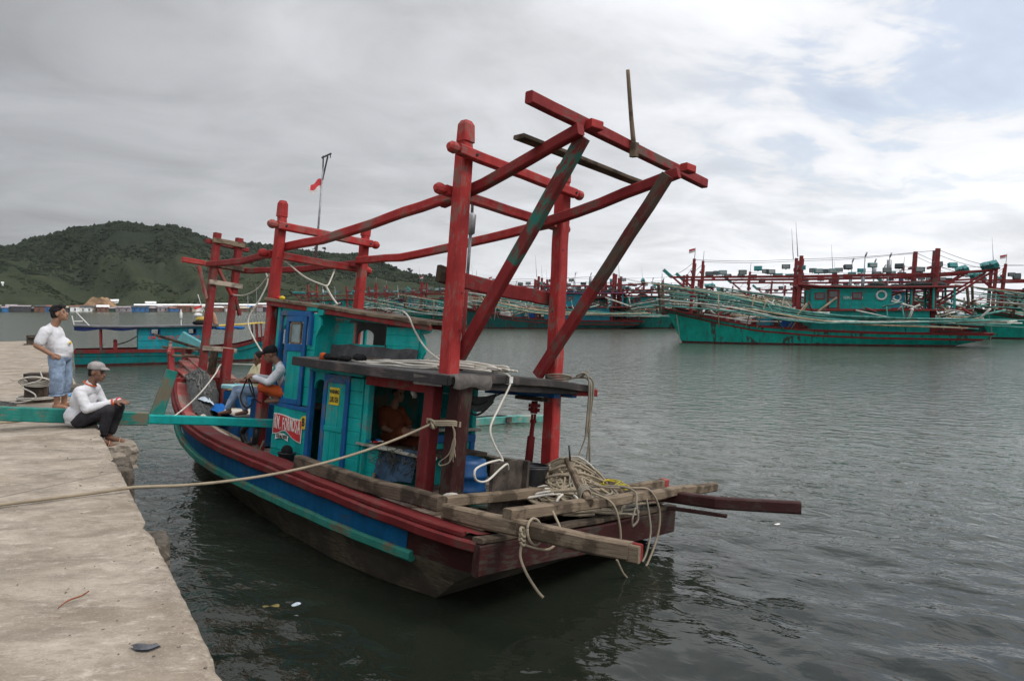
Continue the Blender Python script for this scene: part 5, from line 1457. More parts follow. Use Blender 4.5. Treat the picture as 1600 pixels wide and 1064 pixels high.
    # grey sheet tacked over the foot of the wall
    mb = MB(); mb.grid(lambda u, v: (1.04 + 2.45 * u, .585 + .03 * v + .012 * math.sin(u * 17 + v * 3) * v, 2.50 + .03 * u + .012 * math.sin(u * 23) - v * (.26 - .04 * u)), 40, 6, True); mb.build('wall_sheet', GREYTARP, boat)
    mb = MB(); mb.grid(lambda u, v: (3.32 + .20 * u, .60 + .27 * u * v + .01 * math.sin(u * 9), 2.57 - .30 * v - .03 * u), 10, 6, True); mb.build('wall_sheet', GREYTARP, boat)
    # wheelhouse roof: boards on a red-edged slab, falling aft
    def uz(x, y): return np.interp(x, [.8, 4.35], [2.865, 3.175]) + .035 * (1 - min(1, abs(y) / 1.0))
    def hw(x, s): return np.interp(x, [.8, 4.35], [.62, .98]) if s > 0 else np.interp(x, [.8, 4.35], [.30, .98])
    for k in range(6):
        def yy(x, f): return hw(x, 1) - (hw(x, 1) + hw(x, -1)) * f
        f0, f1 = k / 6, (k + 1) / 6; fm = (f0 + f1) / 2
        P = []
        mb = MB(); xa, xb = .80 + random.uniform(-.02, .02), 4.36 + random.uniform(-.02, .02)
        mb.quad_slab([(xa, yy(xa, f1) + .004, uz(xa, yy(xa, f1)) - .03), (xb, yy(xb, f1) + .004, uz(xb, yy(xb, f1)) - .03), (xb, yy(xb, f0) - .004, uz(xb, yy(xb, f0)) - .03), (xa, yy(xa, f0) - .004, uz(xa, yy(xa, f0)) - .03)], (0, 0, 1), .035)
        mb.build('roof_board', WOOD_DARK, boat)
    MB().beam([(4.34, .955, 3.105), (2.6, .775, 2.955), (.82, .60, 2.80)], .05, .075, ch=.008, jit=.004).build('roof_edge_board', RED_OLD, boat)
    MB().beam([(4.37, .99, 3.165), (2.6, .81, 3.015), (.80, .63, 2.855)], .045, .05, ch=.006, jit=.005).build('roof_trim', WOOD, boat)
    for x in (1.2, 2.2, 3.2, 4.2): MB().beam([(x, hw(x, 1) - .05, uz(x, .5) - .075), (x, -hw(x, -1) + .05, uz(x, .5) - .075)], .06, .06).build('roof_rafter', RED_OLD, boat)
    MB().beam([(4.36, .96, 3.14), (4.36, -.96, 3.15)], .05, .07).build('roof_edge_board', WOOD_DARK, boat)
    mb = MB(); mb.tube([(4.2, .80 + .075 * math.cos(a), 2.94 + .11 * math.sin(a)) for a in np.linspace(0, 2 * PI, 13)[:-1]], .03, 7, closed=True); mb.build('hanging_tyre', BLACKPL, boat)
    # ---- name board, badge, warning sign
    nb = MB(); z0 = 1.03
    N = 14; up_, lo_ = [], []
    for i in range(N + 1):
        t = i / N; x = 3.90 - .80 * t
        up_.append((x, .930, 1.395 - .035 * t + .010 * math.sin(t * PI * 2)))
        lo_.append((x, .930, (1.07 - .02 * t - .09 * max(0, t - .55) ** 1 + .085 * math.exp(-((t - .42) / .22) ** 2))))
    nb.prism(up_ + lo_[::-1], (0, 1, 0), .006); sign = nb.build('name_board', WHITEINK, boat)
    q = MB(); f = lambda P, k: [(p[0] + (3.5 - p[0]) * .045, .9375, p[2] + k) for p in P]
    q.prism(f(up_, -.018) + f(lo_, .018)[::-1], (0, 1, 0), .004); q.build('red_field', REDINK, sign)
    R = Matrix.Rotation(PI, 4, 'Z') @ Matrix.Rotation(PI / 2, 4, 'X')
    word = 'KM.FORMOSA'
    for i, chh in enumerate(word):
        t = (i + .5) / len(word); x = 3.865 - .73 * t
        sy = .30 - .05 * math.sin(t * PI) + .03 * t
        lettering(chh, sy, 'letter', WHITEINK, sign, Matrix.Translation((x, .943, 1.265 - .035 * t - .012 * math.sin(t * 6))) @ R, .002, .34, .004)
    bb = MB(); bb.prism([(3.80 - .36 * t, .9375, 1.075 + .035 * math.sin(t * PI) + d) for t, d in ((0, .0), (.33, .0), (.66, .0), (1, 0), (1, -.075), (.66, -.075), (.33, -.075), (0, -.075))], (0, 1, 0), .004); bb.build('number_strip', WHITEINK, sign)
    lettering('GT6 No.74/S5B', .075, 'letter', BLACK, sign, Matrix.Translation((3.62, .943, 1.056)) @ R, .002, .62, .002)
    bd = MB(); bd.tube([(3.06, .925, 1.325), (3.06, .938, 1.325)], .10, 20, smooth=False); bdo = bd.build('badge', YELLOW, boat)
    lettering('B', .16, 'letter', BLACK, bdo, Matrix.Translation((3.07, .940, 1.325)) @ R, .002, .8, .006)
    wsn = MB(); wsn.box((2.315, .957, 1.775), (.235, .008, .245), 0, .003); w = wsn.build('warning_sign', YELLOW, dl_low)
    lettering('WARNING', .075, 'letter', BLACK, w, Matrix.Translation((2.315, .962, 1.835)) @ R, .0015, .62, .003)
    lettering('LURU KEN', .105, 'letter', BLACK, w, Matrix.Translation((2.315, .962, 1.725)) @ R, .0015, .42, .003)
CREAMT = paint('worn_cream_paint', (.42, .42, .36), under=(.16, .14, .11), wear=.42, rough=.7)
ROOF_DARK = paint('dark_roof_edge', (.050, .046, .044), under=(.10, .08, .07), wear=.38, rough=.8)
FELTP = cloth('roof_felt_sheet', (.145, .130, .120), .3, .6, 8)
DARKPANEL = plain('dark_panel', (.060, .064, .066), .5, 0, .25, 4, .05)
build_cabin()


# ================================================================== LOOSE THINGS ON THE BOAT AND THE QUAY
def thing(mb, name, mats, label, cat, group=None, frame=None, base=None):
    return tag(settle(mb.build(name, mats), base, frame), label, cat, group)

def coil_path(g, cx, cy, rx, ry, n, z, dz, jit, rot=0, rlo=.45):
    P = []; a = g.random() * 6
    ca, sa = math.cos(rot), math.sin(rot)
    for k in range(n):
        ox, oy, f = g.uniform(-jit, jit), g.uniform(-jit, jit), g.uniform(rlo, 1.0)
        fy = f * g.uniform(.7, 1.15)
        for q in range(9):
            a += 2 * PI / 9 + g.uniform(-.12, .12)
            x, y = rx * f * math.cos(a) + ox, ry * fy * math.sin(a) + oy
            d = min(1.0, math.hypot(x / (rx + jit), y / (ry + jit)))
            P.append((cx + x * ca - y * sa, cy + x * sa + y * ca, z(k / n, d) + g.uniform(0, dz)))
    return P

def ropes():
    g = random.Random(5)
    # the heap on the after deck: tan rope in loose coils
    e = empty('rope_heap', BF @ Matrix.Translation((-.62, -.75, .64)), 'big tangled heap of tan rope on the stern deck', 'rope')
    I = (-.62, -.75, .64)
    def sub(P): return [(p[0] - I[0], p[1] - I[1], p[2] - I[2]) for p in P]
    hp = lambda x, y: .70 + .40 * math.exp(-((x + .45) / .42) ** 2 - ((y + .95) / .50) ** 2) + .20 * math.exp(-((x + .9) / .45) ** 2 - ((y + .5) / .5) ** 2)
    for k, (cx, cy, rx, ry, n, r, m, lift) in enumerate(((-.50, -.90, .74, .62, 18, .0165, ROPE_T, 0), (-.85, -.62, .62, .80, 15, .0165, ROPE_T, .02), (-.30, -1.10, .40, .42, 9, .015, ROPE_G, .05), (-.95, -1.20, .55, .50, 13, .0155, ROPE_T, .03),
                                                      (-.55, -.40, .50, .46, 11, .0165, ROPE_T, .05), (-.55, -.95, .50, .42, 9, .0165, ROPE_T, .09), (-.35, -1.25, .30, .28, 8, .012, ROPE_W, .11), (-1.15, -.75, .42, .72, 9, .015, ROPE_G, .07), (-1.0, -1.45, .60, .42, 8, .0145, ROPE_T, .04), (-.15, -.55, .34, .34, 6, .015, ROPE_T, .04))):
        P = coil_path(g, cx, cy, rx, ry, n, lambda t, d: 0, 0, .13, g.uniform(0, 3), .55)
        P = [(x, y, hp(x, y) + lift * (.4 + .6 * math.sin(i * .21 + k)) + g.uniform(0, .05)) for i, (x, y, z) in enumerate(P)]
        mb = MB(); mb.tube(sub(P), r, 6, spline=2); mb.build('coil', m, e)
    # white doubled line beside it
    mb = MB()
    for k in range(4):
        o = .095 * k; q = lambda: g.uniform(-.02, .02)
        mb.tube([(-.66 + o * .6, .22 - o * .8 + q(), .80), (-.88 + o, -.02 - o * .7 + q(), .87 + .012 * k), (-1.02 + o * .8 + q(), -.30 - o * .8, .89 + q()), (-1.22 + o * .5, -.40 - o * .6, .86), (-1.42 + .4 * o, -.18 - o * .4 + q(), .86), (-1.50 + .3 * o, .02 - o * .3, .87)], .0165, 7, spline=6)
    mb.tube([(-.95, -.2, .88), (-1.05, .05, .84), (-1.1, .12, .74), (-1.08, .10, .64)], .0165, 7, spline=6); mb.tube([(-.98, -.30, .89), (-1.2, -.15, .86), (-1.27, -.12, .76), (-1.25, -.15, .66)], .0165, 7, spline=6)
    thing(mb, 'rope_bight', ROPE_W, 'doubled white rope lying in front of the tan heap', 'rope', None, BF)
    # loops hanging over the stern
    mb = MB(); mb.tube([(-.9, -.65, 1.0), (-1.3, -.55, .99), (-1.6, -.70, 1.02), (-1.72, -.90, 1.0), (-1.78, -1.05, .80), (-1.79, -1.08, .55), (-1.79, -.98, .30), (-1.79, -.78, .06), (-1.79, -.56, -.03), (-1.79, -.34, .09), (-1.80, -.16, .28)],   .0135, 7, spline=8)
    thing(mb, 'rope_loop', ROPE_T, 'long rope loop hanging over the stern almost to the water', 'rope', None, BF)
    mb = MB(); mb.tube([(-1.0, .05, .92), (-1.35, .12, 1.0), (-1.62, .10, 1.01), (-1.78, -.02, .92), (-1.84, -.10, .70), (-1.85, -.14, .45), (-1.84, -.12, .36)],  .0128, 7, spline=8)
    thing(mb, 'rope_end', ROPE_T, 'rope end draped over the aftmost beam toward the outrigger', 'rope', None, BF)
    mb = MB(); mb.tube([(-1.1, -.55, .96), (-1.45, -.62, 1.02), (-1.72, -.58, 1.0), (-1.80, -.50, .86), (-1.82, -.52, .70), (-1.80, -.44, .62)], .014, 7, spline=8); mb.tube([(-1.80, -.44, .62), (-1.82, -.40, .72), (-1.81, -.47, .84)], .012, 6, spline=5)
    thing(mb, 'rope_end', ROPE_G, 'short knotted rope tail hanging from the middle of the aftmost beam', 'rope', None, BF)
    mb = MB(); mb.tube([(-1.72, -.85, .9), (-1.80, -.86, .55), (-1.84, -.74, .30), (-1.86, -.62, .20)], .0125, 6, spline=8)
    thing(mb, 'rope_end', ROPE_G, 'thin grey rope inside the long hanging loop', 'rope', None, BF)
    # tied round the outrigger
    mb = MB(); x = -1.95; c = Vector((x, 1.54, .822))
    mb.tube([c + Vector((.03 * math.sin(a), .105 * math.cos(a), .118 * math.sin(a))) for a in np.linspace(.3, 2 * PI + .3, 14)],   .0135, 7, spline=2)
    for k in range(3): mb.tube([c + Vector((.04 + .02 * math.sin(a), .125 + .03 * math.cos(a), -.04 * k + .04 * math.sin(a))) for a in np.linspace(0, 6.2, 9)], .0155, 6, spline=2)
    mb.tube([c + Vector((.03, .14, -.10)), c + Vector((.03, .15, -.22)), c + Vector((-.04, .13, -.36)), c + Vector((-.14, .08, -.50)), c + Vector((-.20, .05, -.56))],   .0135, 7, spline=6)
    mb.tube([c + Vector((.02, .10, -.12)), c + Vector((-.10, -.10, -.16)), c + Vector((-.05, -.35, -.05)), c + Vector((.15, -.45, .12))],  .0128, 7, spline=6)
    thing(mb, 'knotted_rope', ROPE_T, 'rope knotted round the port stern outrigger with its end hanging', 'rope', None, BF)
    # white line off the roof down to the after deck
    mb = MB(); mb.tube([(.6, .2, 2.33), (.05, .30, 2.29), (-.30, .30, 2.28), (-.42, .33, 2.18), (-.50, .58, 1.90), (-.58, .80, 1.66), (-.63, .78, 1.48), (-.68, .66, 1.29), (-.74, .80, 1.30), (-.85, 1.12, 1.29), (-.9, 1.33, 1.24), (-.9, 1.30, 1.13), (-.85, 1.08, 1.10), (-.76, .78, 1.20), (-.70, .60, 1.24), (-.62, .48, 1.16)], .0125, 7, spline=8)
    thing(mb, 'hanging_line', ROPE_W, 'white line hanging from the roof edge and ending in a loop', 'rope', None, BF)
    # long flaked white rope on the lower roof
    mb = MB(); P = []
    for k in range(17):
        y = .92 - .055 * k + g.uniform(-.05, .05); xa, xb = 2.15 - g.random() * .5 - .02 * k, -.1 - g.random() * .25 + .15 * (k < 4)
        if k < 5: xb = g.uniform(.2, .6)
        zz = 2.272 + .05 * min(1, k / 8) + .012 * (k % 3)
        seq = [(xa, y + .03), (xa * .75 + xb * .25, y + g.uniform(-.07, .07)), ((xa + xb) / 2, y + g.uniform(-.08, .08)), (xa * .25 + xb * .75, y + g.uniform(-.07, .07)), (xb, y)]
        if k % 2: seq = seq[::-1]
        for x, yy in seq: P.append((x, yy, zz + g.uniform(0, .04) - .02 * abs(x - 1)))
    mb.tube(P, .0135, 6, spline=4)
    P2 = [(p[0] * .8 + .1 + g.uniform(-.1, .1), p[1] - .12 + g.uniform(-.06, .06), p[2] + .03) for p in P[8:60]]
    mb.tube(P2, .0135, 6, spline=3)
    mb.tube([(1.0, .55, 2.30), (.85, .50, 2.42), (.7, .46, 2.44), (.6, .44, 2.34)], .0135, 6, spline=6)
    thing(mb, 'roof_rope', ROPE_W, 'long white rope flaked down on the lower roof', 'rope', None, BF)
    mb = MB(); mb.tube([(1.25, .72, 3.0), (1.15, .70, 2.93), (1.02, .66, 2.72), (.8, .62, 2.50), (.45, .55, 2.32)], .0125, 7, spline=6)
    thing(mb, 'slack_line', ROPE_W, 'white line running from the wheelhouse roof down to the lower roof', 'rope', None, BF)
    # hank on the starboard leg
    mb = MB()
    for k in range(4):
        mb.tube([(-.12 + (.15 + .01 * k) * math.cos(a), -.987 + (.15 + .01 * k) * math.sin(a), 2.24 + .024 * k + .012 * math.sin(a * 2 + k)) for a in np.linspace(0, 2 * PI, 15)[:-1]], .013, 6, closed=True)
    mb.tube([(-.2, -1.1, 2.27), (-.32, -1.2, 2.30), (-.42, -1.26, 2.29), (-.46, -1.30, 2.15), (-.45, -1.33, 1.7), (-.44, -1.40, 1.3), (-.44, -1.44, 1.02)], .0155, 7, spline=6)
    mb.tube([(-.3, -1.16, 2.32), (-.42, -1.20, 2.36), (-.47, -1.24, 2.2), (-.46, -1.26, 1.75), (-.44, -1.28, 1.5), (-.45, -1.32, 1.6), (-.46, -1.36, 2.0), (-.46, -1.34, 2.25), (-.40, -1.28, 2.33)], .0135, 7, spline=6)
    mb.tube([(-.45, -1.30, 2.1), (-.45, -1.28, 1.55), (-.40, -1.22, 1.25), (-.36, -1.16, .95)], .010, 6, spline=6)
    mb.tube([(-.45, -1.33, 2.2), (-.45, -1.36, 1.6), (-.43, -1.36, 1.2), (-.42, -1.33, 1.0)], .010, 6, spline=6)
    mb.tube([(-.34, -1.20, 2.30), (-.44, -1.24, 2.40)], .02, 6)
    thing(mb, 'rope_hank', ROPE_G, 'rope wound round the starboard gallows post and hanging in strands', 'rope', None, BF)
    # yellow and dark line ends in the net beside the heap
    mb = MB(); P = coil_path(g, -1.10, -1.05, .30, .26, 3, lambda t, d: .86 + .14 * (1 - d), .05, .1, .2)
    mb.tube(P, .007, 5, spline=2); thing(mb, 'yellow_line', ROPE_Y, 'thin yellow line tangled on top of the stern netting', 'rope', None, BF)
    mb = MB()
    for k in range(60):
        c = Vector((-1.2 + g.uniform(-.38, .38), -.75 + g.uniform(-.7, .55), .74 + g.uniform(0, .16)))
        mb.tube([c, c + Vector((g.uniform(-.1, .1), g.uniform(-.1, .1), g.uniform(0, .06))), c + Vector((g.uniform(-.16, .16), g.uniform(-.16, .16), g.uniform(-.04, .03)))], .008, 5, spline=3)
    mb.grid(lambda u, v: (-1.55 + .8 * u, -.2 - 1.2 * v, .70 + .14 * math.sin(PI * u) * math.sin(PI * v) + .03 * sm_noise((u * 7, v * 7, 0), 1)), 16, 20)
    thing(mb, 'netting', NETDARK, 'dark netting spread under the rope heap by the stern beam', 'net', None, BF)
    # mooring lines
    def world_rope(P, r, mat, label, spl=10, extra=None):
        mb = MB(); mb.tube(P, r, 8, spline=spl)
        if extra: extra(mb)
        return thing(mb, 'mooring_rope', mat, label, 'rope')
    A = Vector((.66, 7.14, 1.535)); K = BF @ Vector((.06, 1.14, 1.63))
    P = [(-3.5, 7.0, 1.52), (-1.6, 7.16, 1.522), (-.3, 7.137, 1.524), (.35, 7.15, 1.526), A]
    for t in np.linspace(0, 1, 9)[1:]:
        P.append(A.lerp(K, t) - Vector((0, 0, 4 * .175 * t * (1 - t))))
    def knot(mb):
        Q = lambda x, y, z: BF @ Vector((x, y, z))
        for k in range(3):
            mb.tube([Q(.03 + .26 * math.cos(a) , .96 + .17 * math.sin(a), 1.63 + .022 * k + .01 * math.sin(a * 3)) for a in np.linspace(0, 2 * PI, 17)[:-1]], .016, 6, closed=True)
        for k in range(3): mb.tube([Q(.06 + .06 * math.cos(a + k), 1.13 + .03 * math.sin(a), 1.63 + .05 * math.sin(a + k * 2)) for a in np.linspace(0, 2 * PI, 11)[:-1]], .017, 6, closed=True)
        for k in range(9):
            mb.tube([Q(-.20, 1.05, 1.64), Q(-.25 - .02 * random.random(), 1.06, 1.56), Q(-.26 + random.uniform(-.03, .03), 1.06, 1.42), Q(-.25 + random.uniform(-.05, .05), 1.05, 1.30 - random.random() * .12)], .006, 5, spline=4)
        mb.tube([Q(-.24, 1.05, 1.45), Q(-.20, 1.07, 1.30), Q(-.08, 1.09, 1.20), Q(-.10, 1.09, 1.16), Q(-.22, 1.06, 1.22), Q(-.25, 1.05, 1.36)], .008, 5, spline=4)
    world_rope(P, .0145, ROPE_T, 'tan mooring rope lying over the quay to the boat\'s after post', 4, knot)
    S = Vector((1.62, 11.74, 1.50)); F1 = BF @ Vector((7.72, -.06, 2.0))
    P = [S, S + Vector((.05, .05, .02))]
    for t in np.linspace(0, 1, 8)[1:]: P.append(S.lerp(F1, t) - Vector((0, 0, 4 * .10 * t * (1 - t))))
    P += [BF @ Vector(q) for q in ((7.6, -.25, 2.02), (7.3, -.32, 2.03), (6.4, -.2, 2.06), (5.7, .0, 2.02))]
    world_rope(P, .0125, ROPE_W, 'white rope from the teal spar up round the bow post', 4)
    world_rope([(-2.2, 11.75, 1.515), (-.5, 12.36, 1.515), (.1, 12.55, 1.515), (.36, 12.75, 1.516), (.55, 13.05, 1.517)], .017, ROPE_T, 'thin rope lying on the quay behind the seated man', 8)
    world_rope([(-1.2, 7.9, 1.515), (-.72, 8.45, 1.516), (-.45, 9.0, 1.516), (-.42, 9.5, 1.516)], .013, ROPE_T, 'short frayed rope end lying near the left edge of the quay', 8)
    # lines in the rigging
    def rig(P, r, mat, label):
        mb = MB(); mb.tube(P, r, 6, spline=8); thing(mb, 'rigging_line', mat, label, 'rope', None, BF)
    rig([(7.5, -.68, 4.0), (7.4, -.72, 3.75), (7.45, -.60, 3.35), (7.6, -.48, 2.95), (7.3, -.45, 2.6), (6.6, -.42, 2.15), (6.2, -.42, 1.9)], .016, ROPE_W, 'white line dropping from the starboard long beam beside the bow mast')
    rig([(7.82, -.22, 3.42), (7.3, -.18, 3.40), (6.2, .15, 3.46), (5.2, .52, 3.60), (4.62, .74, 3.66), (4.5, .80, 3.5), (4.47, .87, 3.22)], .014, ROPE_W, 'pale line from the bow mast to the forward port post')
    rig([(5.0, .66, 4.0), (4.7, .55, 3.88), (4.4, .30, 3.62), (4.25, .05, 3.52), (4.25, -.06, 3.52), (4.4, -.22, 3.66), (4.7, -.5, 3.92)], .014, ROPE_W, 'slack line slung between the two forward beams over the wheelhouse')
    rig([(4.25, -.02, 3.52), (4.15, -.08, 3.35), (4.0, -.12, 3.2)], .017, ROPE_W, 'short thick rope end standing on the wheelhouse roof')
NETDARK = plain('dark_netting', (.055, .052, .040), .95, 0, .6, 20, .8)
ropes()

def deck_things():
    g = random.Random(9)
    F = BF
    # blue plastic tub, a ribbed drum cut down
    e = empty('plastic_drum', F @ Matrix.Translation((.16, .42, .68)), 'ribbed blue plastic drum standing on the after deck', 'drum')
    mb = MB(); mb.lathe([(.02, 0), (.24, 0), (.265, .02), (.275, .05), (.268, .09), (.285, .11), (.285, .14), (.270, .16), (.275, .27), (.290, .29), (.290, .32), (.276, .34), (.270, .45), (.255, .50), (.20, .515), (.19, .50), (.02, .50)], (0, 0, 0), 28); mb.build('drum_body', BLUEPL, e)
    mb = MB(); mb.lathe([(.06, .50), (.06, .54), (.02, .545)], (.12, .0, 0), 12); mb.build('bung', BLUEPL, e)
    mb = MB(); mb.box((.02, .35, .66), (.9, .5, .03), .25, .004); thing(mb, 'green_board', TEAL_OLD, 'worn green board lying under the blue drum', 'board', None, F)
    # rusty plate: engine box side
    mb = MB(); mb.box((-.55, .42, .93), (.05, .62, .62), .12, .004); mb.box((-.52, .09, .93), (.16, .05, .62), .12, .004); thing(mb, 'steel_plate', STEEL, 'rusty upright steel plate between the drum and the bucket', 'plate', None, F)
    e = empty('bucket', F @ Matrix.Translation((-.32, -.30, .66)), 'black tarred bucket by the rope heap', 'bucket')
    mb = MB(); mb.lathe([(.02, 0), (.17, 0), (.185, .12), (.215, .40), (.235, .44), (.235, .46), (.205, .455), (.19, .40), (.16, .06), (.02, .05)], (0, 0, 0), 22); mb.build('tub', BLACKPL, e)
    mb = MB(); mb.tube([(.225 * math.cos(a), .225 * math.sin(a), .47) for a in np.linspace(0, 2 * PI, 23)[:-1]], .012, 6, closed=True); mb.build('rim', DARKMETAL, e)
    mb = MB(); mb.ball((-.22, .98, .74), (.16, .13, .12), 14, 8); o = mb.build('sack', SACK); 
    for v in o.data.vertices: v.co += Vector((sm_noise(v.co, 9), sm_noise(v.co + Vector((3, 0, 0)), 9), sm_noise(v.co + Vector((0, 5, 0)), 9))) * .03
    tag(settle(o, None, F), 'crumpled white sack at the foot of the port support post', 'sack')
    # pole propped across the stern beams, its end lashed
    e = empty('wooden_bar', F @ Matrix.Translation((-1.55, .15, .93)), 'grey wooden bar lashed across the aftmost beam, leaning forward on the rope', 'bar')
    mb = MB(); mb.beam([(-.17, .20, .02), (.12, .02, .17), (.60, -.36, .36)], .085, .10, (0, 0, 1), .015, .005, .2, [1.1, .95, .7]); mb.build('bar', WOOD, e)
    mb = MB()
    for k in range(4): mb.tube([Vector((-.08 + .022 * k, .14 - .012 * k, .07 + .012 * k)) + Vector((.02 * math.cos(a), .075 * math.cos(a), .085 * math.sin(a))) for a in np.linspace(0, 2 * PI, 13)[:-1]], .009, 6, closed=True)
    mb.build('lashing', ROPE_G, e)
    mb = MB(); mb.tube([(.50, -.30, .36), (.52, -.28, .55)], .012, 7); mb.build('pin', DARKMETAL, e)
    mb = MB(); mb.lathe([(.02, 0), (.12, .02), (.17, .10), (.17, .30), (.12, .38), (.05, .40), (.05, .44), (.02, .45)], (-.50, -1.32, .60), 18); thing(mb, 'float', SKYBLUE, 'sky-blue plastic float by the starboard rail behind the rope', 'float', None, F)
    mb = MB(); mb.box((.1, -1.35, .80), (.35, .3, .26), .3, .01); thing(mb, 'wooden_box', WOOD_DARK, 'dark wooden box sunk in the back of the rope heap', 'box', None, F)
    # blue-grey canvas over the fuel drum inside the port side
    mb = MB(); mb.grid(lambda u, v: (1.30 - .76 * u + .03 * v, .86 + .10 * v + .02 * math.sin(u * 9 + v * 2) + .03 * sm_noise((u * 4, v * 4, 2), 1), 1.14 + .10 * u - (.44 - .05 * u) * v - .02 * math.sin(u * 7)), 16, 10)
    mb.grid(lambda u, v: (1.30 - .76 * u, .50 + .36 * v, 1.10 + .10 * u + .03 * math.sin(v * 3)), 10, 4)
    thing(mb, 'canvas_cover', BLUECANVAS, 'blue-grey canvas hung below the cabin opening', 'canvas', None, F)
    mb = MB(); mb.beam([(1.28, 1.05, .62), (1.24, .98, .86)], .08, .03); thing(mb, 'board_offcut', WOOD, 'short board leaning by the blue-grey canvas', 'board', None, F)
    mb = MB()
    for k in range(70):
        a = Vector((g.uniform(.45, 1.25), g.uniform(.87, 1.02), g.uniform(1.05, 1.24))); mb.tube([a, a + Vector((g.uniform(-.15, .15), g.uniform(-.03, .05), g.uniform(-.1, .05))), a + Vector((g.uniform(-.2, .2), g.uniform(-.02, .05), g.uniform(-.22, .0)))], .004, 4, spline=4)
    thing(mb, 'net_scrap', NETDARK, 'tangle of fine net hanging over the blue-grey canvas', 'net', None, F)
    # small bucket on the side deck
    e = empty('bucket', F @ Matrix.Translation((3.18, 1.10, .66)), 'small black bucket on the side deck below the name board', 'bucket')
    mb = MB(); mb.lathe([(.02, 0), (.095, 0), (.12, .19), (.135, .20), (.135, .22), (.11, .215), (.09, .03), (.02, .03)], (0, 0, 0), 16); mb.build('tub', BLACKPL, e)
    mb = MB(); mb.ball((0, 0, .24), (.10, .08, .09), 9, 6); mb.build('rag', BLACKCL, e)
    mb = MB(); mb.beam([(3.85, 1.22, .66), (3.98, 1.02, .95)], .03, .03); thing(mb, 'stick', WOOD_DARK, 'stick leaning against the forward edge of the cabin wall', 'stick', None, F)
    # things on the lower roof
    mb = MB(); mb.ball((2.32, 1.06, 2.315), (.14, .10, .055), 12, 6); mb.ball((2.10, 1.0, 2.32), (.13, .09, .045), 10, 6); mb.ball((1.95, .85, 2.34), (.12, .09, .05), 10, 6)
    o = mb.build('black_bag', BLACKCL)
    for v in o.data.vertices: v.co += Vector((0, 0, 1)) * .025 * sm_noise(v.co, 12)
    tag(settle(o, None, F), 'black plastic bag on the front edge of the lower roof', 'bag')
    mb = MB(); mb.ball((2.47, 1.10, 2.32), (.06, .05, .06), 9, 6); o = mb.build('orange_rag', ORANGE_CL)
    for v in o.data.vertices: v.co += Vector((sm_noise(v.co, 20), 0, sm_noise(v.co, 25))) * .03
    tag(settle(o, None, F), 'orange rag tucked by the black bag', 'rag')
    for x, y, w in ((1.95, .66, .5), (1.30, .62, .35)):
        mb = MB(); mb.box((x, y, 2.335), (w, .10, .05), .1); thing(mb, 'timber_offcut', WOOD_DARK, 'long timber offcut at the foot of the grey sheet' if x > 1.5 else 'short timber offcut at the foot of the grey sheet', 'timber', None, F)
    # fore well: hatch, cool box, nets, sheets
    e = empty('hatch_box', F @ Matrix.Translation((6.25, .10, .66)), 'blue fish hatch with a stained white lid before the wheelhouse', 'hatch')
    rot = -.26
    mb = MB(); mb.box((0, 0, .25), (1.45, .62, .50), rot, .01); mb.build('coaming', BLUE, e)
    mb = MB(); mb.box((0, 0, .525), (1.62, .80, .045), rot, .012); mb.build('lid', CREAM, e)
    mb = MB(); mb.ball((-.35, -.02, .57), (.10, .07, .03), 8, 5); mb.build('scraps', ORANGE_CL, e)
    e = empty('cool_box', F @ Matrix.Translation((6.95, -.18, .80)), 'blue box with a pale cyan lid behind the white hatch', 'box')
    mb = MB(); mb.box((0, 0, .36), (.52, .52, .72), .35, .03); mb.build('body', BLUE, e)
    mb = MB(); mb.box((0, 0, .79), (.60, .60, .09), .35, .035); mb.box((0, .0, .845), (.45, .06, .03), .35, .01); mb.build('lid', CYANPL, e)
    mb = MB(); mb.box((-.2, .28, .75), (.22, .2, .035), .35, .01); mb.build('corner_strap', BRASS, e)
    mb = MB(); mb.box((-.12, .33, .42), (.24, .012, .28), .35, .004); mb.build('vent', STEEL, e)
    e = empty('crate', F @ Matrix.Translation((5.18, .30, .72)), 'blue crate the man in the cream shirt sits on', 'crate')
    mb = MB(); mb.box((0, 0, .39), (.42, .42, .78), .1, .02); mb.build('body', BLUE, e)
    # net heap
    mb = MB()
    def heap(u, v):
        x = 5.95 + 2.40 * u; y0 = min(gb(x) - .22, 1.06); y1 = max(min(.24 - .506 * (x - 7.0) + .05, y0 - .15), -.45); y = y0 - (y0 - y1) * v
        e_ = max(0, math.sin(PI * min(1, max(0, u)) ** .85)) ** .38 * math.sin(PI * (.10 + .80 * v)) ** .42
        z = gz(x) - .10 - .30 * v * v + e_ * (.24 + .36 * math.exp(-((u - .62) / .36) ** 2)) + .10 * sm_noise((x * 2, y * 2, 0), 1.3) * e_ + .05 * sm_noise((x, y, 4), 7) + .035 * abs(sm_noise((x * 3 + y, y * 5, 9), 2))
        return (x, y, z)
    mb.grid(heap, 60, 44); o = thing(mb, 'net_heap', NETHEAP, 'heap of dark grey fishing net filling the bow well', 'net', None, F)
    mb = MB()
    for k in range(30):
        u, v = g.uniform(.15, .9), g.uniform(.05, .8); P = []
        du, dv = g.uniform(-.12, .12), g.uniform(-.14, .14)
        for q in range(7): p = heap(min(.97, max(.03, u + du * q / 3)), min(.95, max(.03, v + dv * q / 3 + .02 * math.sin(q * 2 + k)))); P.append((p[0], p[1], p[2] + .012))
        mb.tube(P, g.choice((.010, .014, .02)), 5, spline=2)
    thing(mb, 'net_rope', NETROPE, 'head ropes of the net lying over the grey net heap', 'net', None, F)
    def on_heap(u, v, dz): p = heap(u, v); return (p[0], p[1], p[2] + dz)
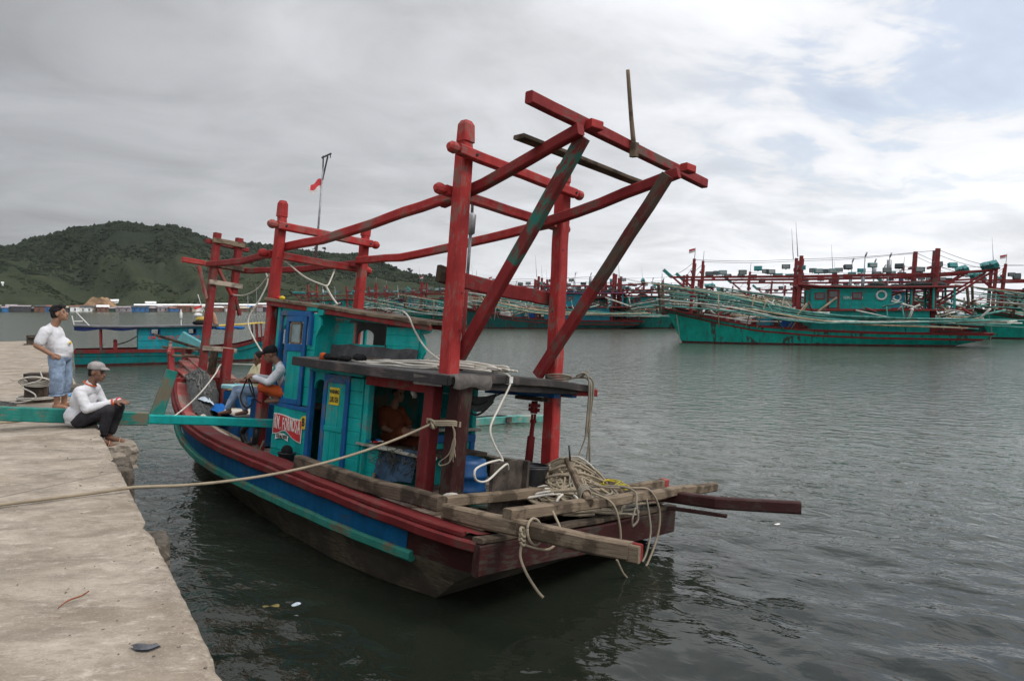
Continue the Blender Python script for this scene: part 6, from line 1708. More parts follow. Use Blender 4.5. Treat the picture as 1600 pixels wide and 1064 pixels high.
    mb = MB(); mb.grid(lambda u, v: (6.95 - .62 * u, .52 - .42 * v + .22 * u, 1.20 + .16 * math.sin(PI * u) * math.sin(PI * v) - .12 * v + .04 * sm_noise((u * 6, v * 6, 1), 1)), 14, 12); thing(mb, 'blue_sheet', BLUETARP, 'bright blue sheet bundled beside the white hatch', 'sheet', None, F)
    mb = MB(); mb.grid(lambda u, v: (7.05 - .55 * u, .70 + .22 * u - .30 * v, 1.40 - .02 * u + .09 * math.sin(PI * u) * math.sin(PI * v) - .10 * v + .045 * abs(sm_noise((u * 9, v * 9, 5), 1))), 16, 10); thing(mb, 'pale_cloth', PALECLOTH, 'pale blue crumpled cloth on the edge of the net heap', 'cloth', None, F)
    mb = MB(); mb.ball((6.05, 1.02, 1.10), (.06, .06, .06), 10, 7); thing(mb, 'net_float', CREAM, 'small round tan float by the net heap', 'float', None, F)
    # timbers lying along the port side deck forward
    for a, b, w, h, m, lab in (((6.0, 1.06, 1.02), (4.75, 1.22, .90), .14, .08, WOOD_PALE, 'pale plank lying on the port side deck near the gangway spar'), ((5.9, .86, .92), (4.5, .98, .80), .09, .09, WOOD, 'grey batten lying inboard of the pale plank'), ((5.3, 1.25, .90), (4.2, 1.40, .86), .12, .05, WOOD_DARK, 'dark plank lying along the rail forward of the cabin'), ((4.9, .70, .86), (4.15, 1.05, .80), .08, .06, WOOD, 'short batten lying askew before the cabin')):
        mb = MB(); mb.beam([a, b], w, h, jit=.006); thing(mb, 'loose_plank', m, lab, 'plank', None, F)
    mb = MB(); mb.tube([(4.6, .95, .80), (4.7, 1.0, 1.0), (4.45, .95, 1.2), (4.3, .98, 1.05), (4.35, .97, .85)], .05, 9, spline=6); thing(mb, 'rubber_fender', BLACKPL, 'dark rubber hose coiled against the forward post', 'hose', None, F)
    # small black hand net below the roof beam
    e = empty('hanging_net', F @ Matrix.Translation((.2, .0, 2.0)), 'thin black net bag slung under the roof edge', 'net')
    mb = MB(); mb.tube([(.0, .55, .06), (.0, .40, -.10), (.0, .20, -.14), (.0, -.1, -.02), (.0, -.35, .06)], .012, 6, spline=6); mb.tube([(.05, .50, .0), (.0, .36, -.24), (.0, .18, -.26), (.0, -.05, -.10)], .014, 6, spline=6); mb.build('cord', ROPE_D, e)
    mb = MB(); mb.grid(lambda u, v: (.02 * math.sin(u * 5), .52 - .62 * u, .02 - .20 * math.sin(PI * u) ** .7 * v - .06 * math.sin(PI * u)), 10, 5); mb.build('mesh', NETGREY, e)
    # white rag under the roof
    mb = MB(); mb.ball((.62, .88, 2.01), (.09, .05, .045), 10, 6); mb.ball((.72, .88, 1.95), (.04, .04, .07), 9, 6); o = mb.build('rag', SACK)
    for v in o.data.vertices: v.co += Vector((sm_noise(v.co, 15), 0, sm_noise(v.co + Vector((1, 2, 3)), 15))) * .04
    tag(settle(o, None, F), 'white rag tucked under the red header beam', 'rag')
    e = empty('wrapper_litter', F @ Matrix.Translation((1.50, .84, 1.21)), 'bright wrappers and net bits on the cabin sill', 'litter')
    for k, m in enumerate((PALECLOTH, BLUETARP, REDINK, SACK, BLUETARP)):
        mb = MB(); mb.box((g.uniform(-.12, .12), g.uniform(-.04, .04), .015 + .01 * k), (.07, .05, .015), g.random() * 3, .003, .004); mb.build('wrapper', m, e)
    e = empty('basin', F @ Matrix.Translation((2.72, .70, 1.13)), 'white basin of fruit inside the arched doorway', 'basin')
    mb = MB(); mb.lathe([(.02, 0), (.09, 0), (.13, .06), (.12, .06), (.08, .015), (.02, .012)], (0, 0, 0), 16); mb.build('bowl', WHITE, e)
    mb = MB(); mb.ball((0, .02, .06), (.04, .04, .04), 9, 6); mb.ball((-.05, .03, .05), (.035, .035, .035), 9, 6); mb.build('fruit', ORANGE_CL, e)
    # offering cloths on the wheelhouse roof by the forward post
    e = empty('flower_bundle', F @ Matrix.Translation((4.25, .80, 3.17)), 'small yellow and red bundle at the foot of the forward port post', 'bundle')
    for dx, m in ((-.06, YELLOW), (.04, REDTRIM), (.12, YELLOW)):
        mb = MB(); mb.ball((dx, 0, .03), (.05, .05, .035), 8, 5); mb.build('petals', m, e)
    # flag pole
    e = empty('flag_pole', F @ Matrix.Translation((4.58, .0, 3.95)), 'thin pole with a torn red and white flag and a small gallows top', 'flag')
    mb = MB(); mb.tube([(0, 0, -.02), (0, .01, 1.62)], .018, 7, radii=[.022, .014]); mb.build('pole', GREYMETAL, e)
    mb = MB(); mb.beam([(0, .05, 1.78), (0, -.12, 1.90)], .03, .03); mb.beam([(0, .01, 1.40), (0, -.06, 1.83)], .035, .02); mb.beam([(0, .01, 1.55), (0, .03, 1.82)], .025, .02); mb.tube([(0, -.115, 1.89), (0, -.115, 1.82)], .008, 5); mb.build('bracket', DARKMETAL, e)
    mb = MB()
    def fl(u, v): return (.02 * math.sin(u * 7) , .01 + .24 * u, 1.42 - .20 * v * (1 - .25 * u) - .15 * u + .03 * math.sin(u * 6 + v))
    mb.grid(fl, 10, 6); mb.mi = [0 if (i % 6) < 4 and not (i // 6 > 8) else 1 for i in range(60)]; mb.build('cloth', [FLAGRED, FLAGWHITE], e)
BRASS = plain('brass_strap', (.36, .25, .10), .5, .3, .3, 10, .1)
NETHEAP = plain('grey_fishing_net', (.072, .074, .072), .95, 0, .55, 26, 1.0)
NETROPE = plain('net_head_rope', (.12, .12, .11), .95, 0, .5, 20, .4)
NETGREY = plain('thin_black_net', (.06, .06, .06), .95, 0, .4, 30, .2)
deck_things()

def quay_things():
    g = random.Random(4)
    # gangway spar from the quay to the boat, with its short upright board
    E_, B_ = Vector((.523, 11.696, 1.608)), Vector((3.089, 11.819, 1.275))
    d = (B_ - E_)
    e = empty('gangway_spar', E_, 'long teal spar laid from the quay across to the boat', 'spar')
    mb = MB(); mb.beam([-d * 1.0, d * -.3, d * .30], .13, .19, (0, 0, 1), .012, .004); mb.build('spar_timber', TEAL_OLD, e)
    mb = MB(); mb.beam([d * .302, d * 1.02], .12, .13, (0, 0, 1), .012, .004); mb.build('spar_timber', TEAL, e)
    a = d * .35 + Vector((0, .10, .06)); b = a + Vector((.22, -.02, .64))
    mb = MB(); mb.beam([a - Vector((.03, 0, .1)), b], .19, .07, (0, 1, 0), .01, .004, .3, [1.05, .85]); mb.build('upright_board', TEAL_OLD, e)
    # bollards
    def bollard(x, y, w, h, rot, lab, rope=False):
        e = empty('bollard', (x, y, QZ - .005), lab, 'bollard', 'bollards along the quay'); e.rotation_euler = (0, 0, rot)
        mb = MB(); mb.box((0, 0, .025), (w * 1.5, w * 1.3, .05), 0, .01, .006); mb.build('plinth', WOOD_DARK, e)
        mb = MB(); mb.beam([(0, 0, .045), (0, 0, h)], w, w * .95, (1, 0, 0), .03, .008, .12); mb.build('block', BOLL, e)
        mb = MB(); mb.tube([(-w * .2, -w * .62, h * .8), (w * .75, -w * .62, h * .8)], .04, 9); mb.build('pin', STEEL, e)
        return e
    bollard(-.04, 15.05, .36, .50, -.3, 'dark square bollard wound with white rope behind the standing man')
    bollard(-.30, 39.2, .40, .44, 0, 'far bollard near the end of the quay')
    mb = MB(); c = Vector((-.04, 15.05, QZ))
    r = Vector((.839, -.544, 0)); f = Vector((-.544, -.839, 0))
    for k in range(4):
        mb.tube([c + r * (.14 + (.20 + .03 * k) * math.cos(a)) + f * (.28 + .05 * math.sin(a)) + Vector((0, 0, .41 + (.05 + .012 * k) * math.sin(a) - .015 * k)) for a in np.linspace(0, 2 * PI, 15)[:-1]], .011, 6, closed=True)
    mb.tube([c + r * q[0] + f * (.30 + .01 * i) + Vector((0, 0, q[1])) for i, q in enumerate(((.28, .66), (.25, .55), (.28, .44), (.20, .38), (.06, .34), (-.06, .29), (.05, .24), (.18, .17), (.19, .10), (.05, .05), (-.1, .03), (-.3, .03), (-.5, .02)))], .012, 6, spline=6)
    for k in range(2): mb.tube([c + r * (.30 * math.cos(a)) + f * (.02 + .30 * math.sin(a)) + Vector((0, 0, .065 + .026 * k)) for a in np.linspace(0, 2 * PI, 19)[:-1]], .012, 6, closed=True)
    thing(mb, 'bollard_rope', ROPE_W, 'white rope looped over the pin of the near bollard', 'rope')
    mb = MB(); P = [Vector((-.75 + .4 * math.cos(a) * s, 14.6 + .3 * math.sin(a) * s, QZ + .03 + .015 * k)) for k, s in enumerate((1, .85, .7, .55)) for a in np.linspace(0, 2 * PI, 12)]
    mb.tube(P, .014, 6, spline=2); thing(mb, 'dark_rope_coil', NETROPE, 'dark rope coil on the quay left of the near bollard', 'rope')
    # broken concrete along the edge
    for c, s, sd, rt, lab in (((.86, 11.32, 1.10), (.46, .60, .36), 3, .1, 'concrete ledge block under the seated man\'s feet'),
                              ((.80, 11.0, .86), (.40, .44, .50), 8, .1, 'broken concrete lump below the ledge block'),
                              ((.70, 9.0, 1.16), (.22, .36, .42), 13, .2, 'small broken concrete lump on the quay face behind the mooring rope'),
                              ((.72, 9.75, 1.05), (.26, .5, .5), 14, .1, 'broken concrete lump between the ledge block and the mooring rope'),
                              ((.655, 5.80, 1.30), (.22, .46, .30), 17, -.1, 'crumbled concrete lump sticking out of the quay edge in the foreground'),
                              ((.60, 16.6, 1.53), (.36, .8, .16), 22, .1, 'broken kerb lump beyond the standing man')):
        tag(rock('concrete_block', c, s, sd, CONC_WET if 'ledge block under' not in lab else CONC, rt), lab, 'concrete block')
    tag(rock('rusty_fitting', (.44, 17.4, 1.60), (.22, .3, .28), 40, STEEL), 'small rusty fitting on the quay edge behind the standing man', 'fitting')
    # litter
    # grit and chips swept toward the edge
    mb = MB()
    for k in range(240):
        y = g.uniform(3.0, 16); x = .62 - abs(g.gauss(0, .35)); r = g.uniform(.0015, .006) * (1.8 if k % 17 == 0 else 1)
        b = len(mb.v); sz = (r * g.uniform(.7, 2.0), r * g.uniform(.7, 1.5), r * .6)
        for q in ICO_V: mb.v.append((x + q[0] * sz[0], y + q[1] * sz[1], QZ + .004 + q[2] * sz[2] * g.uniform(.7, 1.2)))
        for q in ICO_F: mb.face([b + i for i in q])
    o = mb.build('grit', GRIT); o['kind'] = 'stuff'
    mb = MB(); mb.tube([(.05, 4.52, QZ + .012), (.10, 4.58, QZ + .022), (.16, 4.62, QZ + .020), (.20, 4.70, QZ + .012)], .009, 6, spline=4, radii=[.003, .005, .004]); thing(mb, 'rusty_twig', TWIG, 'thin reddish twig lying on the concrete', 'twig')
    mb = MB(); mb.grid(lambda u, v: (.325 + .105 * u + .02 * v, 3.82 - .03 * u - .055 * v - .02 * math.sin(u * 4), QZ + .014 + .014 * math.sin(u * 5) * (1 - v) + .006 * math.sin(v * 6)), 8, 5); mb.grid(lambda u, v: (.325 + .105 * u + .02 * (1 - v), 3.82 - .03 * u - .055 * (1 - v) - .02 * math.sin(u * 4), QZ + .004), 8, 5); thing(mb, 'grey_rag', GREYRAG, 'small grey scrap of rubber lying near the quay edge', 'scrap')
    mb = MB(); mb.grid(lambda u, v: (1.80 + .26 * u + .05 * v, 7.60 + .20 * v - .06 * u, -.014 + .022 * math.sin(PI * u) * math.sin(PI * v) + .006 * math.sin(u * 9)), 10, 8); thing(mb, 'floating_bag', YELLOWBAG, 'yellowish plastic bag awash between the quay and the boat', 'bag')
    mb = MB(); mb.grid(lambda u, v: (2.14 + .13 * u, 7.52 + .08 * v, -.005 + .03 * math.sin(PI * u) * math.sin(PI * v)), 8, 6); thing(mb, 'floating_bag', PALECLOTH, 'small whitish scrap of plastic floating near the yellowish bag', 'bag')
    mb = MB(); mb.grid(lambda u, v: (8.82 + .10 * u, 6.62 + .05 * v, .006 + .010 * math.sin(PI * u) * math.sin(PI * v)), 6, 4); thing(mb, 'floating_scrap', WHITEINK, 'white scrap floating off the end of the starboard outrigger', 'scrap')
    # teal spar afloat beyond the boat
    e = empty('floating_spar', (10.6, 16.6, .05), 'pale teal spar afloat on the far side of the boat', 'spar')
    mb = MB(); mb.beam([(-2.4, .49, .02), (.0, .02, .06), (1.15, -.24, .02)], .16, .20, jit=.006); mb.build('spar_timber', SPARTEAL, e)
    mb = MB(); mb.beam([(.0, .1, .06), (.0, -.12, .06)], .16, .14); mb.build('collar', STEEL, e)
    mb = MB(); mb.tube([(-2.0, .4, .14), (-1.2, .24, .16), (-.4, .08, .18), (0, 0, .16)], .02, 6, spline=4); mb.build('line', ROPE_D, e)
GRIT = plain('concrete_grit', (.16, .13, .10), .9, 0, .6, 20, .2)
BOLL = paint('rusty_bollard', (.062, .050, .042), under=(.13, .08, .05), wear=.42, rough=.8)
TWIG = plain('red_twig', (.22, .07, .03), .8, 0, .4, 30, .2)
GREYRAG = plain('grey_rubber', (.085, .088, .098), .8, 0, .3, 30, .3)
YELLOWBAG = plain('yellowish_film', (.20, .155, .045), .5, 0, .4, 8, .3)
SPARTEAL = paint('pale_teal_paint', (.10, .34, .29), under=(.3, .3, .25), wear=.4, rough=.6)
quay_things()

# ================================================================== PEOPLE
def cap_rings(mb, p0, p1, r0, r1, seg=14):
    p0, p1 = Vector(p0), Vector(p1); d = (p1 - p0); L = d.length
    if L < 1e-5: d = Vector((0, 0, 1))
    d.normalize(); x = d.cross(Vector((.3, .2, 1)));
    if x.length < .05: x = d.cross(Vector((1, 0, 0)))
    x.normalize(); y = d.cross(x); R = []
    for a in np.linspace(-PI / 2, 0, 5): R.append((p0 + d * r0 * math.sin(a), max(r0 * math.cos(a), .0006)))
    for a in np.linspace(0, PI / 2, 5): R.append((p1 + d * r1 * math.sin(a), max(r1 * math.cos(a), .0006)))
    mb.rings([[c + (x * math.cos(2 * PI * k / seg) + y * math.sin(2 * PI * k / seg)) * r for k in range(seg)] for c, r in R], True)

def ell(mb, c, r, tilt=0.0, axis='Y', seg=18):
    c = Vector(c); M = Matrix.Rotation(tilt, 3, axis); R = []
    for i in range(13):
        a = -PI / 2 + PI * i / 12; q = max(math.cos(a), .01)
        R.append([c + M @ Vector((r[0] * q * math.cos(2 * PI * k / seg), r[1] * q * math.sin(2 * PI * k / seg), r[2] * math.sin(a))) for k in range(seg)])
    mb.rings(R, True)

def fuse(name, prims, mat, parent, voxel=.009, smooth=4, fold=0.0, foldscale=9, label=None):
    """grow one continuous skin round the given limbs and masses"""
    mb = MB()
    for p in prims:
        if p[0] == 'c': cap_rings(mb, *p[1:])
        else: ell(mb, *p[1:])
    me = bpy.data.meshes.new('raw'); me.from_pydata(mb.v, [], mb.f); me.update()
    o = bpy.data.objects.new('raw', me)
    m = o.modifiers.new('r', 'REMESH'); m.mode = 'VOXEL'; m.voxel_size = voxel; m.use_smooth_shade = True
    s = o.modifiers.new('s', 'SMOOTH'); s.iterations = smooth; s.factor = .5
    m2 = evaluated_mesh(o); m2.name = name
    bpy.data.objects.remove(o); bpy.data.meshes.remove(me)
    if fold:
        n = len(m2.vertices); co = np.empty(n * 3, np.float32); no = np.empty(n * 3, np.float32)
        m2.vertices.foreach_get('co', co); m2.vertices.foreach_get('normal', no)
        co = co.reshape(-1, 3); no = no.reshape(-1, 3)
        co += no * np.array([[fold * mnoise.fractal(Vector((c[0] * .7 * foldscale, c[1] * foldscale, c[2] * 1.6 * foldscale)), 1.0, 2.0, 3)] for c in co.tolist()], np.float32)
        m2.vertices.foreach_set('co', co.ravel()); m2.update()
    m2.materials.clear(); m2.materials.append(mat)
    m2.polygons.foreach_set('use_smooth', np.ones(len(m2.polygons), bool))
    r = bpy.data.objects.new(name, m2); COL.objects.link(r); r.parent = parent
    if label: r['label'] = label
    return r

def head(c, tilt, s=1.0):
    """skull, jaw, brow, nose, lips, chin, ears: forward is +x; tilt turns the face up (-) or down (+)"""
    M = Matrix.Rotation(tilt, 3, 'Y'); c = Vector(c)
    P = lambda *a: tuple(c + M @ (Vector(a) * s))
    R = []
    R.append(('e', P(-.005, 0, .03), (.098 * s, .076 * s, .098 * s), tilt))
    R.append(('e', P(.030, 0, -.045), (.066 * s, .058 * s, .075 * s), tilt))
    R.append(('c', P(.045, -.03, .012), P(.045, .03, .012), .036 * s, .036 * s))
    R.append(('c', P(.090, 0, .005), P(.108, 0, -.035), .012 * s, .019 * s))
    R.append(('c', P(.088, -.018, -.066), P(.088, .018, -.066), .014 * s, .014 * s))
    R.append(('e', P(.070, 0, -.098), (.028 * s, .030 * s, .022 * s), tilt))
    for q in (1, -1):
        R.append(('e', P(.050, q * .038, -.020), (.032 * s, .026 * s, .026 * s), tilt))
        R.append(('e', P(-.010, q * .078, -.008), (.022 * s, .012 * s, .034 * s), tilt))
    return R

def face_parts(parent, c, tilt, s=1.0):
    M = Matrix.Rotation(tilt, 3, 'Y'); c = Vector(c); P = lambda *a: c + M @ (Vector(a) * s)
    for q in (1, -1):
        mb = MB(); mb.ball(P(.078, q * .031, .000), .013 * s, 8, 6); mb.build('eye', EYE, parent)
        mb = MB(); mb.tube([P(.086, q * .014, .022), P(.088, q * .032, .027), P(.074, q * .052, .020)], .005 * s, 5); mb.build('eyebrow', HAIR, parent)
    mb = MB(); mb.tube([P(.094, -.020, -.066), P(.101, 0, -.065), P(.094, .020, -.066)], .004 * s, 5); mb.build('mouth', LIPS, parent)
ORANGE_D = cloth('dull_orange_cloth', (.17, .048, .022))
EYE = plain('dark_eye', (.02, .015, .012), .3, 0, .1, 9, 0)
LIPS = plain('lips', (.20, .075, .06), .5, 0, .1, 9, 0)

def hand(w, d, n, s=1.0, curl=.5, side=1):
    """palm, four unequal bent fingers and a thumb; w wrist, d along the palm, n out of the back of the hand"""
    w, d, n = Vector(w), Vector(d).normalized(), Vector(n).normalized(); x = d.cross(n).normalized() * side
    R = [('c', tuple(w), tuple(w + d * .03 * s), .026 * s, .028 * s), ('c', tuple(w + d * .035 * s - x * .016 * s), tuple(w + d * .075 * s - x * .022 * s), .021 * s, .017 * s), ('c', tuple(w + d * .035 * s + x * .014 * s), tuple(w + d * .08 * s + x * .02 * s), .021 * s, .017 * s)]
    for k, L in enumerate((.062, .074, .070, .054)):
        b = w + d * .082 * s + x * (.030 - .020 * k) * s
        d1 = (d - n * curl * .7).normalized(); d2 = (d - n * curl * 1.9).normalized()
        m = b + d1 * L * .5 * s
        R.append(('c', tuple(b - d * .01 * s), tuple(m), .0095 * s, .009 * s)); R.append(('c', tuple(m), tuple(m + d2 * L * .5 * s), .009 * s, .0075 * s))
    t = w + d * .025 * s + x * .026 * s; t1 = t + (d * .55 + x * .75 - n * .3).normalized() * .036 * s
    R.append(('c', tuple(t), tuple(t1), .013 * s, .011 * s)); R.append(('c', tuple(t1), tuple(t1 + (d * .9 + x * .2 - n * .3).normalized() * .03 * s), .0105 * s, .009 * s))
    return R

def person(mw, label, group=None):
    return empty('person', mw, label, 'person', group)
def stand(loc, fwd):
    f = Vector((fwd[0], fwd[1], 0)).normalized(); l = Vector((0, 0, 1)).cross(f)
    return Matrix(((f.x, l.x, 0, loc[0]), (f.y, l.y, 0, loc[1]), (0, 0, 1, loc[2]), (0, 0, 0, 1)))
RIGHT = (math.cos(YAW), -math.sin(YAW))

def standing_man():
    e = person(stand((.27, 13.82, QZ), (.90, -.44)), 'standing man in a white T-shirt and long denim shorts, hands on his hips')
    hc, ht = (.015, 0, 1.525), -.22
    B = head(hc, ht, 1.0)
    B += [('c', (-.105, 0, 1.27), (-.02, 0, 1.44), .066, .060), ('c', (-.12, -.16, 1.245), (-.12, .16, 1.245), .07, .07), ('e', (-.06, 0, 1.10), (.14, .18, .20)), ('e', (.02, 0, .95), (.14, .16, .18)), ('e', (.0, 0, .84), (.15, .18, .12))]
    for s in (1, -1):
        B += [('c', (-.12, s * .20, 1.225), (-.20, s * .30, 1.03), .060, .047), ('c', (-.20, s * .30, 1.03), (-.025, s * .255, .895), .046, .032)]
        B += hand((-.02, s * .25, .89), (.75, -s * .30, -.35), (-.1, s * .9, .5), 1.0, .35, -s)
        B += [('c', (.0, s * .10, .82), (.015, s * .115, .46), .098, .066), ('c', (.015, s * .115, .46), (-.01, s * .12, .09), .060, .042), ('c', (-.035, s * .12, .045), (.10, s * .135, .035), .044, .036), ('c', (.10, s * .135, .034), (.17, s * .145, .024), .038, .022)]
        for k in range(5): B.append(('c', (.15, s * (.115 + .017 * k), .022), (.205 - .012 * k, s * (.118 + .019 * k), .016), .012, .0105))
    fuse('body', B, SKIN, e, .0085, 2)
    face_parts(e, hc, ht)
    H = []
    M = Matrix.Rotation(ht, 3, 'Y'); P = lambda *a: tuple(Vector(hc) + M @ Vector(a))
    H += [('e', P(-.024, 0, .066), (.108, .092, .088), ht), ('e', P(-.060, 0, .005), (.068, .084, .085), ht), ('c', P(.058, -.035, .102), P(.058, .035, .102), .038, .038), ('c', P(.02, -.05, .115), P(-.05, .03, .13), .03, .03)]
    fuse('hair', H, HAIR, e, .008, 2, .016, 26)
    S = [('c', (-.115, 0, 1.29), (-.10, 0, 1.31), .082, .070), ('c', (-.12, -.165, 1.24), (-.12, .165, 1.24), .092, .092), ('e', (-.07, 0, 1.10), (.155, .192, .22)), ('e', (.030, 0, .965), (.168, .185, .20)), ('e', (.01, 0, .86), (.165, .195, .10))]
    for s in (1, -1): S += [('c', (-.12, s * .19, 1.23), (-.165, s * .265, 1.09), .088, .080)]
    fuse('shirt', S, WHITESHIRT, e, .010, 3, 0.011, 4.2)
    mb = MB(); mb.ball((.196, -.07, 1.06), (.010, .035, .03), 9, 6); mb.build('print', YELLOW, e)
    D = [('e', (.0, 0, .83), (.165, .20, .11))]
    for s in (1, -1): D += [('c', (.0, s * .105, .80), (.01, s * .122, .50), .122, .108), ('c', (.01, s * .122, .50), (-.005, s * .126, .30), .108, .100)]
    fuse('shorts', D, DENIM, e, .011, 3, 0.012, 4.2)
    mb = MB()
    for s in (1, -1): mb.tube([(-.005 + .103 * math.cos(a), s * .126 + .103 * math.sin(a), .225) for a in np.linspace(0, 2 * PI, 17)[:-1]], .012, 6, closed=True)
    mb.build('hem', DENIM, e)

def seated_man():
    e = person(stand((.42, 11.50, QZ), RIGHT), 'man in a white long-sleeved shirt and grey cap sitting on the quay edge')
    hc, ht = (.265, 0, .745), .10
    B = head(hc, ht, 1.02)
    B += [('c', (.17, 0, .55), (.23, 0, .68), .062, .058), ('c', (.14, -.15, .50), (.14, .15, .50), .068, .068), ('e', (.08, 0, .36), (.125, .16, .19)), ('e', (.02, 0, .15), (.15, .18, .14))]
    for s in (1, -1):
        B += [('c', (.14, s * .185, .475), (.24, s * .22, .275), .052, .044), ('c', (.24, s * .22, .275), (.54, s * .07, .34), .042, .028)]
        B += hand((.55, s * .065, .345), (.95, -s * .20, .06), (0, s * .5, .85), 1.0, .75, -s)
        B += [('c', (.05, s * .10, .10), (.49, s * .12, .245), .088, .066), ('c', (.49, s * .12, .235), (.36, s * .11, -.12), .058, .040), ('c', (.335, s * .11, -.165), (.46, s * .125, -.205), .040, .034), ('c', (.46, s * .125, -.205), (.53, s * .13, -.215), .036, .024)]
        for k in range(5): B.append(('c', (.51, s * (.10 + .016 * k), -.218), (.565 - .010 * k, s * (.103 + .018 * k), -.223), .012, .010))
    fuse('body', B, SKIN_D, e, .0085, 2)
    face_parts(e, hc, ht, 1.02)
    S = [('c', (.165, 0, .555), (.18, 0, .585), .078, .070), ('c', (.135, -.155, .495), (.135, .155, .495), .088, .088), ('e', (.075, 0, .36), (.150, .185, .21)), ('e', (.005, 0, .15), (.165, .205, .165)), ('e', (.0, 0, .08), (.155, .19, .08))]
    for s in (1, -1): S += [('c', (.14, s * .18, .475), (.24, s * .22, .28), .076, .066), ('c', (.24, s * .22, .28), (.50, s * .09, .335), .062, .046)]
    fuse('shirt', S, WHITESHIRT, e, .010, 3, 0.012, 4.2)
    mb = MB(); mb.tube([(.17 + .076 * math.cos(a), .072 * math.sin(a),   .590 - .035 * math.cos(a)) for a in np.linspace(0, 2 * PI, 19)[:-1]], .009, 6, closed=True); mb.build('collar', ORANGETRIM, e)
    for s in (1, -1):
        mb = MB(); c = Vector((.515, s * .082, .338)); d = Vector((.9, -s * .42, .18)).normalized(); x = d.cross(Vector((0, 0, 1))).normalized(); y = x.cross(d)
        mb.tube([c + (x * math.cos(a) + y * math.sin(a)) * .043 for a in np.linspace(0, 2 * PI, 15)[:-1]], .014, 6, closed=True); mb.build('cuff', REDTRIM if s > 0 else ORANGETRIM, e)
    mb = MB(); mb.ball((-.055, -.085, .44), (.012, .05, .02), 8, 5); mb.build('print', SKYBLUE, e)
    T_ = [('e', (.02, 0, .09), (.16, .19, .09))]
    for s in (1, -1): T_ += [('c', (.06, s * .10, .10), (.485, s * .12, .25), .105, .083), ('c', (.485, s * .12, .235), (.39, s * .115, -.06), .078, .066)]
    fuse('trousers', T_, DARKCLOTH, e, .010, 3, 0.009, 4.2)
    M = Matrix.Rotation(ht, 3, 'Y'); P = lambda *a: tuple(Vector(hc) + M @ Vector(a))
    fuse('hair', [('e', P(-.03, 0, .03), (.082, .084, .075), ht), ('e', P(-.06, 0, -.02), (.045, .07, .05), ht)], HAIR, e, .008, 2, .006, 30)
    fuse('cap', [('e', P(-.008, 0, .078), (.112, .094, .070), ht), ('e', P(-.010, 0, .060), (.114, .097, .045), ht), ('c', P(.09, -.045, .055), P(.145, -.03, .048), .020, .010), ('c', P(.09, .045, .055), P(.145, .03, .048), .020, .010), ('c', P(.09, 0, .060), P(.170, 0, .046), .022, .010)], CAPGREY, e, .007, 2)
    for s in (1, -1):
        mb = MB(); mb.beam([(.29, s * .11, -.228), (.42, s * .122, -.238), (.57, s * .135, -.244)], .10, .018, ch=.006, jit=0, scales=[.75, 1, .7]); mb.tube([(.50, s * .13 - .05, -.232), (.49, s * .13, -.17), (.44, s * .13 + .05, -.228)], .009, 5, spline=5); mb.build('sandal', TANROLL, e)

def squatting_man():
    p = BF @ Vector((3.93, .80, 1.56))
    e = person(stand(p, (-.93, .36)), 'man in a pale grey shirt, orange shorts and black cap squatting in the wheelhouse door')
    hc, ht = (.16, 0, .745), .30
    B = head(hc, ht, .98)
    B += [('c', (.02, 0, .56), (.10, 0, .68), .06, .056), ('c', (.0, -.15, .52), (.0, .15, .52), .066, .066), ('e', (-.07, 0, .38), (.13, .16, .2)), ('e', (-.11, 0, .18), (.14, .17, .13))]
    for s in (1, -1):
        B += [('c', (.01, s * .18, .49), (.17, s * .23, .33), .05, .042), ('c', (.17, s * .23, .33), (.42, s * .10, .41), .04, .028)]
        B += hand((.43, s * .095, .415), (.95, -s * .25, .05), (0, s * .4, .9), 1.0, .9, -s)
        B += [('c', (-.09, s * .10, .14), (.27, s * .14, .24), .085, .062), ('c', (.27, s * .14, .235), (.06, s * .11, .07), .054, .040), ('c', (.04, s * .11, .035), (.22, s * .13, .025), .038, .028)]
    fuse('body', B, SKIN_D, e, .010, 2)
    face_parts(e, hc, ht, .98)
    S = [('c', (.03, 0, .56), (.04, 0, .585), .074, .066), ('c', (-.005, -.15, .515), (-.005, .15, .515), .086, .086), ('e', (-.075, 0, .38), (.155, .185, .22)), ('e', (-.12, 0, .20), (.16, .19, .14))]
    for s in (1, -1): S += [('c', (.01, s * .18, .49), (.17, s * .235, .33), .074, .062), ('c', (.17, s * .235, .33), (.38, s * .12, .40), .058, .044)]
    fuse('shirt', S, GREYSHIRT, e, .011, 3, 0.012, 4.2)
    T_ = [('e', (-.10, 0, .13), (.165, .19, .10))]
    for s in (1, -1): T_ += [('c', (-.08, s * .10, .14), (.26, s * .14, .24), .10, .085)]
    fuse('shorts', T_, ORANGE_CL, e, .011, 3, 0.009, 4.2)
    M = Matrix.Rotation(ht, 3, 'Y'); P = lambda *a: tuple(Vector(hc) + M @ (Vector(a) * .98))
    fuse('cap', [('e', P(-.012, 0, .075), (.112, .095, .072), ht), ('e', P(-.03, 0, .045), (.092, .092, .05), ht), ('c', P(.09, -.04, .055), P(.15, -.03, .045), .020, .010), ('c', P(.09, .04, .055), P(.15, .03, .045), .020, .010)], BLACKCL, e, .008, 2)
    # dark line he is working on
    mb = MB(); q = lambda *a: e.matrix_world @ Vector(a)
    mb.tube([q(.50, .03, .40), q(.56, .05, .25), q(.60, .10, .08), q(.52, .12, -.06), q(.42, .0, .02), q(.44, -.06, .22), q(.50, -.03, .40), q(.46, .02, .2), q(.38, .06, .05), q(.30, .10, .0)], .012, 6, spline=6)
    thing(mb, 'dark_cable', ROPE_D, 'dark cable held in the hands of the squatting man', 'cable')

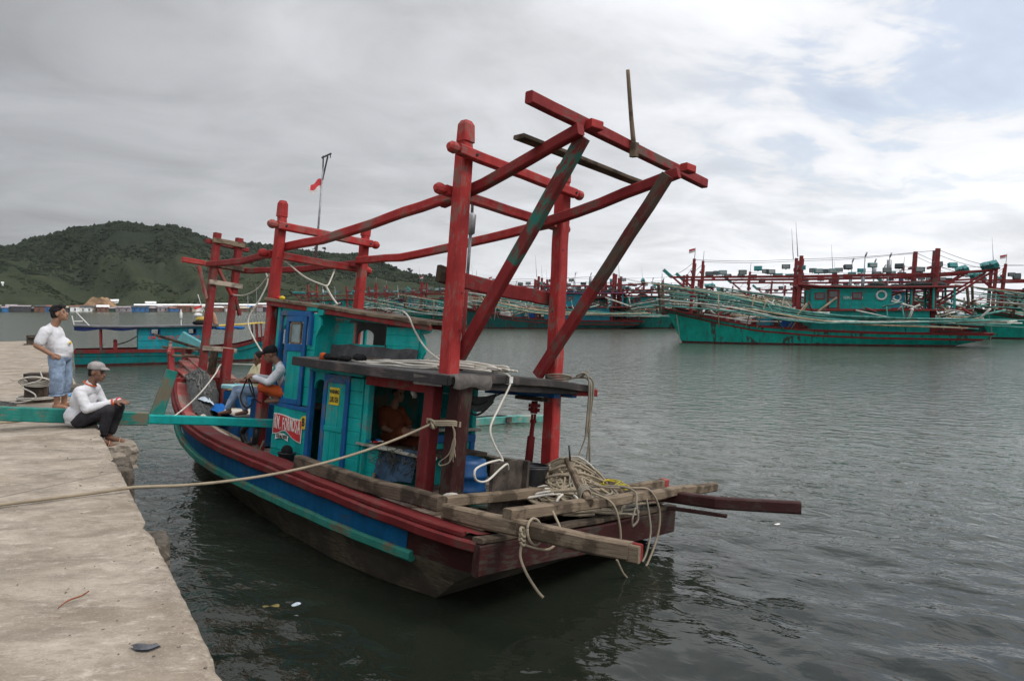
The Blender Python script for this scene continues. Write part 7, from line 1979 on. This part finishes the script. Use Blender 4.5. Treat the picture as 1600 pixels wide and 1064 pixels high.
def cream_shirt_man():
    p = BF @ Vector((5.36, .38, 1.56))
    e = person(stand(p, (-.92, -.10)), 'man in a cream shirt and jeans sitting behind the forward post')
    hc, ht = (.0, 0, .63), .25
    B = head(hc, ht, .98)
    B += [('c', (-.03, 0, .50), (-.02, 0, .58), .06, .056), ('c', (-.02, -.14, .48), (-.02, .14, .48), .066, .066), ('e', (-.03, 0, .30), (.13, .16, .2)), ('e', (-.02, 0, .08), (.14, .17, .12))]
    for s in (1, -1):
        B += [('c', (-.01, s * .17, .46), (.12, s * .22, .26), .05, .042), ('c', (.12, s * .22, .26), (.34, s * .10, .28), .04, .028)]
        B += hand((.35, s * .095, .28), (.95, -s * .25, .0), (0, s * .4, .9), 1.0, .7, -s)
        B += [('c', (.0, s * .09, .06), (.36, s * .12, .10), .082, .064), ('c', (.36, s * .12, .09), (.40 - .1 * s, s * .12, -.22), .056, .04), ('c', (.38 - .1 * s, s * .12, -.26), (.55 - .1 * s, s * .13, -.275), .038, .028)]
    fuse('body', B, SKIN_D, e, .011, 2)
    face_parts(e, hc, ht, .98)
    M = Matrix.Rotation(ht, 3, 'Y'); P = lambda *a: tuple(Vector(hc) + M @ Vector(a))
    fuse('hair', [('e', P(-.022, 0, .06), (.095, .083, .078), ht), ('e', P(-.05, 0, .01), (.06, .075, .07), ht)], HAIR, e, .009, 2, .008, 26)
    S = [('c', (-.02, -.145, .475), (-.02, .145, .475), .088, .088), ('e', (-.035, 0, .30), (.16, .19, .23)), ('e', (-.025, 0, .10), (.165, .195, .12))]
    for s in (1, -1): S += [('c', (-.01, s * .17, .46), (.10, s * .21, .29), .076, .066)]
    fuse('shirt', S, YELLOWSHIRT, e, .012, 3, 0.011, 4.2)
    T_ = [('e', (-.01, 0, .05), (.155, .185, .085))]
    for s in (1, -1): T_ += [('c', (.0, s * .09, .06), (.36, s * .12, .10), .098, .08), ('c', (.36, s * .12, .09), (.40 - .1 * s, s * .12, -.18), .074, .06)]
    fuse('trousers', T_, DENIM, e, .012, 3, 0.009, 4.2)

def resting_man():
    p = BF @ Vector((1.95, .28, 1.14))
    e = bpy.data.objects.new('person', None); COL.objects.link(e)
    e.matrix_world = BF @ Matrix.Translation((1.98, .08, 1.06)) @ Matrix.Rotation(PI, 4, 'Z')
    tag(e, 'person in orange clothes resting on the bunk inside the cabin, one bare leg out', 'person')
    hc, ht = (-.02, .02, .80), .1
    B = head(hc, ht, .98)
    B += [('c', (-.10, 0, .58), (-.05, 0, .70), .06, .056), ('c', (-.12, -.15, .53), (-.12, .15, .53), .066, .066), ('e', (-.10, 0, .36), (.13, .16, .2)), ('e', (-.05, 0, .15), (.14, .17, .12))]
    for s in (1, -1):
        B += [('c', (-.12, s * .18, .51), (.02, s * .24, .30), .05, .042), ('c', (.02, s * .24, .30), (.22, s * .13, .24), .04, .028)]
        B += hand((.23, s * .125, .24), (.95, -s * .1, -.2), (0, s * .2, .95), 1.0, .4, -s)
    B += [('c', (.0, -.10, .12), (.40, -.16, .30), .082, .062), ('c', (.40, -.16, .29), (.82, -.12, .30), .056, .038), ('c', (.84, -.12, .30), (.93, -.10, .36), .038, .026)]
    B += [('c', (.0, .10, .12), (.40, .14, .12), .082, .062), ('c', (.40, .14, .11), (.72, .0, .07), .055, .038), ('c', (.74, -.01, .06), (.86, -.06, .08), .036, .026)]
    fuse('body', B, SKIN, e, .011, 2)
    face_parts(e, hc, ht, .98)
    M = Matrix.Rotation(ht, 3, 'Y'); P = lambda *a: tuple(Vector(hc) + M @ Vector(a))
    fuse('hair', [('e', P(-.022, 0, .06), (.095, .083, .078), ht), ('e', P(-.05, 0, .01), (.06, .075, .07), ht)], HAIR, e, .009, 2, .008, 26)
    S = [('c', (-.12, -.155, .525), (-.12, .155, .525), .086, .086), ('e', (-.105, 0, .36), (.155, .185, .22)), ('e', (-.06, 0, .16), (.165, .19, .12))]
    for s in (1, -1): S += [('c', (-.12, s * .18, .51), (-.02, s * .23, .36), .075, .066)]
    fuse('shirt', S, ORANGE_D, e, .012, 3, 0.012, 4.2)
    T_ = [('e', (-.04, 0, .11), (.16, .19, .09)), ('c', (.0, -.10, .12), (.34, -.15, .28), .105, .095), ('c', (.0, .10, .12), (.42, .14, .12), .10, .09)]
    fuse('sarong', T_, ORANGE_D, e, .012, 3, 0.012, 4.2)

standing_man(); seated_man(); squatting_man(); cream_shirt_man(); resting_man()
for ob in list(COL.objects):
    if ob.type == 'EMPTY': ob.empty_display_size = .1
bpy.context.view_layer.update()
